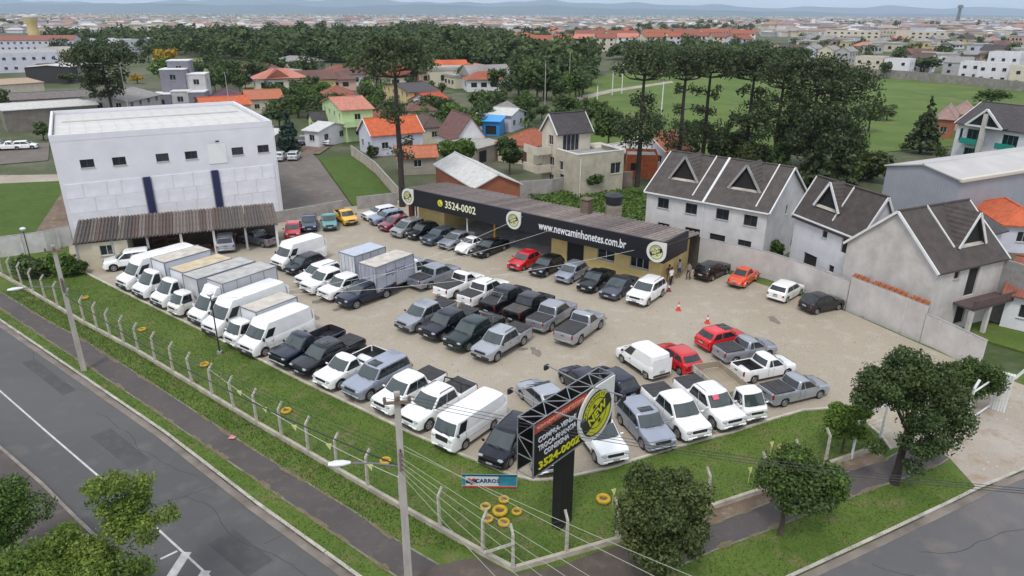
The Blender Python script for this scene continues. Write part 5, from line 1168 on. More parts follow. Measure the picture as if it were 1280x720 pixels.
# gate at the right
p = G(1246, 512); t = thing('gate_pillar', 'white ribbed gate pillar beside the round leafy bush tree', 'gate pillar', p, radians(-40))
child('pillar', (lambda mb: ([mb.box(-.35 + .14 * i, 0, 1.25, .12, .30 + .06 * (i % 2), 2.5) for i in range(6)], mb.mesh('gp'))[1])(MB()), t, M_WHITE)
child('angled_arm', MB().beam((.4, 0, 2.3), (.75, 0, 3.0), .14).mesh('arm'), t, M_WHITE)
p0, p1 = G(1205, 533), G(1240, 508); t = thing('gate_frame', 'white tubular gate frame left of the ribbed pillar', 'gate', p0)
mb = MB(); q0, q1 = Vector((p0.x, p0.y, 0)), Vector((p1.x, p1.y, 0))
for z in (.25, 2.3): MB().tube([q0 + Vector((0, 0, z)), q1 + Vector((0, 0, z))], .055, 6).build('rail', M_WHITE, t)
for q in (q0,): MB().tube([q, q + Vector((0, 0, 2.6)), q + Vector((.3, .2, 3.0))], .075, 8).build('post', M_WHITE, t)
p0, p1 = G(1064, 573), G(1100, 548); t = thing('gate_frame', 'white tubular gate frame under the big dark tree', 'gate', p0); q0, q1 = Vector((p0.x, p0.y, 0)), Vector((p1.x, p1.y, 0))
for q in (q0, q1): MB().tube([q, q + Vector((0, 0, 2.4))], .07, 8).build('post', M_WHITE, t)
MB().tube([q0 + Vector((0, 0, 2.3)), q1 + Vector((0, 0, 2.3))], .055, 6).build('rail', M_WHITE, t)
# utility poles
M_POLE = mat('pole concrete', hexc('#a8a29a'), rough=.9, var=.2, vscale=1.2, bump=.2, stretch=(4, 4, .6))
M_INS = mat('insulator', hexc('#6d5a50'), rough=.4)
def upole(label, p, h, yaw=0.0, arm=True, lamp=None, slim=False, rack=True, cat='utility pole', name='utility_pole', lampz=None):
    t = thing(name, label, cat, (p.x, p.y, 0), yaw, 'utility poles' if name == 'utility_pole' else None)
    a, b = (.17, .11) if not slim else (.10, .06)
    child('pole', MB().add([(x * s, y * s * .75, z) for z, s in ((-.2, a), (h, b)) for x, y in ((-1, -1), (1, -1), (1, 1), (-1, 1))], [(3, 2, 1, 0), (4, 5, 6, 7), (0, 1, 5, 4), (1, 2, 6, 5), (2, 3, 7, 6), (3, 0, 4, 7)]).mesh('pole', 20), t, M_POLE)
    if arm:
        c = child('crossarm', boxmesh(1.0, .09, .11, .01), t, mat('crossarm timber', hexc('#7a6a58'), rough=.9, var=.2), (0, -.16, h - .35))
        for x in (-.45, 0, .45): child('insulator', shared('ins', lambda: MB().lathe([(0, 0), (.04, 0), (.08, .06), (.05, .1), (.07, .16), (0, .2)], 8).mesh('ins', 60)), t, M_INS, (x, -.16, h - .29))
    if rack:
        for i in range(4): child('insulator', shared('ins', lambda: None), t, M_INS, (0, -.2, h * .72 - .22 * i))
        child('bracket', MB().box(0, -.15, h * .72 - .2, .05, .04, 1.0).mesh('br'), t, M_CHASSIS)
    if lamp:
        lz = lampz or h * .78; r = lamp
        child('lamp_arm', MB().tube([(0, 0, lz - .2), (-r * .5, 0, lz + .05), (-r, 0, lz + .15)], .035, 6).mesh('la', 60), t, M_STEEL)
        hd = child('lamp_head', MB().lathe([(0, -.42), (.10, -.40), (.17, -.15), (.16, .15), (.07, .42), (0, .44)], 12, axis='x').mesh('lh', 50), t, mat('lamp head', hexc('#d6d8da'), rough=.4), (-r - .3, 0, lz + .17)); hd.scale = (1, 1, .6)
    return t
PB = G(512, 742); PBH = height_at(PB, 490)
upole('tall concrete utility pole with street lamp at the bottom of the picture', PB, PBH, radians(8), lamp=2.0, lampz=PBH * .68)
PL = G(105, 463); PLH = height_at(PL, 306)
upole('concrete utility pole with street lamp at the left by the road', PL, PLH, radians(30), lamp=2.2, lampz=PLH * .70)
for bx, by, ty, lab in ((165, 160, 80, 'concrete utility pole behind the dark pine left of the grey townhouse block'), (290, 156, 90, 'concrete utility pole behind the white hall roof'), (681, 132, 75, 'concrete utility pole with steps rising from the trees behind the beige house'), (711, 122, 65, 'tall plain concrete pole rising from the trees beside the field')):
    p = G(bx, by); upole(lab, p, height_at(p, ty), radians(20), slim=True, arm=by < 140, rack=False)
for bx, by, ty, lab in ((826, 149, 100, 'slim white lamp post nearest on the green field'), (777, 117, 78, 'slim white lamp post far on the field beside the path'), (765, 119, 90, 'short slim lamp post on the field path'), (746, 134, 106, 'slim lamp post at the left edge of the field')):
    p = G(bx, by); h = height_at(p, ty); t = thing('lamp_post', lab, 'lamp post', (p.x, p.y, 0), 0, 'lamp posts of the field')
    child('pole', MB().tube([(0, 0, 0), (0, 0, h)], [.16, .10], 8).mesh('p'), t, M_WHITE); child('lamp_head', MB().box(0, 0, h, .8, .35, .14).mesh('l'), t, M_STEEL)
def yard_lamp(label, bx, by, ty):
    p = G(bx, by); h = height_at(p, ty); t = thing('yard_lamp', label, 'lamp post', (p.x, p.y, 0))
    child('pole', MB().tube([(0, 0, 0), (0, 0, h - .2)], [.055, .04], 8).mesh('p'), t, M_BLACK); child('base', MB().box(0, 0, .1, .3, .3, .2).mesh('b'), t, M_CONC2)
    child('lamp_head', MB().lathe([(0, -.2), (.12, -.2), (.24, -.05), (.26, .02), (.15, .12), (0, .14)], 14).mesh('l', 50), t, mat('lamp head', (0, 0, 0)), (0, 0, h)); return p, h
YP, YH = yard_lamp('thin black lamp post with white head on the grass by the tall vans', 275, 442, 367)
yard_lamp('thin grey lamp post by the bushes at the far left wall', 42, 338, 286)
# wires
M_WIRE = mat('black cable', (.03, .03, .032), rough=.6); M_WIRE2 = mat('pale cable', hexc('#9da08e'), rough=.6); M_WIRE3 = mat('white string', hexc('#d5d2cc'), rough=.7)
def wire(label, a, b, sag, r, m, name='overhead_wire', group='overhead wires'):
    a, b = Vector(a), Vector(b); n = 18; P = [a.lerp(b, i / n) - Vector((0, 0, sag * 4 * (i / n) * (1 - i / n))) for i in range(n + 1)]
    o = MB().tube(P, r, 5).build(name, m, smooth=60); tag(o, label, 'wire', group); return P
pt_ = lambda p, z: Vector((p.x, p.y, z))
ext_ = lambda a, b: a + (b - a) * 1.9
PR = G(1370, 632, 9.2); upole('concrete utility pole out of the picture at the right end of the side street', PR, 9.7, radians(40), rack=False)
pr = radians(8); ax = Vector((cos(pr), sin(pr), 0))
for i, x in enumerate((-.45, 0, .45)):
    wire('%s thin black wire from the top of the tall pole towards the right edge' % ('upper', 'middle', 'lower')[i], pt_(PB, PBH - .1) + ax * x + Vector((0, -.16, 0)), Vector((PR.x, PR.y, 9.5)) + ax * (-.45, 0, .45)[i], .5, .011, M_WIRE)
for i in range(5):
    wire('%s pale cable from the middle of the tall pole towards the bottom edge' % ('uppermost', 'second', 'third', 'fourth', 'lowest')[i], pt_(PB, PBH * .72 - .2 * i) + Vector((0, -.2, 0)), ext_(pt_(PB, PBH * .72 - .2 * i), G(800 - 36 * i, 745, 6.6)), .3, .010, M_WIRE2)
for i in range(2):
    wire('%s pale cable crossing in front of the sign post and dark tree' % ('lower', 'upper')[i], pt_(PB, PBH * .74 + .2 * i) + Vector((.1, 0, 0)), ext_(pt_(PB, PBH * .74 + .2 * i), G(1010 - 50 * i, 762 + 10 * i, 6.9)), .5, .011, M_WIRE2)
wire('thick black cable bundle along the fence between the two poles', pt_(PB, PBH * .66), pt_(PL, PLH * .62), .8, .028, M_WIRE)
for i in range(3): wire('%s thin dark wire running along the fence between the two poles' % ('lowest', 'middle', 'highest')[i], pt_(PB, PBH * .70 + .22 * i), pt_(PL, PLH * .68 + .22 * i), .7, .009, M_WIRE)
for i in range(2): wire('%s thin dark wire leaving the left pole towards the left edge' % ('lower', 'upper')[i], pt_(PL, PLH * .7 + .5 * i), G(-120, 300 - 14 * i, 6.5), .4, .010, M_WIRE)
fzt = 4.45
def fac(px, py): q = uv(px, py, SO, SU); return SO + SU * q[0] + Vector((0, 0, q[1])) - SV * .2
wire('white string from the thin lamp post to the right end of the black fascia', pt_(YP, YH - .3), fac(794, 312), .9, .014, M_WIRE3, 'light_string', 'white strings over the lot')
wire('white string from the thin lamp post to the middle of the black fascia', pt_(YP, YH - .5), fac(690, 287), .8, .014, M_WIRE3, 'light_string', 'white strings over the lot')
wire('white string crossing above the lot to the middle badge of the fascia', G(400, 372, 3.0), fac(655, 270), .3, .014, M_WIRE3, 'light_string', 'white strings over the lot')
# bunting between pole and lamp post
P_ = wire('string of small pale flags from the tall pole to the thin lamp post', pt_(PB, PBH * .60), G(262, 462, 1.4), .5, .010, M_WIRE3, 'bunting_string', None)
fm = mat('flag cloth', hexc('#cfd08a'), rough=.8)
for i in range(2, 17, 3):
    q = P_[i]; o = MB().extr([q + Vector((-.13, 0, 0)), q + Vector((.13, .04, 0)), q + Vector((.05, .02, -.34))], (.0, .012, .004)).build('flag', fm); tag(o, 'small pale triangular flag hanging on the bunting string', 'flag', 'flags on the bunting')
for (x, y) in ((938, 585), (767, 612), (965, 553)):
    q = G(x, y, .9); o = MB().beam((q.x, q.y, .0), (q.x, q.y, .9), .02).extr([q + Vector((-.12, 0, 0)), q + Vector((.12, .03, .05)), q + Vector((.06, 0, -.34))], (0, .012, 0)).build('flag', fm); tag(o, 'small pale flag on a stick in the grass near the side street', 'flag', 'stick flags in the grass')
# sign
def sign():
    p = G(707, 657); zt = 6.95; a, b = G(667, 531, zt), G(767, 467, zt); u = b - a; u.z = 0; L = u.length; u.normalize(); v = Vector((-u.y, u.x, 0)); dep = .85
    o = Vector((a.x, a.y, 0)); zb = height_at(o, 598); X, Z = Vector((1, 0, 0)), Vector((0, 0, 1))
    t = thing('lot_sign', 'tall black double-sided lot sign with a round yellow badge and open truss top', 'sign', (p.x, p.y, 0), atan2(u.y, u.x))
    R = Matrix.Rotation(-atan2(u.y, u.x), 3, 'Z'); lo = R @ (o - Vector((p.x, p.y, 0)))
    def at(x, y, z): return lo + Vector((x, y, z))
    blk = mat('sign black', hexc('#17191b'), rough=.5, var=.1)
    child('post', MB().box(0, dep / 2 + lo.y, zb / 2 + .2, .95, .5, zb + .5, 0, .02).mesh('post', 30), t, mat('sign post black', hexc('#1d1c1c'), rough=.6, var=.15))
    H = zt - zb
    child('front_panel', MB().box(lo.x + L / 2, lo.y + .02, zb + H / 2, L, .05, H).mesh('fp'), t, blk); child('back_panel', MB().box(lo.x + L / 2, lo.y + dep - .02, zb + H / 2, L, .05, H).mesh('bp'), t, blk)
    tm = mat('truss steel', hexc('#97989b'), rough=.45, metal=.4); tr = MB(); d = .042
    for y in (0, dep):
        tr.beam(at(0, y, zt + .02), at(L, y, zt + .02), d)
    n = 7
    for i in range(n + 1):
        x = L * i / n; tr.beam(at(x, 0, zt + .02), at(x, dep, zt + .02), d * .8)
        if i < n: tr.beam(at(x, 0 if i % 2 else dep, zt + .02), at(x + L / n, dep if i % 2 else 0, zt + .02), d * .8)
    child('top_truss', tr.mesh('tt'), t, tm)
    for x in (0, L):
        tr = MB()
        for y in (-.02, dep): tr.beam(at(x, y, zb), at(x, y, zt), d)
        m = 3
        for k in range(m): tr.beam(at(x, 0 if k % 2 else dep, zb + H * k / m), at(x, dep if k % 2 else 0, zb + H * (k + 1) / m), d * .8); tr.beam(at(x, 0, zb + H * k / m), at(x, dep, zb + H * k / m), d * .8)
        child('end_truss', tr.mesh('et'), t, tm)
    for y in (-.02, dep): child('bottom_rail', MB().beam(at(0, y, zb), at(L, y, zb), d).mesh('br'), t, tm)
    # badge and print on the front face
    logo_r = H * .53
    logo(t, at(L - logo_r - .02, -.01, 0), X, logo_r, zt - logo_r - .02, Vector((0, -1, 0)))
    sw = L * .62; st = child('red_strip', MB().box(0, 0, 0, sw, .02, H * .16).mesh('rs'), t, mat('sign red', hexc('#a8402c'), rough=.5, var=.25, vscale=1.5), at(sw / 2 + .06, -.02, zt - H * .11))
    wt, yt, rt_ = mat('sign white', hexc('#c9ccd2'), rough=.5), mat('sign yellow', hexc('#c9c62a'), rough=.5), mat('strip lettering', hexc('#d99a88'), rough=.5)
    def put(txt, x0, x1, z, hgt, m, bold=.012):
        me = textmesh(txt, 1.0, .02, bold=bold); xs = [q.co.x for q in me.vertices]; ys = [q.co.y for q in me.vertices]; ex, ey = max(xs) - min(xs), max(ys) - min(ys)
        c = child('lettering', me, t, m); c.matrix_local = frame_mat(at((x0 + x1) / 2, -.035, z), X, Z) @ Matrix.Diagonal(((x1 - x0) / ex, hgt / ey, .6, 1)) @ Matrix.Translation((-(max(xs) + min(xs)) / 2, -(max(ys) + min(ys)) / 2, 0))
    put('WWW.NEWCAMINHONETES.COM.BR', .18, sw - .1, zt - H * .11, H * .075, rt_)
    put('COMPRA-VENDE', L * .05, L * .50, zt - H * .345, H * .10, wt, .02); put('TROCA-FINANCIA', L * .05, L * .505, zt - H * .50, H * .10, wt, .02); put('CONSIGNA', L * .12, L * .42, zt - H * .645, H * .10, wt, .02); put('3524-0002', L * .06, L * .56, zt - H * .84, H * .15, yt, .025)
    # flood lamps on long arms
    for i, (x, sg, ln) in enumerate(((L * .22, -1, 1.5), (L * .22, 1, 1.5), (L * .70, -1, 1.6), (L * .70, 1, 1.7))):
        y0 = 0 if sg < 0 else dep
        arm = child('lamp_arm', MB().beam(at(x, y0, zt + .04), at(x, y0 + sg * ln, zt + .22), .05).mesh('ar'), t, tm)
        child('flood_lamp', MB().box(0, 0, 0, .30, .12, .26, 0, .02).mesh('fl'), arm, M_BLACK, at(x, y0 + sg * (ln + .06), zt + .10))
sign()
# banner lying on posts in the grass
def banner():
    a, b = G(578, 611), G(646, 612); u = b - a; u.z = 0; L = u.length; u.normalize(); t = thing('banner', 'low blue white and red banner reading carros on the grass', 'banner', (a.x, a.y, 0), atan2(u.y, u.x)); h = .78
    def pl(nm, x, z, w, hh, m, y): return child(nm, MB().box(0, 0, 0, w, .014, hh).mesh(nm), t, m, (x, y, z))
    pl('cloth', L / 2, .12 + h / 2, L, h, mat('banner white', hexc('#c9d2d8'), rough=.6, var=.05), 0)
    pl('blue_band', L / 2, .12 + h * .93, L, h * .14, mat('banner blue', hexc('#14526a'), rough=.6, var=.3, vscale=2), -.012); pl('red_band', L / 2, .12 + h * .05, L, h * .10, mat('banner red', hexc('#c23a2c'), rough=.6), -.012)
    pl('teal_panel', L * .83, .12 + h * .50, L * .33, h * .70, mat('banner teal', hexc('#2f7f96'), rough=.6, var=.35, vscale=2), -.013); pl('teal_edge', L * .03, .12 + h * .5, L * .06, h * .7, mat('banner teal', (0, 0, 0)), -.012)
    nv = mat('banner navy', hexc('#1c2550'), rough=.6); rd = mat('banner red', (0, 0, 0))
    hp = [(.0, -.24), (.26, .02), (.27, .15), (.17, .22), (.06, .20), (0, .12), (-.06, .20), (-.17, .22), (-.27, .15), (-.26, .02)]
    hrt = child('emblem', MB().prism([(x * .9, y * .9) for x, y in hp], 0, .02).mesh('em'), t, rd); hrt.matrix_local = frame_mat((L * .17, -.012, .12 + h * .45), (1, 0, 0), (0, 0, 1))
    child('emblem_bar', MB().box(0, 0, .02, .56, .18, .02).mesh('eb'), hrt, nv)
    for txt, x, z, s in (('CARROS', .46, .50, .32),):
        me = textmesh(txt, s, .006, bold=.006); c = child('lettering', me, t, nv if x < .6 else mat('banner pale', hexc('#b8d4dc'), rough=.6)); c.matrix_local = frame_mat((L * x, -.026, .12 + h * z), (1, 0, 0), (0, 0, 1))
    for x in (0, L): child('stake', MB().box(x, .03, .55, .05, .05, 1.15).mesh('st'), t, M_WOOD)
banner()
# yellow tyres in the grass
M_YT = mat('yellow tyre paint', hexc('#b8962c'), rough=.8, var=.22, vscale=3); M_YT2 = mat('faded yellow tyre', hexc('#b5a054'), rough=.8, var=.3, vscale=3)
def tyre(px, py, R, label, m=M_YT, stand=False):
    p = G(px, py); w = R * .62; mb = MB(); prof = [(R * .56, .03), (R * .72, .0), (R * .93, .03), (R, w * .3), (R, w * .7), (R * .93, w - .03), (R * .72, w), (R * .56, w - .03), (R * .52, w * .5), (R * .56, .03)]
    t = thing('painted_tyre', label, 'tyre', (p.x, p.y, 0), 0, 'yellow painted tyres in the grass')
    child('tyre', shared(('yt', R), lambda: MB().lathe(prof, 22).mesh('yt', 60)), t, m); child('inner_soil', shared(('ys', R), lambda: MB().lathe([(0, .05), (R * .55, .05)], 18).mesh('ys')), t, M_SOIL)
for x, y, R, lab, m in ((625, 641, .52, 'largest yellow tyre in the middle of the ring of tyres', M_YT), (630, 626, .38, 'yellow tyre at the top of the ring of tyres', M_YT), (646, 641, .36, 'yellow tyre at the right of the ring of tyres', M_YT), (630, 655, .40, 'yellow tyre at the bottom of the ring of tyres', M_YT), (610, 650, .37, 'yellow tyre by the fence post in the ring of tyres', M_YT), (607, 635, .38, 'faded tyre at the left of the ring of tyres', M_YT2), (754, 626, .50, 'yellow tyre lying alone right of the sign post', M_YT), (979, 562, .46, 'faded tyre in the grass by the small leafy tree', M_YT2), (482, 578, .44, 'yellow tyre in the grass left of the tall pole', M_YT), (358, 515, .44, 'yellow tyre in the grass nearest the white single-cab pickup', M_YT), (256, 457, .42, 'yellow tyre in the grass left of the thin lamp post', M_YT), (178, 413, .40, 'yellow tyre in the grass by the small white cab truck', M_YT), (107, 373, .38, 'yellow tyre in the grass farthest along the fence', M_YT)):
    tyre(x, y, round(R * .74, 3), lab, m)
# cones
M_ORANGE = mat('cone orange', hexc('#d8432a'), rough=.6)
for x, y, lab in ((836, 364, 'dark dusty traffic cone nearest the white suv and people'), (848, 388, 'orange traffic cone in the middle of the open gravel'), (884, 404, 'orange and white traffic cone nearest the bright red hatchback')):
    p = G(x, y); t = thing('traffic_cone', lab, 'traffic cone', (p.x, p.y, 0), 0, 'cones on the gravel'); m = M_ORANGE if 'dark' not in lab else mat('dusty cone', hexc('#7a4038'), rough=.8)  # one cone takes a darker brown-red
    child('base', MB().box(0, 0, .03, .42, .42, .05, 0, .015).mesh('b'), t, m); child('cone', MB().lathe([(.16, .05), (.10, .36)], 14).lathe([(.065, .55), (.03, .75), (0, .76)], 14).mesh('c', 40), t, m); child('white_band', MB().lathe([(.102, .36), (.066, .55)], 14).mesh('w', 40), t, M_WHITE)
# people by the showroom
def person(px, py, yaw, label, shirt, legs, skin, hair, pose=0, long_legs=True, h=1.72):
    p = G(px, py); t = thing('person', label, 'person', (p.x, p.y, 0.0), yaw); k = h / 1.75; st = .10 if pose else .04
    v = [(0, 0, .95), (0, 0, 1.18), (0, -.01, 1.42), (0, .0, 1.52), (0, .01, 1.62), (0, .02, 1.73),
         (.19, 0, 1.42), (.25, .02, 1.14), (.23, .14 if pose else .06, .92), (.23, .18 if pose else .07, .82), (-.19, 0, 1.42), (-.25, -.02, 1.14), (-.23, .10, .92), (-.23, .13, .82),
         (.10, st * .4, .88), (.11, st * 1.2, .50), (.11, st * .6, .09), (.12, st * .6 + .14, .04), (-.10, -st * .4, .88), (-.11, -st * .2, .50), (-.11, -st * 1.5, .09), (-.12, -st * 1.5 + .14, .04)]
    e = [(0, 1), (1, 2), (2, 3), (3, 4), (4, 5), (2, 6), (6, 7), (7, 8), (8, 9), (2, 10), (10, 11), (11, 12), (12, 13), (0, 14), (14, 15), (15, 16), (16, 17), (0, 18), (18, 19), (19, 20), (20, 21)]
    r = [.15, .145, .16, .06, .095, .085, .062, .046, .034, .034, .062, .046, .034, .034, .095, .066, .045, .038, .095, .066, .045, .038]
    for s in (1, -1):                                               # five fingers on each hand
        b = 9 if s > 0 else 13; bx, by, bz = v[b]
        for q in range(5):
            i = len(v); off = (q - 2) * .019; v.append((bx + (0 if q else s * -.03), by + off + (.03 if q == 0 else 0), bz - (.075 if q else .045))); e.append((b, i)); r.append(.010)
    me = bpy.data.meshes.new('person_body'); me.from_pydata([(x * k, y * k, z * k) for x, y, z in v], e, []); o = bpy.data.objects.new('body', me); COL.objects.link(o)
    md = o.modifiers.new('skin', 'SKIN'); md.use_smooth_shade = True
    for i, sv in enumerate(me.skin_vertices[0].data): sv.radius = (r[i] * k, r[i] * k * (.72 if i in (0, 1, 2) else 1)); sv.use_root = i == 0
    s2 = o.modifiers.new('sub', 'SUBSURF'); s2.levels = 1; s2.render_levels = 1
    dg = bpy.context.evaluated_depsgraph_get(); dg.update(); m2 = bpy.data.meshes.new_from_object(o.evaluated_get(dg)); m2.name = 'person_body'; bpy.data.objects.remove(o)
    for nm, c in ((('skin ' + skin), hexc(skin)), ('cloth ' + shirt, hexc(shirt)), ('cloth ' + legs, hexc(legs)), ('shoe dark', (.03, .03, .03))): m2.materials.append(mat(nm, c, rough=.8, var=.1))
    for f in m2.polygons:
        c = f.center; z = c.z / k; arm = abs(c.x) > .205 * k and z < 1.28
        f.material_index = 3 if z < .08 else 2 if (z < .98 and abs(c.x) < .2 * k and z > (.08 if long_legs else .48)) else 1 if (.98 <= z < 1.49 and not arm) else 0
    child('body', m2, t)
    child('hair', MB().lathe([(0, .13), (.075, .11), (.105, .04), (.103, -.03), (.09, -.07)], 12).mesh('hair', 60), t, mat('hair ' + hair, hexc(hair), rough=.8), (0, -.012 * k, 1.69 * k))
    fc = MB().lathe([(0, .03), (.012, .012), (.016, -.01), (0, -.02)], 6, (0, .11 * k, 1.645 * k)); child('nose', fc.mesh('nose', 60), t, mat('skin ' + skin, (0, 0, 0)))
    ey = MB(); [ey.lathe([(0, .012), (.011, 0), (0, -.012)], 6, (sx * .035 * k, .098 * k, 1.675 * k), axis='y') for sx in (-1, 1)]; child('eyes', ey.mesh('eyes'), t, mat('eye dark', (.02, .02, .02)))
person(838, 357, radians(200), 'person in a white shirt and dark trousers by the yellow wall corner', '#dddde0', '#20222a', '#a0765c', '#1c1512', pose=1)
person(835, 354, radians(150), 'person in brown behind the white-shirted one at the yellow wall', '#7a5140', '#8a6a58', '#8d6750', '#1c1512')
person(848, 347, radians(190), 'person in a grey top and blue shorts by the yellow wall', '#9aa0ac', '#2c4a70', '#9d735a', '#1a1412', long_legs=False)
person(860, 350, radians(120), 'person in grey standing at the back of the black estate car', '#8d8d92', '#4a4744', '#a0765c', '#1c1512', pose=1)
# white plastic chair by the shed post
p = G(247, 316); t = thing('plastic_chair', 'white plastic chair beside the shed post', 'chair', (p.x, p.y, 0), radians(200))
child('seat', MB().box(0, 0, .43, .5, .5, .04, 0, .01).mesh('s'), t, M_WHITE); child('backrest', (lambda mb: ([mb.box(-.2 + .1 * i, .24, .66, .06, .03, .44) for i in range(5)], mb.box(0, .245, .9, .5, .03, .05), mb.mesh('b'))[-1])(MB()), t, M_WHITE)
for sx in (-1, 1):
    for sy in (-1, 1): child('leg', boxmesh(.05, .05, .42, .01), t, M_WHITE, (sx * .21, sy * .21, .21))
p = G(290, 548); t = thing('paper_litter', 'crumpled red and white wrapper on the grass by the footpath', 'litter', (p.x, p.y, .05)); child('wrapper', MB().add([(-.2, -.12, 0), (.2, -.15, .05), (.22, .12, .02), (-.1, .16, .09), (0, 0, .16)], [(0, 1, 4), (1, 2, 4), (2, 3, 4), (3, 0, 4), (3, 2, 1, 0)]).mesh('w'), t, mat('wrapper', hexc('#c98a80'), rough=.6, var=.5, vscale=8))
# ------------------------------------------------------------------ trees
def leafmat(n, c1, c2, trans=.22, isl=.45):
    c1, c2 = tuple(q * 1.22 for q in c1), tuple(q * 1.22 for q in c2)
    return mat('leaf ' + n, c1, rough=.6, col2=c2, vscale=.55, space='Object', island=isl, trans=trans, spec=.3)
L_DARK = leafmat('dark', (.036, .064, .019), (.066, .098, .028)); L_MID = leafmat('mid', (.042, .076, .018), (.075, .112, .027)); L_LIME = leafmat('lime', (.105, .165, .026), (.185, .24, .045), .35)
L_BRIGHT = leafmat('bright', (.062, .118, .02), (.11, .175, .034), .3); L_OLIVE = leafmat('olive', (.042, .066, .020), (.078, .098, .032)); L_PINE = leafmat('pine', (.036, .055, .022), (.066, .085, .034), .2, .5)
L_YELLOW = leafmat('yellow blossom', (.30, .19, .02), (.42, .28, .03)); L_BLUE = leafmat('blue green', (.022, .048, .035), (.04, .07, .05))
BARK = mat('bark', (.085, .065, .05), rough=.95, var=.35, vscale=4, bump=.5, stretch=(1, 1, .25)); BARKD = mat('dark bark', (.045, .036, .030), rough=.95, var=.3, vscale=4, bump=.5)
def leaf_array(lobes, n, size, seed, shell=.55, flat=.0, aspect=.62):
    """Leaf-sized faces through the volume of the lobes: array (n,4,3)."""
    rg = np.random.default_rng(seed); Lb = np.array(lobes, float); wgt = Lb[:, 3] * Lb[:, 4] + Lb[:, 4] * Lb[:, 5] + Lb[:, 3] * Lb[:, 5]; k = rg.choice(len(Lb), n, p=wgt / wgt.sum())
    d = rg.normal(size=(n, 3)); d /= np.linalg.norm(d, axis=1)[:, None]; r = shell + (1.06 - shell) * rg.random(n) ** .6
    bump_ = 1 + .17 * np.sin(d[:, 0] * 5 + k) * np.cos(d[:, 1] * 6 + 2 * k) + .10 * np.sin(d[:, 2] * 11 + 3 * k) * np.sin(d[:, 0] * 13) + rg.normal(0, .07, n) + np.maximum(0, rg.normal(0, 1, n) - 2) * .25
    c = Lb[k, :3] + d * Lb[k, 3:6] * (r * bump_)[:, None]
    nrm = d * .9 + rg.normal(size=(n, 3)) * .75 + np.array([0, 0, .35]); nrm /= np.linalg.norm(nrm, axis=1)[:, None]
    t = np.cross(nrm, rg.normal(size=(n, 3))); t /= np.linalg.norm(t, axis=1)[:, None]; b = np.cross(nrm, t)
    s = size * rg.uniform(.55, 1.35, n)[:, None]; q = np.stack([c - t * s, c - b * s * aspect, c + t * s, c + b * s * aspect], 1)
    q[:, 2] -= nrm * s * .25; return q
def quads_mesh(name, Q, m=None):
    n = len(Q); me = bpy.data.meshes.new(name); me.vertices.add(n * 4); me.loops.add(n * 4); me.polygons.add(n)
    me.vertices.foreach_set('co', Q.astype(np.float32).ravel()); me.loops.foreach_set('vertex_index', np.arange(n * 4, dtype=np.int32)); me.polygons.foreach_set('loop_start', np.arange(0, n * 4, 4, dtype=np.int32)); me.polygons.foreach_set('loop_total', np.full(n, 4, np.int32)); me.update()
    if m: me.materials.append(m)
    return me
def make_lobes(R, H, n, seed, base=0.0, spread=.55, rr=(.38, .6), sq=.85):
    """Lobes filling an uneven crown R wide and H tall above base."""
    rg = random.Random(seed); out = []
    for i in range(n):
        a = rg.uniform(0, 2 * pi); q = sqrt(rg.random()) * spread * R; z = base + H * rg.uniform(.25, .80); taper = 1 - .35 * abs((z - base) / H - .45) * 2; r = R * rg.uniform(*rr) * taper
        out.append((q * cos(a), q * sin(a), z, r, r, min(r * sq, H * .40)))
    return out
def trunk_mesh(H, r, lobes, seed, lean=0.0, nl=6, name='trunk'):
    rg = random.Random(seed); mb = MB(); top = H; P = [(lean * (i / 5) ** 2 + rg.uniform(-.04, .04) * r * 6, rg.uniform(-.04, .04) * r * 6, top * i / 5) for i in range(6)]; P[0] = (0, 0, -.15)
    mb.tube(P, [r * 1.35, r, r * .85, r * .7, r * .5, r * .28], 9)
    for x, y, z, *_ in sorted(lobes, key=lambda q: -q[3])[:nl]:
        i = rg.choice((2, 3)); a = Vector(P[i]); b = Vector((x, y, z)); m = a.lerp(b, .5) + Vector((0, 0, .12 * (b - a).length)); mb.tube([a, m, b], [r * .5, r * .34, r * .12], 6)
    return mb.mesh(name, 60)
def tree(label, px, py, H, R, lm, n=2500, leaf=.2, seed=1, lobes=None, base=None, bark=BARK, tr=None, nl=10, p=None, name='leafy_tree', cat='tree', group=None, spread=.55, rr=(.38, .6), extra=None, shell=.55):
    p = p or G(px, py); t = thing(name, label, cat, (p.x, p.y, 0), 0, group); b = H * .3 if base is None else base
    lb = lobes or make_lobes(R, H - b, nl, seed, b, spread, rr)
    if not lobes and nl > 20: lb += [(0, 0, b + (H - b) * f, R * .52, R * .52, (H - b) * .22) for f in (.35, .58)]
    child('trunk', trunk_mesh(H * .72, tr or H * .022, lb, seed), t, bark)
    Q = leaf_array(lb, n, leaf, seed, shell); me = quads_mesh('crown', Q, lm); c = child('crown', me, t)
    if extra:                                                      # lighter sprays of young leaves
        lb2, m2, n2 = extra; child('young_leaves', quads_mesh('young_leaves', leaf_array(lb2, n2, leaf, seed + 7, shell), m2), t)
    return t
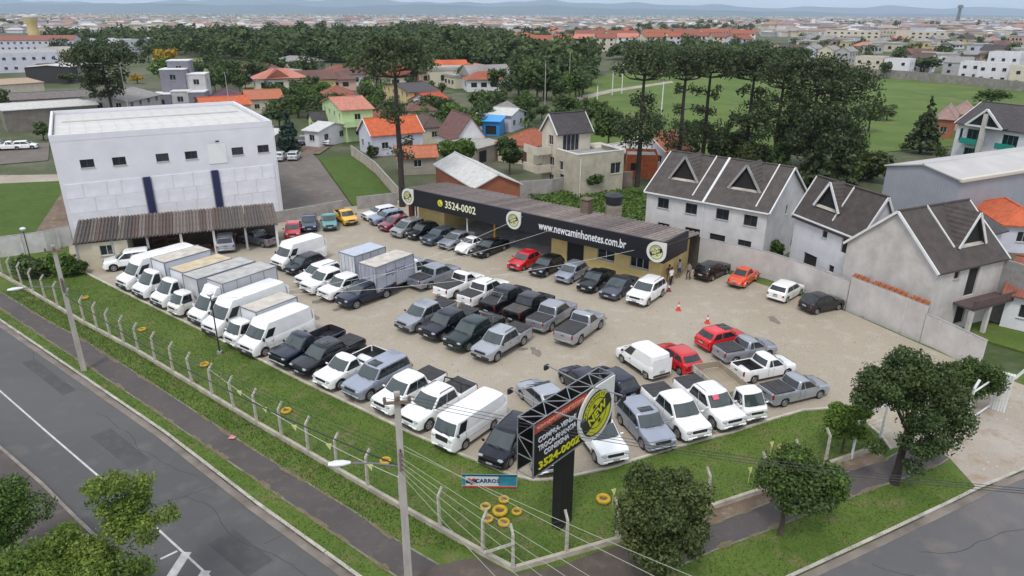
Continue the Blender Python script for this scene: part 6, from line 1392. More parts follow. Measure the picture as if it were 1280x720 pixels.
# trees on the verges and in front
p2 = G(820, 724); h2 = height_at(p2, 575)
tree('round dense dark-green tree on the side street verge beside the sign', 0, 0, 6.2, 1.95, leafmat('street', (.050, .074, .022), (.092, .115, .036)), 20000, .078, 11, base=.4, p=p2, nl=46, tr=.10, spread=.78, rr=(.20, .36))
p3 = G(975, 668)
lb3 = [(-.3, .2, 3.0, 1.1, 1.1, .85), (.9, .1, 3.1, 1.1, 1.0, .8), (1.7, .3, 2.9, .8, .8, .7), (.2, -.4, 2.3, 1.0, .9, .6), (1.2, -.3, 2.2, .8, .8, .5), (-.9, .0, 3.4, .6, .6, .6), (.2, .3, 4.0, .9, .8, .6), (2.0, 0, 2.4, .55, .5, .45)]
tree('small two-toned leafy tree with thin trunk on the side street verge', 0, 0, 4.6, 2, L_MID, 8500, .085, 12, lobes=lb3, p=p3, tr=.11, extra=([(1.8, .2, 3.1, .9, .8, .6), (2.1, .0, 2.5, .6, .6, .5), (.2, .3, 4.2, .7, .6, .4)], L_BRIGHT, 2200))
p4 = G(1118, 604)
lb4 = [(x * .80 - .45, y * .8, z * 1.0, a * .66, b * .68, c * .72) for x, y, z, a, b, c in [(-1.7, .5, 5.6, 1.5, 1.5, 1.1), (-.3, .3, 6.3, 1.7, 1.6, 1.2), (1.3, .2, 5.9, 1.7, 1.6, 1.2), (2.7, 0, 5.0, 1.5, 1.4, 1.2), (3.3, -.4, 3.9, 1.2, 1.2, 1.1), (2.2, -.8, 3.1, 1.3, 1.2, 1.0), (.9, -.6, 4.3, 1.4, 1.3, 1.1), (-.4, .6, 4.9, 1.2, 1.2, .9), (-2.5, .3, 4.9, .9, .9, .7), (1.8, -.5, 2.4, 1.0, .9, .7), (.3, .2, 7.1, .8, .8, .6), (.2, -.6, 2.9, .7, .7, .6)]]
_r = random.Random(44); LB4X = [(x + _r.uniform(-1.3, 1.3), y + _r.uniform(-1, 1), z + _r.uniform(-.7, .7), .5, .5, .38) for x, y, z, *_ in lb4 for _k in (0, 1)]
tree('large dark spreading tree with a dark trunk beside the gravel entrance', 0, 0, 7.4, 3.4, L_DARK, 20000, .08, 13, lobes=lb4 + LB4X, p=p4, tr=.20, bark=BARKD, extra=(lb4[:4], L_OLIVE, 6000), shell=.45)
tree('small bright green tree beside the silver small pickup', 1052, 566, 3.1, 1.5, leafmat('vivid', (.085, .15, .02), (.14, .21, .035), .3), 8000, .085, 14, base=.8, nl=22, tr=.07, rr=(.24, .42), spread=.7)
tree('round bush-like tree left of the ribbed gate pillar', 1207, 508, 3.6, 1.7, L_MID, 9000, .085, 15, base=.7, nl=26, tr=.07, rr=(.24, .42), spread=.7)
pA = G(108, 655, 5.0)
lbA = [(0, 0, 4.2, 1.5, 1.4, 1.1), (-1.3, .3, 4.0, 1.3, 1.2, 1.0), (1.5, .2, 4.7, 1.0, 1.0, .8), (.6, .9, 5.4, 1.0, .9, .6), (1.3, .9, 5.2, .8, .8, .6), (-.6, -.8, 3.2, 1.5, 1.3, 1.0), (1.2, -.7, 3.3, 1.2, 1.1, .9), (-2.2, -.6, 3.4, 1.3, 1.2, 1.0), (0, -1.6, 2.6, 1.6, 1.4, 1.0), (.9, .6, 6.1, .5, .5, .35), (1.9, .5, 5.5, .5, .4, .3), (-1.6, -1.6, 2.6, 1.4, 1.3, 1.0)]
_r = random.Random(9); LBA2 = [(x * 1.12 + _r.uniform(-.75, .75), y + _r.uniform(-.6, .6), z + _r.uniform(-.45, .55), q, q, q * .62) for x, y, z, *_ in lbA for q in (.55, .42, .34, .48)] + [(x, y, z, .6, .6, .45) for x, y, z in ((-2.6, -1.2, 3.0), (-1.8, -2.0, 2.6), (-.6, -2.2, 2.4), (.6, -2.0, 2.5), (-3.2, -.4, 3.2), (-2.2, .2, 3.6), (1.4, -1.6, 2.8), (-1.2, -1.2, 3.2), (.2, -1.3, 3.0))] + [(_r.uniform(-3.4, 1.2), _r.uniform(-1.7, .3), _r.uniform(3.0, 4.3), .62, .6, .42) for _k in range(18)]
tree('feathery lime-green tree in the bottom left corner of the picture', 0, 0, 5.6, 3, L_LIME, 42000, .062, 16, lobes=LBA2, p=pA, tr=.12, extra=(lbA[3:8], L_BRIGHT, 7000), shell=.35)
pB = G(-6, 622, 4.0)
tree('dark green tree cut by the left edge above the feathery lime one', 0, 0, 5.6, 1.9, leafmat('fresh dark', (.05, .10, .02), (.09, .15, .03)), 17000, .06, 17, base=1.2, p=pB, nl=30, tr=.12, rr=(.22, .40), spread=.75)
# conifer-like, araucarias
def conifer(label, px, py, H, R, lm, n=1200, leaf=.35, seed=1, group=None):
    p = G(px, py); t = thing('conifer', label, 'tree', (p.x, p.y, 0), 0, group); rg = random.Random(seed); lb = []
    for i in range(12):
        f = i / 11; r = R * (1 - f) * .9 + .12 * R; z = H * (.12 + .84 * f)
        for k in range(3 if f < .7 else 1): a = rg.uniform(0, 2 * pi); lb.append((cos(a) * r * .45, sin(a) * r * .45, z, r * .62, r * .62, H * .08))
    child('trunk', MB().tube([(0, 0, -.1), (0, 0, H * .95)], [H * .025, H * .005], 8).mesh('tr'), t, BARKD); child('crown', quads_mesh('crown', leaf_array(lb, n, leaf, seed, .5), lm), t); return t
def araucaria(label, px, py, H, R, seed, low=(), dense=1.0, group='umbrella pines'):
    """Paraná pine: bare trunk, whorls of up-curved limbs ending in round tufts that make a flat umbrella."""
    p = G(px, py); t = thing('umbrella_pine', label, 'tree', (p.x, p.y, 0), 0, group); rg = random.Random(seed); lb = []; mb = MB()
    mb.tube([(0, 0, -.2), (.06, 0, H * .3), (-.05, .05, H * .6), (0, 0, H * .93)], [H * .021, H * .017, H * .013, H * .007], 9)
    for w in range(5):
        z = H * (.80 + .035 * w); n = 9 - w // 2
        for i in range(n):
            a = 2 * pi * (i + .5 * (w % 2)) / n + rg.uniform(-.25, .25); r = R * rg.uniform(.62, 1.0) * (1 - .10 * w); e = Vector((cos(a) * r, sin(a) * r, z + R * .16 + rg.uniform(-.3, .4)))
            mb.tube([(0, 0, z - .5), (cos(a) * r * .55, sin(a) * r * .55, z - .25), e], [.10, .075, .04], 5)
            s = R * rg.uniform(.17, .27); lb.append((e.x, e.y, e.z, s, s, s * .8)); 
            if rg.random() < .7: q = rg.uniform(.5, .75); lb.append((e.x * q, e.y * q, e.z - .1, s * .8, s * .8, s * .6))
    lb.append((0, 0, H * .965, R * .32, R * .32, R * .16))
    for f, n, rr_ in low:                                          # lower tufts on the bare trunk
        for i in range(n):
            a = rg.uniform(0, 2 * pi); r = rr_ * rg.uniform(.5, 1); e = Vector((cos(a) * r, sin(a) * r, H * (f + rg.uniform(-.03, .03)))); mb.tube([(0, 0, e.z - .3), e], [.07, .03], 5); s = rr_ * rg.uniform(.32, .48); lb.append((e.x, e.y, e.z, s, s, s * .9))
    child('trunk', mb.mesh('trunk', 60), t, BARKD); child('crown', quads_mesh('crown', leaf_array(lb, int(3600 * dense), R * .045, seed, .2), L_PINE), t); return t
def ara(label, px, py, ty, wpx, seed, low=(), dense=1.0):
    p = G(px, py); H = height_at(p, ty); d = sqrt(p.x ** 2 + p.y ** 2 + (CAM_H - H) ** 2); araucaria(label, px, py, H, wpx / 2 * d / FPX, seed, low, dense)
ara('tall umbrella pine with bare trunk standing behind the showroom badge', 503, 258, 46, 94, 21, ((.58, 7, 2.4), (.33, 5, 1.9), (.42, 4, 1.6)), 1.0)
ara('tall umbrella pine with ragged lower tufts in front of the green field', 796, 232, 59, 78, 22, ((.62, 9, 2.2), (.50, 12, 3.2), (.42, 12, 3.4), (.35, 9, 3.0)), 1.6)
ara('slender umbrella pine right of the ragged one', 846, 222, 62, 62, 23, ((.70, 6, 1.6), (.55, 6, 1.6), (.42, 8, 2.0), (.34, 10, 2.4), (.26, 8, 2.0)), 1.4)
ara('umbrella pine with wide crown touching the slender one', 876, 214, 60, 72, 24, ((.66, 7, 1.8), (.50, 8, 2.0), (.38, 10, 2.4), (.28, 8, 2.4)), 1.4)
ara('umbrella pine between the wide one and the dark clump', 929, 210, 66, 76, 25, ((.68, 8, 2.2), (.55, 9, 2.6), (.42, 10, 3.0), (.3, 8, 2.6)), 1.5)
ara('umbrella pine at the left of the dark clump', 962, 232, 72, 66, 26, ((.70, 9, 3.0), (.58, 10, 3.4), (.45, 9, 3.0)), 1.3)
ara('tallest umbrella pine in the middle of the dark clump', 1003, 236, 74, 84, 27, ((.78, 10, 3.6), (.66, 12, 4.0), (.54, 12, 4.0), (.42, 12, 4.0), (.3, 10, 3.4)), 1.8)
ara('umbrella pine at the right of the dark clump', 1040, 226, 84, 70, 28, ((.74, 10, 3.2), (.6, 12, 3.6), (.46, 12, 3.6), (.32, 9, 3.0)), 1.6)
ara('dark pine left of the grey townhouse block', 144, 158, 62, 76, 29, ((.72, 10, 4.0), (.60, 12, 4.0), (.45, 8, 3.0)), 1.5)
for i, (bx, by, ty, w, lab) in enumerate(((1150, 190, 122, 38, 'dark pointed conifer by the white and green house'), (363, 190, 138, 30, 'blue-green conifer beside the white metal roofs'), (1013, 240, 150, 46, 'dark broad conifer below the dark pine clump'), (1046, 236, 160, 40, 'dark conifer at the right foot of the pine clump'), (968, 236, 165, 44, 'dark conifer at the left foot of the pine clump'))):
    p = G(bx, by); H = height_at(p, ty); d = p.length; conifer(lab, bx, by, H, w / 2 * d / FPX, (L_PINE, L_BLUE, L_PINE, L_PINE, L_DARK)[i], 1500, .42, 40 + i)
# hand-placed trees and bushes: base pixel, top row, width in pixels
PLACED = [
 (215, 118, 66, 56, L_BRIGHT, 'bright green tree left of the dry field'), (212, 100, 57, 30, L_YELLOW, 'tree in orange-yellow blossom behind the bright green one'), (172, 104, 90, 20, L_YELLOW, 'small yellow-blossoming bush by the dark pine'),
 (180, 138, 108, 30, L_DARK, 'dark round tree in front of the grey townhouse block'), (570, 212, 172, 54, L_BRIGHT, 'bright leafy tree below the maroon-roofed house'), (637, 217, 170, 34, L_DARK, 'dark tree left of the beige modern house'),
 (760, 185, 130, 40, L_MID, 'bushy tree right of the beige modern house'), (706, 155, 112, 46, L_MID, 'round tree behind the beige modern house'), (740, 242, 212, 28, L_MID, 'young tree growing in front of the beige modern house'),
 (513, 186, 164, 20, L_OLIVE, 'clipped round tree in front of the orange roof, right one'), (487, 190, 170, 20, L_OLIVE, 'clipped round tree in front of the orange roof, left one'), (467, 196, 182, 14, L_OLIVE, 'small clipped bush at the corner of the orange-roofed house'),
 (1060, 205, 158, 40, L_MID, 'leafy tree right of the dark pine clump'), (1085, 225, 190, 60, L_OLIVE, 'broad bush behind the white townhouse'), (1165, 262, 240, 70, L_MID, 'low bushes between townhouse roofs and the grey warehouse'), (1050, 232, 205, 50, L_MID, 'bush between the two townhouses'),
 (1238, 132, 108, 40, L_MID, 'bush heap at the right end of the green field'), (1085, 165, 108, 36, L_OLIVE, 'loose tree at the left of the right-hand field'), (1108, 150, 128, 26, L_OLIVE, 'thin shrub on the field near the conifer'), (1104, 98, 72, 18, L_OLIVE, 'bush standing before the field wall'), (1150, 92, 68, 46, L_MID, 'hedge of trees before the far white houses'),
 (966, 330, 300, 26, L_MID, 'shrub beside the pale wall under the townhouse'), (985, 310, 285, 24, L_OLIVE, 'shrub in the gap between the townhouses'), (905, 205, 165, 50, L_OLIVE, 'brownish leafy tree between the umbrella pines'), (935, 215, 180, 60, L_OLIVE, 'broad leafy tree below the umbrella pines'), (860, 205, 160, 28, L_MID, 'slim green tree beside the orange roof'), (828, 206, 190, 20, L_DARK, 'dark shrub by the orange roof'),
 (40, 345, 320, 40, L_MID, 'bush against the whitewashed wall, left one'), (80, 345, 318, 34, L_BRIGHT, 'bush against the whitewashed wall, right one'), (100, 342, 326, 18, L_MID, 'low shrub by the cream shed room'),
 (55, 175, 148, 26, L_MID, 'bush beside the grey warehouse wall at the left'), (78, 182, 160, 22, L_MID, 'shrub next to the white hall at the left'), (10, 140, 108, 30, L_DARK, 'dark tree at the left edge by the brown roofs'), (86, 104, 88, 24, L_OLIVE, 'shrub on the brown yard at the left'), (70, 100, 82, 22, L_DARK, 'small dark palm-like tree on the brown yard'),
 (440, 168, 132, 26, L_MID, 'tree between the red hip roof and the green house'), (472, 160, 128, 30, L_DARK, 'dark tree right of the green house'), (395, 150, 122, 34, L_DARK, 'dark tree above the grey roof'), (350, 160, 118, 40, L_DARK, 'dark tree left of the grey roof'), (556, 152, 118, 36, L_DARK, 'dark tree left of the bright red roof'), (600, 150, 105, 40, L_MID, 'tree behind the blue shed'), (650, 150, 118, 30, L_MID, 'tree right of the blue shed'), (536, 152, 126, 26, L_MID, 'bush on the brown roofs'), (548, 172, 150, 24, L_OLIVE, 'bush left of the maroon roof'),
 (1205, 192, 172, 20, L_MID, 'shrub in front of the pink-roofed house'), (1262, 302, 282, 40, L_BRIGHT, 'bright shrub behind the right townhouse'), (1175, 200, 180, 16, L_MID, 'small shrub by the conifer'), (1010, 180, 120, 60, L_DARK, 'dark leafy tree inside the pine clump'), (985, 205, 140, 54, L_DARK, 'dark leafy tree at the left inside the pine clump'), (1030, 205, 130, 56, L_DARK, 'dark leafy tree at the right inside the pine clump'),
]
CROWNS = {}
def crown_variant(i, m):
    """Unit trees (height 1): trunk and crown meshes shared by every copy."""
    if i not in CROWNS:
        rg = random.Random(100 + i); lb = make_lobes(.42, .80, 9 + i % 4, 100 + i, .18, .6, (.34, .55)); CROWNS[i] = (trunk_mesh(.68, .022, lb, i, nl=5), quads_mesh('crown', leaf_array(lb, 620, .048, 100 + i, .5)))
    return CROWNS[i]
def unit_tree(label, p, H, Wd, m, seed, group=None, name='leafy_tree', hi=False):
    t = thing(name, label, 'tree' if H > 2.6 else 'bush', (p.x, p.y, -.1), random.Random(seed).uniform(0, 6), group); a, b = crown_variant(seed % 7, m)
    sc = (Wd / .84, Wd / .84, H); child('trunk', a, t, BARK, scale=sc); child('crown', b, t, m, scale=sc); return t
for i, (bx, by, ty, w, m, lab) in enumerate(PLACED):
    p = G(bx, by); H = height_at(p, ty); d = p.length; Wd = w * d / FPX
    if d < 130: tree(lab, 0, 0, H, Wd / 2, m, int(min(3200, 900 + 260 * H * Wd / 4)), .12 + d * .0016, 200 + i, p=p, base=H * .14, nl=11, cat='tree' if H > 2.6 else 'bush', name='leafy_tree' if H > 2.6 else 'leafy_bush')
    else: unit_tree(lab, p, H, Wd, m, 200 + i, name='leafy_tree' if H > 2.6 else 'leafy_bush')
# a small palm by the terracotta roof
p = G(657, 176); t = thing('palm_tree', 'small palm in front of the terracotta roof left of the beige house', 'tree', (p.x, p.y, 0)); H = height_at(p, 150)
child('trunk', MB().tube([(0, 0, 0), (.2, 0, H * .5), (.1, 0, H * .8)], [.2, .15, .13], 8).mesh('t', 60), t, BARK); fr = MB(); rg = random.Random(4)
for i in range(16):
    a = 2 * pi * i / 16; l = rg.uniform(1.6, 2.4); e = rg.uniform(.2, .9); b = Vector((.1, 0, H * .8)); dr = Vector((cos(a), sin(a), 0)); sd = Vector((-sin(a), cos(a), 0))
    q = [b, b + dr * l * .5 + Vector((0, 0, e)), b + dr * l + Vector((0, 0, e * .2 - .6))]; fr.add([q[0], q[1] + sd * .22, q[2], q[1] - sd * .22], [(0, 1, 2, 3)])
child('frond', fr.mesh('fr'), t, L_MID)
# weedy cover behind the showroom
def cover(name, polys, n, size, hz, m, seed):
    rg = np.random.default_rng(seed); out = []
    for P in polys:
        a = np.array([(q[0], q[1]) for q in P]); lo, hi = a.min(0), a.max(0); area = abs(sum(P[i][0] * P[i - 1][1] - P[i - 1][0] * P[i][1] for i in range(len(P)))) / 2; k = int(n * (hi - lo).prod()); q = rg.uniform(lo, hi, (k, 2)); q = q[in_poly(q[:, 0], q[:, 1], P)]
        hh = hz * (.35 + .65 * (np.sin(q[:, 0] * .9 + 1) * np.cos(q[:, 1] * .7) * .5 + .5)); c = np.concatenate([q, (rg.random(len(q)) * hh)[:, None]], 1); m_ = len(q)
        nr = rg.normal(size=(m_, 3)) * .6 + np.array([0, 0, 1]); nr /= np.linalg.norm(nr, axis=1)[:, None]; t = np.cross(nr, rg.normal(size=(m_, 3))); t /= np.linalg.norm(t, axis=1)[:, None]; b = np.cross(nr, t); s = size * rg.uniform(.5, 1.4, m_)[:, None]; out.append(np.stack([c - t * s, c - b * s * .6, c + t * s, c + b * s * .6], 1))
    o = bpy.data.objects.new(name, quads_mesh(name, np.concatenate(out), m)); COL.objects.link(o); o['kind'] = 'stuff'
cover('undergrowth', [[G(655, 243), G(742, 234), G(808, 240), G(812, 292), G(760, 282), G(700, 262)]], 26, .20, .65, L_BRIGHT, 5)
cover('wall_weeds', [[G(20, 352), G(110, 345), G(98, 322), G(10, 330)]], 16, .16, .8, L_MID, 6)
# ------------------------------------------------------------------ houses around the lot and the town beyond
RF = {k: roofmat(k, c) for k, c in dict(orange='#c2623d', orange2='#b06a4c', salmon='#bd7d6a', maroon='#70504c', terra='#9c5a42', brown='#6d5048', brick='#8d5545', redor='#b0523a', dark='#4c4849', pinkgrey='#9c8078', grey='#8f8b88', brownd='#5c4a44').items()}
M_TIN = roofmat('white tin', '#c9c7c3', True, .14); M_TING = roofmat('grey tin', '#a5a29c', True, .2); M_TIND = roofmat('dark tin', '#716a66', True, .3)
WL = {k: wallmat(k, c, .12) for k, c in dict(white='#d6d6d8', cream='#cfc6b0', beige='#c9c0ae', green='#b9cf9a', grey='#aaa8a6', yellow='#cdb983', pink='#c9a596', lav='#c9c9d4', brick='#9a5f45', dirty='#9b9388').items()}
house('house', 'white house with a bright orange tiled roof and white verges', (463, 170), (531, 164.5), 3.4, 'gable_x', WL['lav'], RF['orange'], 2.3, ridge=(519, 144.5), barge=M_WHITE, over=.3)
t, o, u, v, w, d = house('house', 'tall pale green house with a salmon roof and a front balcony', (425, 138.5), (469, 136), 5.7, 'gable_x', WL['green'], RF['salmon'], 1.5, ridge=(462, 120), over=.4, store=2)
child('balcony', MB().box(w / 2, -.9, 2.85, w, 1.7, .16).box(w / 2, -1.7, 3.35, w, .08, .9).mesh('b'), t, WL['green'])
for x in (.2, w - .2): child('column', boxmesh(.2, .2, 2.8, .02), t, WL['green'], (x, -1.6, 1.4))
t, o, u, v, w, d = house('house', 'white steep-gabled house with a maroon roof', (568, 176), (611, 173), 3.0, 'gable_y', WL['white'], RF['maroon'], 3.6, depth=9, holes={'f': [(2.0, 2.3, 1.0, .9, 'w')]}, over=.3, barge=None)
house('carport', 'grey sheet-roofed lean-to in front of the maroon-roofed house', (597, 187), (629, 178.5), 2.5, 'shed', WL['dirty'], M_TING, .7, depth=5, holes={'f': [(.5, 0.05, 2.2, 2.0, 'v')]}, cat='lean-to', over=.2)
house('house', 'unfinished orange hollow-brick block beside the grey townhouses', (784, 196), (823, 197), 3.0, 'flat', mat('hollow brick', hexc('#b06038'), rough=.95, var=.3, vscale=2.5, bump=.4), M_CONC2, 0, depth=5, holes={'f': [(.6, 1.0, .8, 1.1, 'v')], 'l': [(1, 1, .8, 1.1, 'v')]}, over=.0)
house('house', 'low house with a wide terracotta hip roof left of the beige modern house', (618, 178), (668, 184), 2.9, 'hip', WL['cream'], RF['terra'], 1.9, depth=9)
house('outbuilding', 'low outbuilding with a faded orange roof below the white house', (495, 198), (549, 196), 2.5, 'gable_x', WL['dirty'], RF['orange2'], 1.1, ridge=(547, 182), cat='outbuilding')
house('house', 'house under a dark brown hip roof behind the orange roof', (508, 139), (548, 138), 3.0, 'hip', WL['beige'], RF['brown'], 1.6, depth=9)
house('house', 'house under a brown tiled hip roof left of the maroon roof', (528, 160), (560, 158), 2.9, 'hip', WL['cream'], RF['brownd'], 1.7, depth=9)
house('house', 'low house with a brick-red roof behind the green house', (474, 152), (508, 149), 2.9, 'hip', WL['cream'], RF['brick'], 1.5, depth=8)
house('house', 'house with a bright red-orange roof among the trees', (540, 129), (566, 126), 3.0, 'gable_x', WL['white'], RF['redor'], 1.8, ridge=(565, 113))
house('house', 'white house under a broad brick-red hip roof', (400, 121), (444, 120), 3.0, 'hip', WL['white'], RF['brick'], 2.0, depth=11)
house('house', 'small green-walled house with a grey roof left of the green house', (390, 150), (416, 148), 2.8, 'gable_x', WL['green'], RF['dark'], 1.2, ridge=(414, 140))
house('shed', 'shed with a shiny white metal roof left of the conifer', (344, 170), (357, 162), 2.8, 'shed', WL['dirty'], M_TIN, .9, depth=9, cat='shed')
house('shed', 'low shed with a shiny white metal roof right of the conifer', (376, 163), (398, 165), 2.8, 'gable_x', WL['white'], M_TIN, .9, ridge=(392, 152), cat='shed')
house('house', 'long house with a bright orange roof behind the white hall', (252, 134), (316, 130), 3.2, 'gable_x', WL['cream'], RF['orange'], 1.5, ridge=(314, 119))
house('house', 'house with an orange roof right of the long one', (307, 125), (356, 123), 3.2, 'gable_x', WL['cream'], RF['orange2'], 1.5, ridge=(342, 112))
house('house', 'house with a purple-brown roof among dark trees', (262, 121), (300, 120), 3.0, 'hip', WL['cream'], roofmat('purple', '#5d4550'), 1.6, depth=9)
house('warehouse', 'grey metal-roofed house behind the showroom with a brick gable', (592, 236), (654, 230), 3.4, 'gable_y', WL['brick'], M_TIN, 1.3, depth=15, cat='warehouse', holes={}, over=.3)
house('shed', 'bright blue shed with an open front among the houses', (600, 152), (626, 153), 2.6, 'shed', mat('blue sheet', hexc('#2f86c8'), rough=.5, var=.12), mat('blue roof sheet', hexc('#3d97d6'), rough=.5, var=.1), .6, depth=4, holes={'f': [(.6, .1, 2.2, 1.7, 'v')]}, cat='shed')
house('shed', 'long white metal shed behind the blue one', (594, 142), (640, 145), 3.2, 'gable_x', WL['lav'], M_TIN, .9, depth=7, cat='shed')
house('house', 'low house with a grey-brown hip roof right of the white shed', (618, 140), (652, 140), 2.9, 'hip', WL['dirty'], RF['grey'], 1.5, depth=9)
house('house', 'low house with a white sheet roof left of the pine trunk', (766, 193), (820, 184), 2.8, 'gable_x', WL['cream'], M_TIN, 1.0, ridge=(800, 176))
house('house', 'house with an orange roof seen between the umbrella pines', (832, 190), (868, 187), 3.0, 'gable_x', WL['white'], RF['orange2'], 2.0, ridge=(862, 163), barge=M_WHITE)
house('house', 'long yellow and white house with a grey roof behind the umbrella pine', (510, 116), (552, 114), 4.6, 'gable_x', WL['yellow'], RF['dark'], 1.2, ridge=(536, 103), store=2)
house('house', 'brick-red house far behind the umbrella pine trunk', (462, 92), (500, 91), 3.0, 'gable_x', WL['cream'], RF['terra'], 1.4, ridge=(497, 84))
house('house', 'house with a wide grey-brown roof in the wood', (335, 76), (382, 78), 3.4, 'hip', WL['dirty'], RF['grey'], 2.0, depth=12)
house('house', 'low house with a red roof at the right edge', (1252, 366), (1330, 382), 2.8, 'gable_x', WL['white'], RF['brick'], 1.8, depth=8)
house('house', 'house with an orange roof corner at the right edge', (1252, 281), (1320, 285), 2.8, 'hip', WL['lav'], RF['orange'], 1.4, depth=8)
house('house', 'dark-roofed low house between the townhouse and the warehouse', (1215, 300), (1262, 288), 2.8, 'gable_x', WL['lav'], RF['dark'], 1.3, depth=7)
house('house', 'brick house with a pinkish-grey roof beside the conifer', (1168, 148), (1196, 150), 3.6, 'hip', WL['brick'], RF['pinkgrey'], 2.2, depth=10, store=1)
house('house', 'pinkish-grey roofed house half behind the brick one', (1190, 142), (1222, 144), 3.4, 'hip', WL['pink'], RF['pinkgrey'], 2.2, depth=9)
house('house', 'long low house with a pale terracotta roof at the right edge of the field', (1215, 140), (1300, 152), 3.4, 'gable_x', WL['cream'], RF['orange2'], 1.2, depth=6)
t, o, u, v, w, d = house('warehouse', 'big grey-blue metal warehouse with a pale low-pitched roof', (1105, 207), (1203, 227), 6.2, 'gable_y', mat('blue grey cladding', hexc('#9a9ca4'), rough=.6, var=.08, vscale=.4, wave=('X', 3.0, .35)), mat('pale warehouse roof', hexc('#b9b6b3'), rough=.55, var=.10, vscale=.3, detail=8), .9, depth=46, cat='warehouse', holes={}, over=.25)
child('eave_trim', MB().box(w + .12, d / 2, 6.25, .4, d + .6, .5, 0, .1).mesh('et'), t, mat('cream trim', hexc('#cfc8bb'), rough=.6))
# beige modern house: stacked volumes with terrace and sliding door
def modern_house():
    ze = 7.6; a, b = G(697, 167, ze), G(742, 163, ze); u = b - a; u.z = 0; u.normalize(); v = Vector((-u.y, u.x, 0)); W1 = (b - a).length - .5
    o = Vector((a.x, a.y, 0)) + u * .25 + v * .3; t = thing('modern_house', 'tall beige modern house with a dark gable roof, terrace and side balconies', 'house', o, atan2(u.y, u.x)); bm_ = wallmat('modern beige', '#c8bfae', .14)
    R = G(731, 144, ze + 2.2); D = max(4, 2 * ((R - a).dot(v) - .3)); zt = 5.0
    block(t, W1, D, ze - .02, bm_, {'f': [(W1 * .16, zt + .05, W1 * .5, 2.2, 'w')], 'l': [(D * .42, zt + .8, 1.2, 1.3, 'w'), (D * .5, 3.0, 1.2, 1.2, 'w'), (D * .5, .6, 1.2, 1.2, 'w')]}, gable='x', rise=2.2, frame=M_FRAME)
    roof_sect(t, 'gable_x', W1, D, ze, 2.2, .3, RF['dark'], barge=M_WHITE)
    w2 = W1 + 2.2; d2 = 5.2                                        # lower storeys step forward with a terrace on top
    block(t, w2, d2, zt + .55, wallmat('modern olive', '#b3ab98', .2), {'f': [(w2 * .72, 2.5, 1.7, 1.5, 'w')], 'l': [(1.0, 2.9, .9, 1.2, 'w'), (1.2, .5, 1.0, 1.9, 'v')]}, o=(-.3, -d2 - .02), sides='flr')
    child('terrace_floor', MB().box(w2 / 2 - .3, -d2 / 2, zt - .05, w2 - .3, d2 - .2, .12).mesh('tf'), t, M_CONC2); child('terrace_coping', MB().box(w2 / 2 - .3, -d2 + .08, zt + .6, w2 + .1, .3, .1).box(w2 - .42, -d2 / 2, zt + .6, .3, d2 - .4, .1).box(-.18, -d2 / 2, zt + .6, .3, d2 - .4, .1).mesh('tc'), t, M_WHITE)
    for z in (2.2, 4.7): child('balcony', MB().box(-1.3, D * .75, z, 2.4, 3.6, .2).box(-2.45, D * .75, z + .5, .12, 3.6, 1.0).box(-1.3, D * .75 - 1.75, z + .5, 2.2, .12, 1.0).mesh('bl'), t, bm_)
    child('downpipe', MB().tube([(.2, -d2 - .1, 0), (.2, -d2 - .1, zt)], .07, 6).mesh('dp'), t, M_WHITE); child('rear_wing', MB().box(W1 + 2.4, 1.4, 2.6, 3.2, 3.4, 5.2, 0, .02).mesh('rw'), t, bm_)
modern_house()
def green_window_house():
    t, o, u, v, w, d = house('house', 'white house with green-glass balconies and a big glazed gable on a dark roof', (1193, 153), (1300, 168), 6.0, 'gable_x', WL['white'], RF['dark'], 3.0, depth=11, holes={}, over=.4, barge=M_WHITE)
    for c in [c for c in t.children if c.name.startswith('wall')]: bpy.data.objects.remove(c)
    gg = mat('green glass', hexc('#2f8f82'), rough=.15, spec=.8)
    H = [(w * .05, 3.2, .5, 2.0, 'w'), (w * .15, 3.3, 2.4, 2.0, 'w'), (w * .60, 3.2, 2.4, 2.0, 'w'), (w * .16, .5, 2.0, 1.8, 'w'), (w * .60, .5, 2.0, 1.8, 'w')]
    block(t, w, d, 6.0, WL['white'], {'f': H}, gable='x', rise=3.0, frame=mat('green frame', hexc('#3f9a8c'), rough=.4))
    for x in (w * .15 + 1.2, w * .60 + 1.2): child('glass_balcony', MB().box(x, -.55, 3.1, 3.0, 1.1, .15).box(x, -1.08, 3.55, 3.0, .05, .75).mesh('gb'), t, gg)
    gx, gw, gh = w * .40, w * .42, 2.5; gz = 6.1; g = child('front_gable', MB().extr([(gx - gw / 2, -1.2, gz), (gx + gw / 2, -1.2, gz), (gx, -1.2, gz + gh)], (0, .1, 0)).mesh('fg'), t, M_PANE)
    tb = MB(); [tb.beam((gx + s * (gw / 2 + .3), -1.35, gz - .1), (gx, -1.35, gz + gh + .15), .25, .3) for s in (-1, 1)]; tb.box(gx, -1.3, gz - .05, gw + .4, .3, .25); child('gable_trim', tb.mesh('gt'), g, M_WHITE)
    rr_ = MB(); [rr_.extr([(gx + s * (gw / 2 + .4), -1.3, gz - .1), (gx, -1.3, gz + gh + .1), (gx, -1.3, gz + gh + .28), (gx + s * (gw / 2 + .5), -1.3, gz)], (0, 5.5, 0)) for s in (-1, 1)]; rc = child('gable_roof', rr_.mesh('gr'), g, RF['dark']); recalc(rc.data)
    child('pillar', MB().box(gx, -1.2, 4.0, .7, .5, 8.2).mesh('pl'), t, GR)
green_window_house()
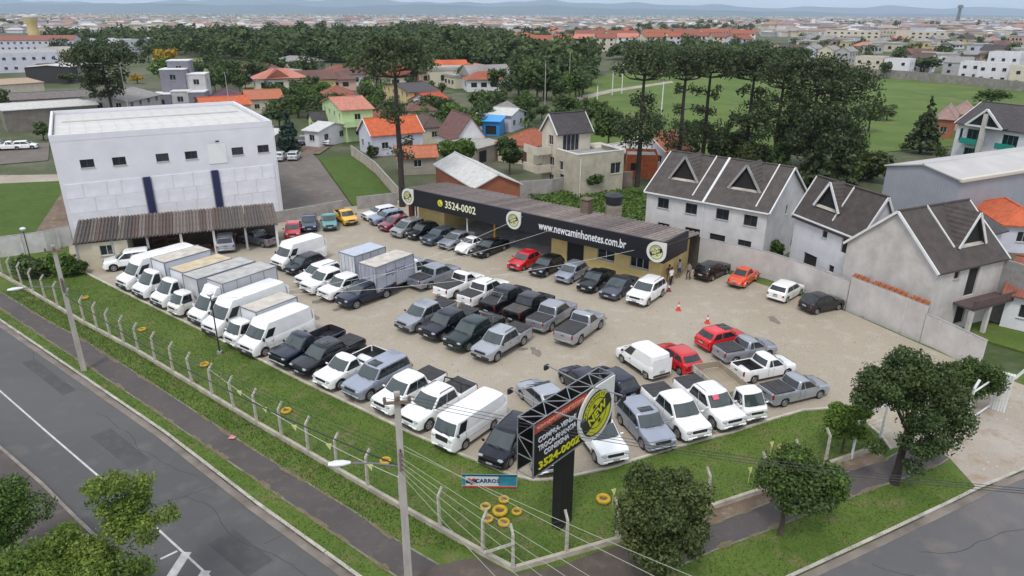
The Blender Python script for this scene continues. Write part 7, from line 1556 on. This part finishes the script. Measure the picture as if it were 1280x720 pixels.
def grey_block():
    a = G(192, 140); t = thing('townhouse_block', 'grey and white stepped townhouse block beside the white hall roof', 'building', (a.x, a.y, 0), radians(12)); g1, g2 = wallmat('slate grey', '#7c7c86', .12), wallmat('pale grey', '#b9b8b8', .12)
    k = a.length / FPX; X = lambda px: (px - 192) * k
    for x0, x1, h, m, y, d in ((192, 212, 3.0 + 1, g1, 0, 6), (212, 230, 4.6, g2, .3, 6), (230, 247, 4.4, g1, 0, 6), (200, 226, 9.4, g1, 4, 6), (226, 246, 8.2, g2, 4.6, 6), (205, 228, 11.2, g1, 8, 5)):
        w = X(x1) - X(x0); H = [(w / 2 - .7, h - 2.4, 1.4, 1.3, 'w')]; block(t, w - .04, d, h, m, {'f': H, 'r': [(d / 2 - .6, h - 2.4, 1.2, 1.2, 'w')]}, o=(X(x0), y)); child('roof_slab', MB().box(X(x0) + w / 2, y + d / 2, h + .08, w + .16, d + .2, .2).mesh('rs'), t, M_WHITE)
grey_block()
house('house', 'house with a sloping grey roof beside the grey townhouse block', (160, 128), (203, 118), 4.5, 'gable_x', WL['grey'], RF['grey'], 1.6, depth=12)
# sheds and works at the left
house('warehouse', 'long warehouse with white roof sheets and a stained grey wall', (1, 139), (124, 131), 4.2, 'gable_x', wallmat('stained grey', '#7b746c', .25), M_TIN, .8, depth=9, cat='warehouse', holes={}, over=.3)
house('warehouse', 'long warehouse with a dark sooty roof behind the white-sheeted one', (12, 126), (130, 120), 4.6, 'gable_x', WL['dirty'], M_TIND, .9, depth=12, cat='warehouse', holes={}, over=.3)
house('warehouse', 'beige works building with a flat tan roof at the left edge', (-20, 108), (56, 103), 4.0, 'gable_x', WL['beige'], roofmat('tan', '#a8917c', False, .2), .6, depth=20, cat='warehouse', holes={}, over=.3)
house('warehouse', 'works hall with a brown roof above the beige one', (55, 86), (105, 84), 4.5, 'gable_x', WL['dirty'], RF['brown'], 1.0, depth=18, cat='warehouse', holes={}, over=.3)
house('warehouse', 'dark hall with a white roof by the pine', (88, 84), (110, 80), 5.0, 'gable_x', mat('dark cladding', hexc('#3b393c'), rough=.8), M_TIN, .6, depth=14, cat='warehouse', holes={}, over=.3)
house('factory', 'long factory with white bands at the far left', (-30, 68), (72, 66), 7.0, 'flat', WL['lav'], M_TING, 0, depth=30, cat='factory', over=.2)
house('factory', 'factory with a long red-brick roof under the beige tower', (-20, 51), (92, 50), 6.0, 'gable_x', WL['lav'], RF['brick'], 2.2, depth=40, cat='factory', over=.3)
house('factory', 'grey factory hall with white stripes right of the beige tower', (92, 62), (142, 60), 6.5, 'flat', WL['beige'], M_TING, 0, depth=30, cat='factory', over=.2)
house('factory', 'low white factory building before the wood', (155, 50), (214, 48), 7.0, 'flat', WL['white'], M_TIN, 0, depth=30, cat='factory', over=.2)
p = G(46, 57); t = thing('water_tower', 'tall beige water tower at the far left factory', 'tower', (p.x, p.y, 0)); H = height_at(p, 19); q = p.length / FPX
child('shaft', MB().lathe([(5.5 * q, 0), (5.0 * q, H * .5), (4.6 * q, H * .72), (6.0 * q, H * .82), (6.2 * q, H * .98), (0, H)], 16).mesh('s', 40), t, WL['yellow']); child('top_ring', MB().lathe([(6.4 * q, H * .93), (6.5 * q, H * .93), (6.5 * q, H * .99), (6.4 * q, H * .99)], 16).mesh('r'), t, WL['white'])
wl_ = thing('boundary_wall', 'long grey wall along the far side of the green field', 'wall', G(1062, 93)); P = [Vector((q.x, q.y, 0)) for q in (G(1058, 94), G(1130, 99), G(1200, 106), G(1330, 120))]; mb = MB(); strip(mb, P, .4, -.2, 3.0, 1); mb.build('wall', wallmat('field wall', '#8d8880', .25), wl_)
# modern white houses beyond the field wall
rg = random.Random(17)
ROWH = [(1066, 1100, 92, 'flat', 'beige', 6.5), (1102, 1134, 94, 'flat', 'white', 6.0), (1136, 1160, 90, 'gable_x', 'white', 5.6), (1176, 1210, 94, 'gable_x', 'grey', 5.0), (1196, 1222, 99, 'flat', 'white', 6.0), (1218, 1258, 103, 'flat', 'white', 6.4), (1258, 1300, 108, 'flat', 'beige', 6.2), (1230, 1270, 92, 'flat', 'white', 8.4), (1000, 1018, 76, 'gable_y', 'lav', 6.0), (1020, 1040, 78, 'gable_y', 'cream', 6.0), (1042, 1060, 80, 'gable_y', 'grey', 6.0), (958, 980, 72, 'gable_y', 'pink', 5.6), (980, 1000, 74, 'gable_x', 'white', 5.4)]
for i, (x0, x1, by, kind, wm_, h) in enumerate(ROWH):
    a = G(x0, by); b = G(x1, by + (x1 - x0) * .05); u = b - a; t = thing('house', '%s house with %s, %s in the row past the field' % ({'beige': 'beige', 'white': 'white', 'grey': 'grey', 'lav': 'pale blue-white', 'cream': 'cream', 'pink': 'pinkish'}[wm_], {'flat': 'a flat roof', 'gable_x': 'a long grey roof', 'gable_y': 'a front gable'}[kind], ('nearest the dark clump', 'beside the pale one', 'behind the hedge', 'beside hedge', 'in mid row', 'right of mid row', 'last at the right', 'tallest at the right', 'left gabled', 'middle gabled', 'right gabled', 'farthest left gabled', 'far left long')[i]), 'house', a, atan2(u.y, u.x), 'houses beyond the field')
    finish_house(t, u.length, 11, h, kind, WL[wm_], M_TING if kind == 'flat' else rg.choice((RF['dark'], RF['grey'], RF['brownd'])), 2.0, store=2, over=.2, frame=M_FRAMED)
for x0, x1, by, h, lab in ((1030, 1098, 52, 9, 'long beige apartment slab with rows of windows far right, left half'), (1098, 1118, 52, 10, 'white apartment tower slab between the long beige ones'), (1118, 1180, 53, 9, 'long beige apartment slab with rows of windows far right, right half')):
    a = G(x0, by); b = G(x1, by + 1.5); u = b - a; t = thing('apartment_block', lab, 'apartment block', a, atan2(u.y, u.x)); finish_house(t, u.length, 14, h, 'flat', WL['beige'] if 'beige' in lab else WL['white'], M_TING, 0, {'f': auto_holes(u.length, h, store=3, gap=5, w=2.2, hh=1.3)}, over=.1, frame=M_FRAMED)
p = G(1014, 40); t = thing('white_tower', 'slim white tower rising over the far right houses', 'tower', (p.x, p.y, 0)); H = height_at(p, 23); child('shaft', MB().box(0, 0, H / 2, 5, 5, H, 0, .1).mesh('s'), t, WL['white']); child('cap', MB().box(0, 0, H + .3, 5.4, 5.4, .8).mesh('c'), t, M_TING)
p = G(1196, 30); t = thing('radio_mast', 'grey lattice mast on the skyline at the right', 'mast', (p.x, p.y, 0)); H = height_at(p, 6); s = p.length / FPX * 1.1
ms = MB(); [ms.beam((sx * s, sy * s, 0), (sx * s * .6, sy * s * .6, H), s * .35) for sx in (-1, 1) for sy in (-1, 1)]
for k in range(9): z = H * k / 9; ms.beam((-s, -s, z), (s, -s, z + H / 9), s * .3); ms.beam((s, -s, z), (-s, -s, z + H / 9), s * .3); ms.beam((-s, -s, z), (-s, s, z + H / 9), s * .3)
child('lattice', ms.mesh('l'), t, mat('mast steel', (.12, .12, .13), rough=.6)); child('antenna_panel', MB().box(0, 0, H * .9, s * 3.4, s * 3.4, H * .12).mesh('a'), t, mat('antenna grey', (.2, .2, .21), rough=.6))
# rows of red-roofed apartments
aps = [(690, 716, 66), (716, 742, 65), (742, 770, 64), (770, 798, 63), (806, 834, 62), (834, 862, 61), (862, 890, 60), (890, 918, 62), (806, 840, 54), (842, 876, 53), (878, 912, 52), (912, 945, 55), (640, 664, 66), (664, 690, 68), (720, 760, 56), (762, 800, 57), (918, 942, 66)]
ROWN = {}
for i, (x0, x1, by) in enumerate(aps):
    row = 'front row' if by >= 60 else 'back row'; ROWN[row] = ROWN.get(row, 0) + 1
    a = G(x0, by); b = G(x1 - 2, by + rg.uniform(-.6, .6)); u = b - a; t = thing('apartment_block', 'red-roofed three-storey apartment block', 'apartment block', a, atan2(u.y, u.x), 'red-roofed apartment blocks')
    rank = sorted(q[0] for q in aps if (q[2] >= 60) == (by >= 60)).index(x0); t['label'] = 'red-roofed three-storey apartment block far beyond the field, %s from the left in the %s' % (('first', 'second', 'third', 'fourth', 'fifth', 'sixth', 'seventh', 'eighth', 'ninth', 'tenth', 'eleventh', 'twelfth')[rank], row)
    finish_house(t, u.length, 11, 8.2, 'gable_x', WL[rg.choice(('cream', 'lav', 'white', 'beige'))], RF[rg.choice(('terra', 'terra', 'brick', 'salmon'))], 2.4, {'f': auto_holes(u.length, 8.2, store=3, gap=3.6, w=1.5, hh=1.3)}, over=.4, frame=M_FRAMED)
# ---- far town and woods
def unit_house(kind):
    def fn():
        mb = MB(); mb.box(0, 0, .30, 1, .8, .60)
        mb.mi = 1
        if kind == 'gable': mb.extr([(-.54, -.46, .56), (-.54, 0, .95), (-.54, .46, .56)], (1.08, 0, 0))
        elif kind == 'hip': mb.add([(-.55, -.46, .58), (.55, -.46, .58), (.55, .46, .58), (-.55, .46, .58), (-.15, 0, .92), (.15, 0, .92)], [(0, 1, 5, 4), (1, 2, 5), (2, 3, 4, 5), (3, 0, 4), (3, 2, 1, 0)])
        else: mb.box(0, 0, .66, 1.04, .84, .12)
        mb.mi = 2
        for y, s in ((-.402, 1), (.402, -1)):
            for x in (-.32, -.05, .22): mb.quad((x - .08, y, .22), (x + .08, y, .22), (x + .08, y, .44), (x - .08, y, .44))
        for x in (-.502, .502): mb.quad((x, -.12, .22), (x, .12, .22), (x, .12, .44), (x, -.12, .44))
        me = mb.mesh('far_house_' + kind, mats=(WL['white'], RF['orange'], M_PANE)); recalc(me); return me
    return shared(('uh', kind), fn)
roofs = [('orange', 'orange tiled roof'), ('terra', 'terracotta roof'), ('brown', 'brown roof'), ('dark', 'dark grey roof'), ('grey', 'pale grey roof'), ('salmon', 'salmon roof'), ('pinkgrey', 'pinkish grey roof'), ('brick', 'brick-red roof')]
wallk = ['white', 'cream', 'beige', 'lav', 'grey', 'pink', 'yellow']
TREES_KEEP = []
def far_house(p, s, rz, kind, rk, wk, where):
    o = bpy.data.objects.new('far_house', unit_house(kind)); COL.objects.link(o); o.location = (p.x, p.y, -.2); o.rotation_euler = (0, 0, rz); o.scale = s
    for i, m in ((0, WL[wk]), (1, RF[rk] if kind != 'flat' else M_TING)): o.material_slots[i].link = 'OBJECT'; o.material_slots[i].material = m
    tag(o, 'small %s house with %s in the %s' % ({'lav': 'bluish white', 'grey': 'grey', 'pink': 'pinkish', 'yellow': 'pale yellow'}.get(wk, wk), 'flat roof' if kind == 'flat' else dict(roofs)[rk], where), 'house', 'houses in the ' + where)
rgf = random.Random(77); nh = 0
REG = [('near streets among trees', 36, [(330, 98), (600, 100), (640, 128), (560, 108), (420, 112), (330, 118)], (.5, .9)), ('streets left of the apartments', 60, [(600, 46), (700, 44), (735, 56), (680, 66), (600, 62)], (0, 0)), ('far right town', 90, [(985, 42), (1280, 36), (1290, 86), (1180, 84), (1050, 60), (985, 66)], (0, 0)), ('streets behind the apartments', 60, [(640, 36), (960, 34), (960, 48), (640, 46)], (0, 0))]
ppoly = lambda P: [(x, y) for x, y in P]
def rand_in(P, rg):
    xs, ys = [q[0] for q in P], [q[1] for q in P]
    while True:
        x, y = rg.uniform(min(xs), max(xs)), rg.uniform(min(ys), max(ys))
        if in_poly(np.array([x]), np.array([y]), P)[0]: return x, y
for where, n, P, _ in REG:
    for i in range(n):
        x, y = rand_in(P, rgf); p = G(x, y); far_house(p, (rgf.uniform(9, 15), rgf.uniform(8, 13), rgf.uniform(5.5, 8.5)), radians(20) + rgf.choice((0, pi / 2)) + rgf.uniform(-.15, .15), rgf.choice(('gable', 'hip', 'gable', 'hip', 'flat') if 'right' not in where else ('gable', 'flat', 'flat', 'hip')), rgf.choice(roofs)[0] if 'right' not in where else rgf.choice(('grey', 'dark', 'salmon', 'brown', 'grey', 'pinkgrey', 'grey')), rgf.choice(wallk), where); nh += 1
# the rest of the town: one mass, still with walls, roofs and colours of its own
def town_mass(n, seed):
    rg = np.random.default_rng(seed); bands = [(-80, 330, 17.6, 44, .24), (330, 700, 17.6, 40, .24), (560, 980, 18.0, 38, .22), (960, 1360, 19.5, 44, .30)]
    V, F, C = [], [], []; base = 0
    U = [(-.5, -.4, 0), (.5, -.4, 0), (.5, .4, 0), (-.5, .4, 0), (-.5, -.4, .6), (.5, -.4, .6), (.5, .4, .6), (-.5, .4, .6), (-.55, -.46, .58), (.55, -.46, .58), (.55, .46, .58), (-.55, .46, .58), (-.3, 0, .95), (.3, 0, .95)]
    FU = [(0, 1, 5, 4), (1, 2, 6, 5), (2, 3, 7, 6), (3, 0, 4, 7), (8, 9, 13, 12), (9, 10, 13), (10, 11, 12, 13), (11, 8, 12)]
    wc = [hexc(h) for h in ('#d6d6d8', '#cfc6b0', '#c9c0ae', '#c9c9d4', '#aaa8a6', '#d0c3b8')]; rc = [hexc(h) for h in ('#9a7f73', '#97756a', '#a8948a', '#776f6d', '#928f8b', '#b5b3b0', '#9c7c72', '#c6c3bf', '#bcb9b6')]
    U = np.array(U)
    for x0, x1, y0, y1, sh in bands:
        for _ in range(int(n * sh)):
            f = rg.random() ** 1.3; yy = y0 + (y1 - y0) * f; xx = rg.uniform(x0, x1); yy += (xx - 640) * .0047; p = G(xx, yy)
            if math.sin(p.x * .004 + 1.3) * math.sin(p.y * .003) > .62: continue
            s = np.array((rg.uniform(9, 17), rg.uniform(8, 13), rg.choice((6, 7, 8, 9, 11, 14)))); s = s * (1.5 if rg.random() < .08 else 1); a = radians(20) + (pi / 2 if rg.random() < .5 else 0) + rg.uniform(-.2, .2); q = U * s; q[12:, 2] = q[8, 2] + (.06 if rg.random() < .45 else rg.uniform(.12, .24)) * s[1]; c, sn = cos(a), sin(a)
            V.append(np.stack([q[:, 0] * c - q[:, 1] * sn + p.x, q[:, 0] * sn + q[:, 1] * c + p.y, q[:, 2] - .2], 1)); F += [tuple(i + base for i in f_) for f_ in FU]; base += len(U); w_, r_ = wc[rg.integers(len(wc))], rc[rg.integers(len(rc))]; C += [w_] * 4 + [r_] * 4
    me = bpy.data.meshes.new('distant_town'); me.from_pydata(np.concatenate(V).tolist(), [], F); ca = me.color_attributes.new('col', 'FLOAT_COLOR', 'CORNER')
    ca.data.foreach_set('color', np.concatenate([np.tile(np.array((*c, 1)), (len(f_), 1)) for c, f_ in zip(C, F)]).ravel())
    m = bpy.data.materials.new('distant town'); m.use_nodes = True; at_ = m.node_tree.nodes.new('ShaderNodeVertexColor'); at_.layer_name = 'col'; m.node_tree.links.new(at_.outputs['Color'], m.node_tree.nodes['Principled BSDF'].inputs['Base Color']); m.node_tree.nodes['Principled BSDF'].inputs['Roughness'].default_value = .8; me.materials.append(m)
    o = bpy.data.objects.new('distant_town', me); COL.objects.link(o); tag(o, kind='stuff')
town_mass(13000, 9)
# individual trees in the woods and gardens, then the far wood as one mass
TM = [L_DARK, L_DARK, L_MID, L_OLIVE, L_MID, L_BRIGHT]; TN = {id(L_DARK): 'dark green', id(L_MID): 'mid green', id(L_OLIVE): 'olive green', id(L_BRIGHT): 'bright green'}
WOODS = [('wood behind the houses', 56, [(330, 78), (470, 74), (560, 80), (640, 95), (735, 110), (720, 132), (640, 128), (560, 108), (460, 112), (420, 105), (330, 112)], (7, 12)), ('wood beside the dry field', 20, [(225, 98), (330, 98), (340, 118), (225, 116)], (6, 10)), ('trees along the field edge', 22, [(655, 100), (715, 98), (760, 92), (740, 108), (722, 130), (660, 130)], (7, 11)), ('gardens between the houses', 105, [(330, 122), (400, 116), (560, 118), (610, 130), (660, 128), (770, 150), (760, 172), (690, 160), (600, 168), (560, 175), (500, 158), (420, 150), (340, 150)], (3, 6.5)), ('trees behind the umbrella pines', 18, [(800, 84), (1010, 82), (1010, 92), (800, 92)], (8, 12)), ('trees by the left works', 18, [(60, 62), (230, 66), (225, 84), (130, 78), (60, 70)], (7, 11)), ('bushes along the field wall', 12, [(860, 168), (960, 172), (960, 190), (860, 186)], (2.5, 4.5))]
rgt = random.Random(5); k = 0
HREF = [(q.location.copy(), ' '.join(q['label'].split()[:9]).rstrip(',')) for q in COL.objects if q.parent is None and q.get('category') in ('house', 'shed', 'outbuilding', 'carport') and q.type == 'EMPTY' and q.location.y < 330]
for i_, (l_, s_) in enumerate(HREF):
    while s_.split()[-1] in ('a', 'the', 'of', 'with', 'behind', 'beside', 'left', 'right', 'and', 'in', 'among', 'to', 'front', 'by', 'an', 'below', 'one', 'at'): s_ = ' '.join(s_.split()[:-1])
    HREF[i_] = (l_, s_)
SEEN = {}
for where, n, P, hr in WOODS:
    for i in range(n):
        x, y = rand_in(P, rgt); p = G(x, y); H = rgt.uniform(*hr); m = rgt.choice(TM if 'wood' not in where else TM[:5]); lab = '%s tree in the %s' % (TN[id(m)], where)
        if 'gardens' in where:
            near = min(HREF, key=lambda q: (q[0] - p).length)[1]; lab = '%s tree nearest the %s' % (TN[id(m)], near); c_ = SEEN[lab] = SEEN.get(lab, 0) + 1
            if c_ > 1: lab = ('second', 'third', 'fourth', 'fifth', 'sixth', 'seventh', 'eighth', 'ninth')[min(c_ - 2, 7)] + ' ' + lab
        unit_tree(lab, p, H, H * rgt.uniform(.75, 1.1), m, 1000 + k, 'trees in the ' + where); k += 1
def wood_mass(polys, seed):
    rg = random.Random(seed); base = [leaf_array(make_lobes(.5, .9, 7, 300 + i, .1, .5, (.35, .6)), 170, .075, 300 + i, .6) for i in range(5)]; out = []
    for P, n, hr in polys:
        for i in range(n):
            x, y = rand_in(P, rg); p = G(x, y); H = rg.uniform(*hr) * (1.0 if rg.random() > .06 else 1.4); Wd = H * rg.uniform(.9, 1.4); a = rg.uniform(0, 6.3); q = base[rg.randrange(5)]; c, s = cos(a), sin(a)
            out.append(np.stack([(q[..., 0] * c - q[..., 1] * s) * Wd + p.x, (q[..., 0] * s + q[..., 1] * c) * Wd + p.y, q[..., 2] * H - .2], -1))
    o = bpy.data.objects.new('distant_wood', quads_mesh('distant_wood', np.concatenate(out), leafmat('distant', (.042, .068, .021), (.080, .108, .033), .2, .5))); COL.objects.link(o); tag(o, kind='stuff')
wood_mass([([(60, 50), (150, 50), (330, 48), (340, 42), (480, 41), (620, 46), (640, 56), (660, 74), (735, 88), (735, 100), (560, 82), (470, 78), (330, 80), (230, 70), (140, 62), (60, 50)], 1500, (8, 13)), ([(-20, 30), (90, 28), (95, 38), (-20, 40)], 60, (9, 13)), ([(800, 34), (960, 32), (960, 40), (800, 44)], 130, (8, 13)), ([(790, 60), (960, 62), (960, 84), (800, 82), (760, 74)], 160, (6, 10)), ([(1080, 40), (1180, 38), (1180, 46), (1080, 46)], 60, (8, 12)), ([(1000, 28), (1300, 30), (1300, 34), (1000, 32)], 140, (8, 12)), ([(-40, 19), (1000, 20), (1000, 33), (-40, 31)], 170, (4, 7)), ([(960, 50), (1280, 48), (1280, 80), (960, 76)], 70, (5, 9)), ([(640, 44), (800, 42), (800, 56), (640, 60)], 110, (6, 10))], 21)
# parked vehicles far off
for i, (px, py, deg, c, k_, lab) in enumerate(((371, 196, 95, '#c8cace', 'hatch', 'pale car on the back drive, right one'), (354, 197, 95, '#c3c5c9', 'hatch', 'pale car on the back drive, left one by the hall'), (406, 183, 280, W, 'small_van', 'white van by the green house gate'), (378, 182, 280, '#5a4555', 'hatch', 'dark purple car by the white metal roofs'), (14, 186, 20, W, 'small_van', 'white van in the yard at the left edge'), (30, 186, 20, W, 'pickup_small', 'white small pickup in the yard at the left edge'), (48, 185, 20, W, 'hatch', 'white hatchback in the yard beside the hall'), (5, 86, 10, W, 'box_van', 'white van far off by the works'), (78, 87, 20, W, 'van', 'white lorry far off on the brown yard'))):
    V(k_, 'parked_car' if k_ == 'hatch' else 'parked_van', lab, 'car' if k_ == 'hatch' else 'van', px, py, deg, c, group='vehicles away from the lot')
# ------------------------------------------------------------------ mountains and air
def mountains(name, D, span, hmax, seed, m, base=0):
    rg = np.random.default_rng(seed); n = 240; x = np.linspace(-span, span, n); y = np.zeros(n)
    for o_ in range(1, 7): f = 2 ** o_ / span * 1.6; y += np.sin(x * f + rg.uniform(0, 6.3)) / o_ ** 1.1 * .5
    y = (y - y.min()) / (y.max() - y.min()); left = 1 / (1 + np.exp((x - span * .22) / (span * .14))); h = base + hmax * (.30 + .70 * y) * (.35 + .65 * left)
    mb = MB(); rows = [(-2600, 0), (-1500, .45), (-500, .85), (0, 1.0), (700, .8), (3000, 0)]
    for dy, k in rows: mb.v += [(xi, D + dy + 260 * np.sin(xi * .0011 + dy), -1 + hi * k * (1 + .10 * np.sin(xi * .0023 + dy * .4))) for xi, hi in zip(x, h)]
    for r in range(len(rows) - 1):
        for i in range(n - 1): mb.f.append((r * n + i, r * n + i + 1, r * n + n + i + 1, r * n + n + i)); mb.m.append(0)
    o = mb.build(name, m, smooth=180); o['kind'] = 'structure'
MM = mat('mountain forest', (.045, .065, .05), rough=.95, var=.3, vscale=.002, space='World')
mountains('mountains', 23000, 21000, 700, 4, MM); mountains('hills', 15500, 15000, 210, 8, MM)
hz_ = MB(); hz_.box(0, 13000, 400, 46000, 27400, 810); hz_.v = [(x, y, z if z > 0 else -2.0) for x, y, z in hz_.v]
hm = bpy.data.materials.new('haze'); hm.use_nodes = True; N_, L_ = hm.node_tree.nodes, hm.node_tree.links; N_.remove(N_['Principled BSDF']); pv = N_.new('ShaderNodeVolumePrincipled')
pv.inputs['Color'].default_value = (.64, .80, 1.0, 1); pv.inputs['Density'].default_value = HAZE_D if 'HAZE_D' in globals() else .000062; pv.inputs['Anisotropy'].default_value = .0
L_.new(pv.outputs['Volume'], N_['Material Output'].inputs['Volume']); o = hz_.build('haze', hm); o['kind'] = 'stuff'
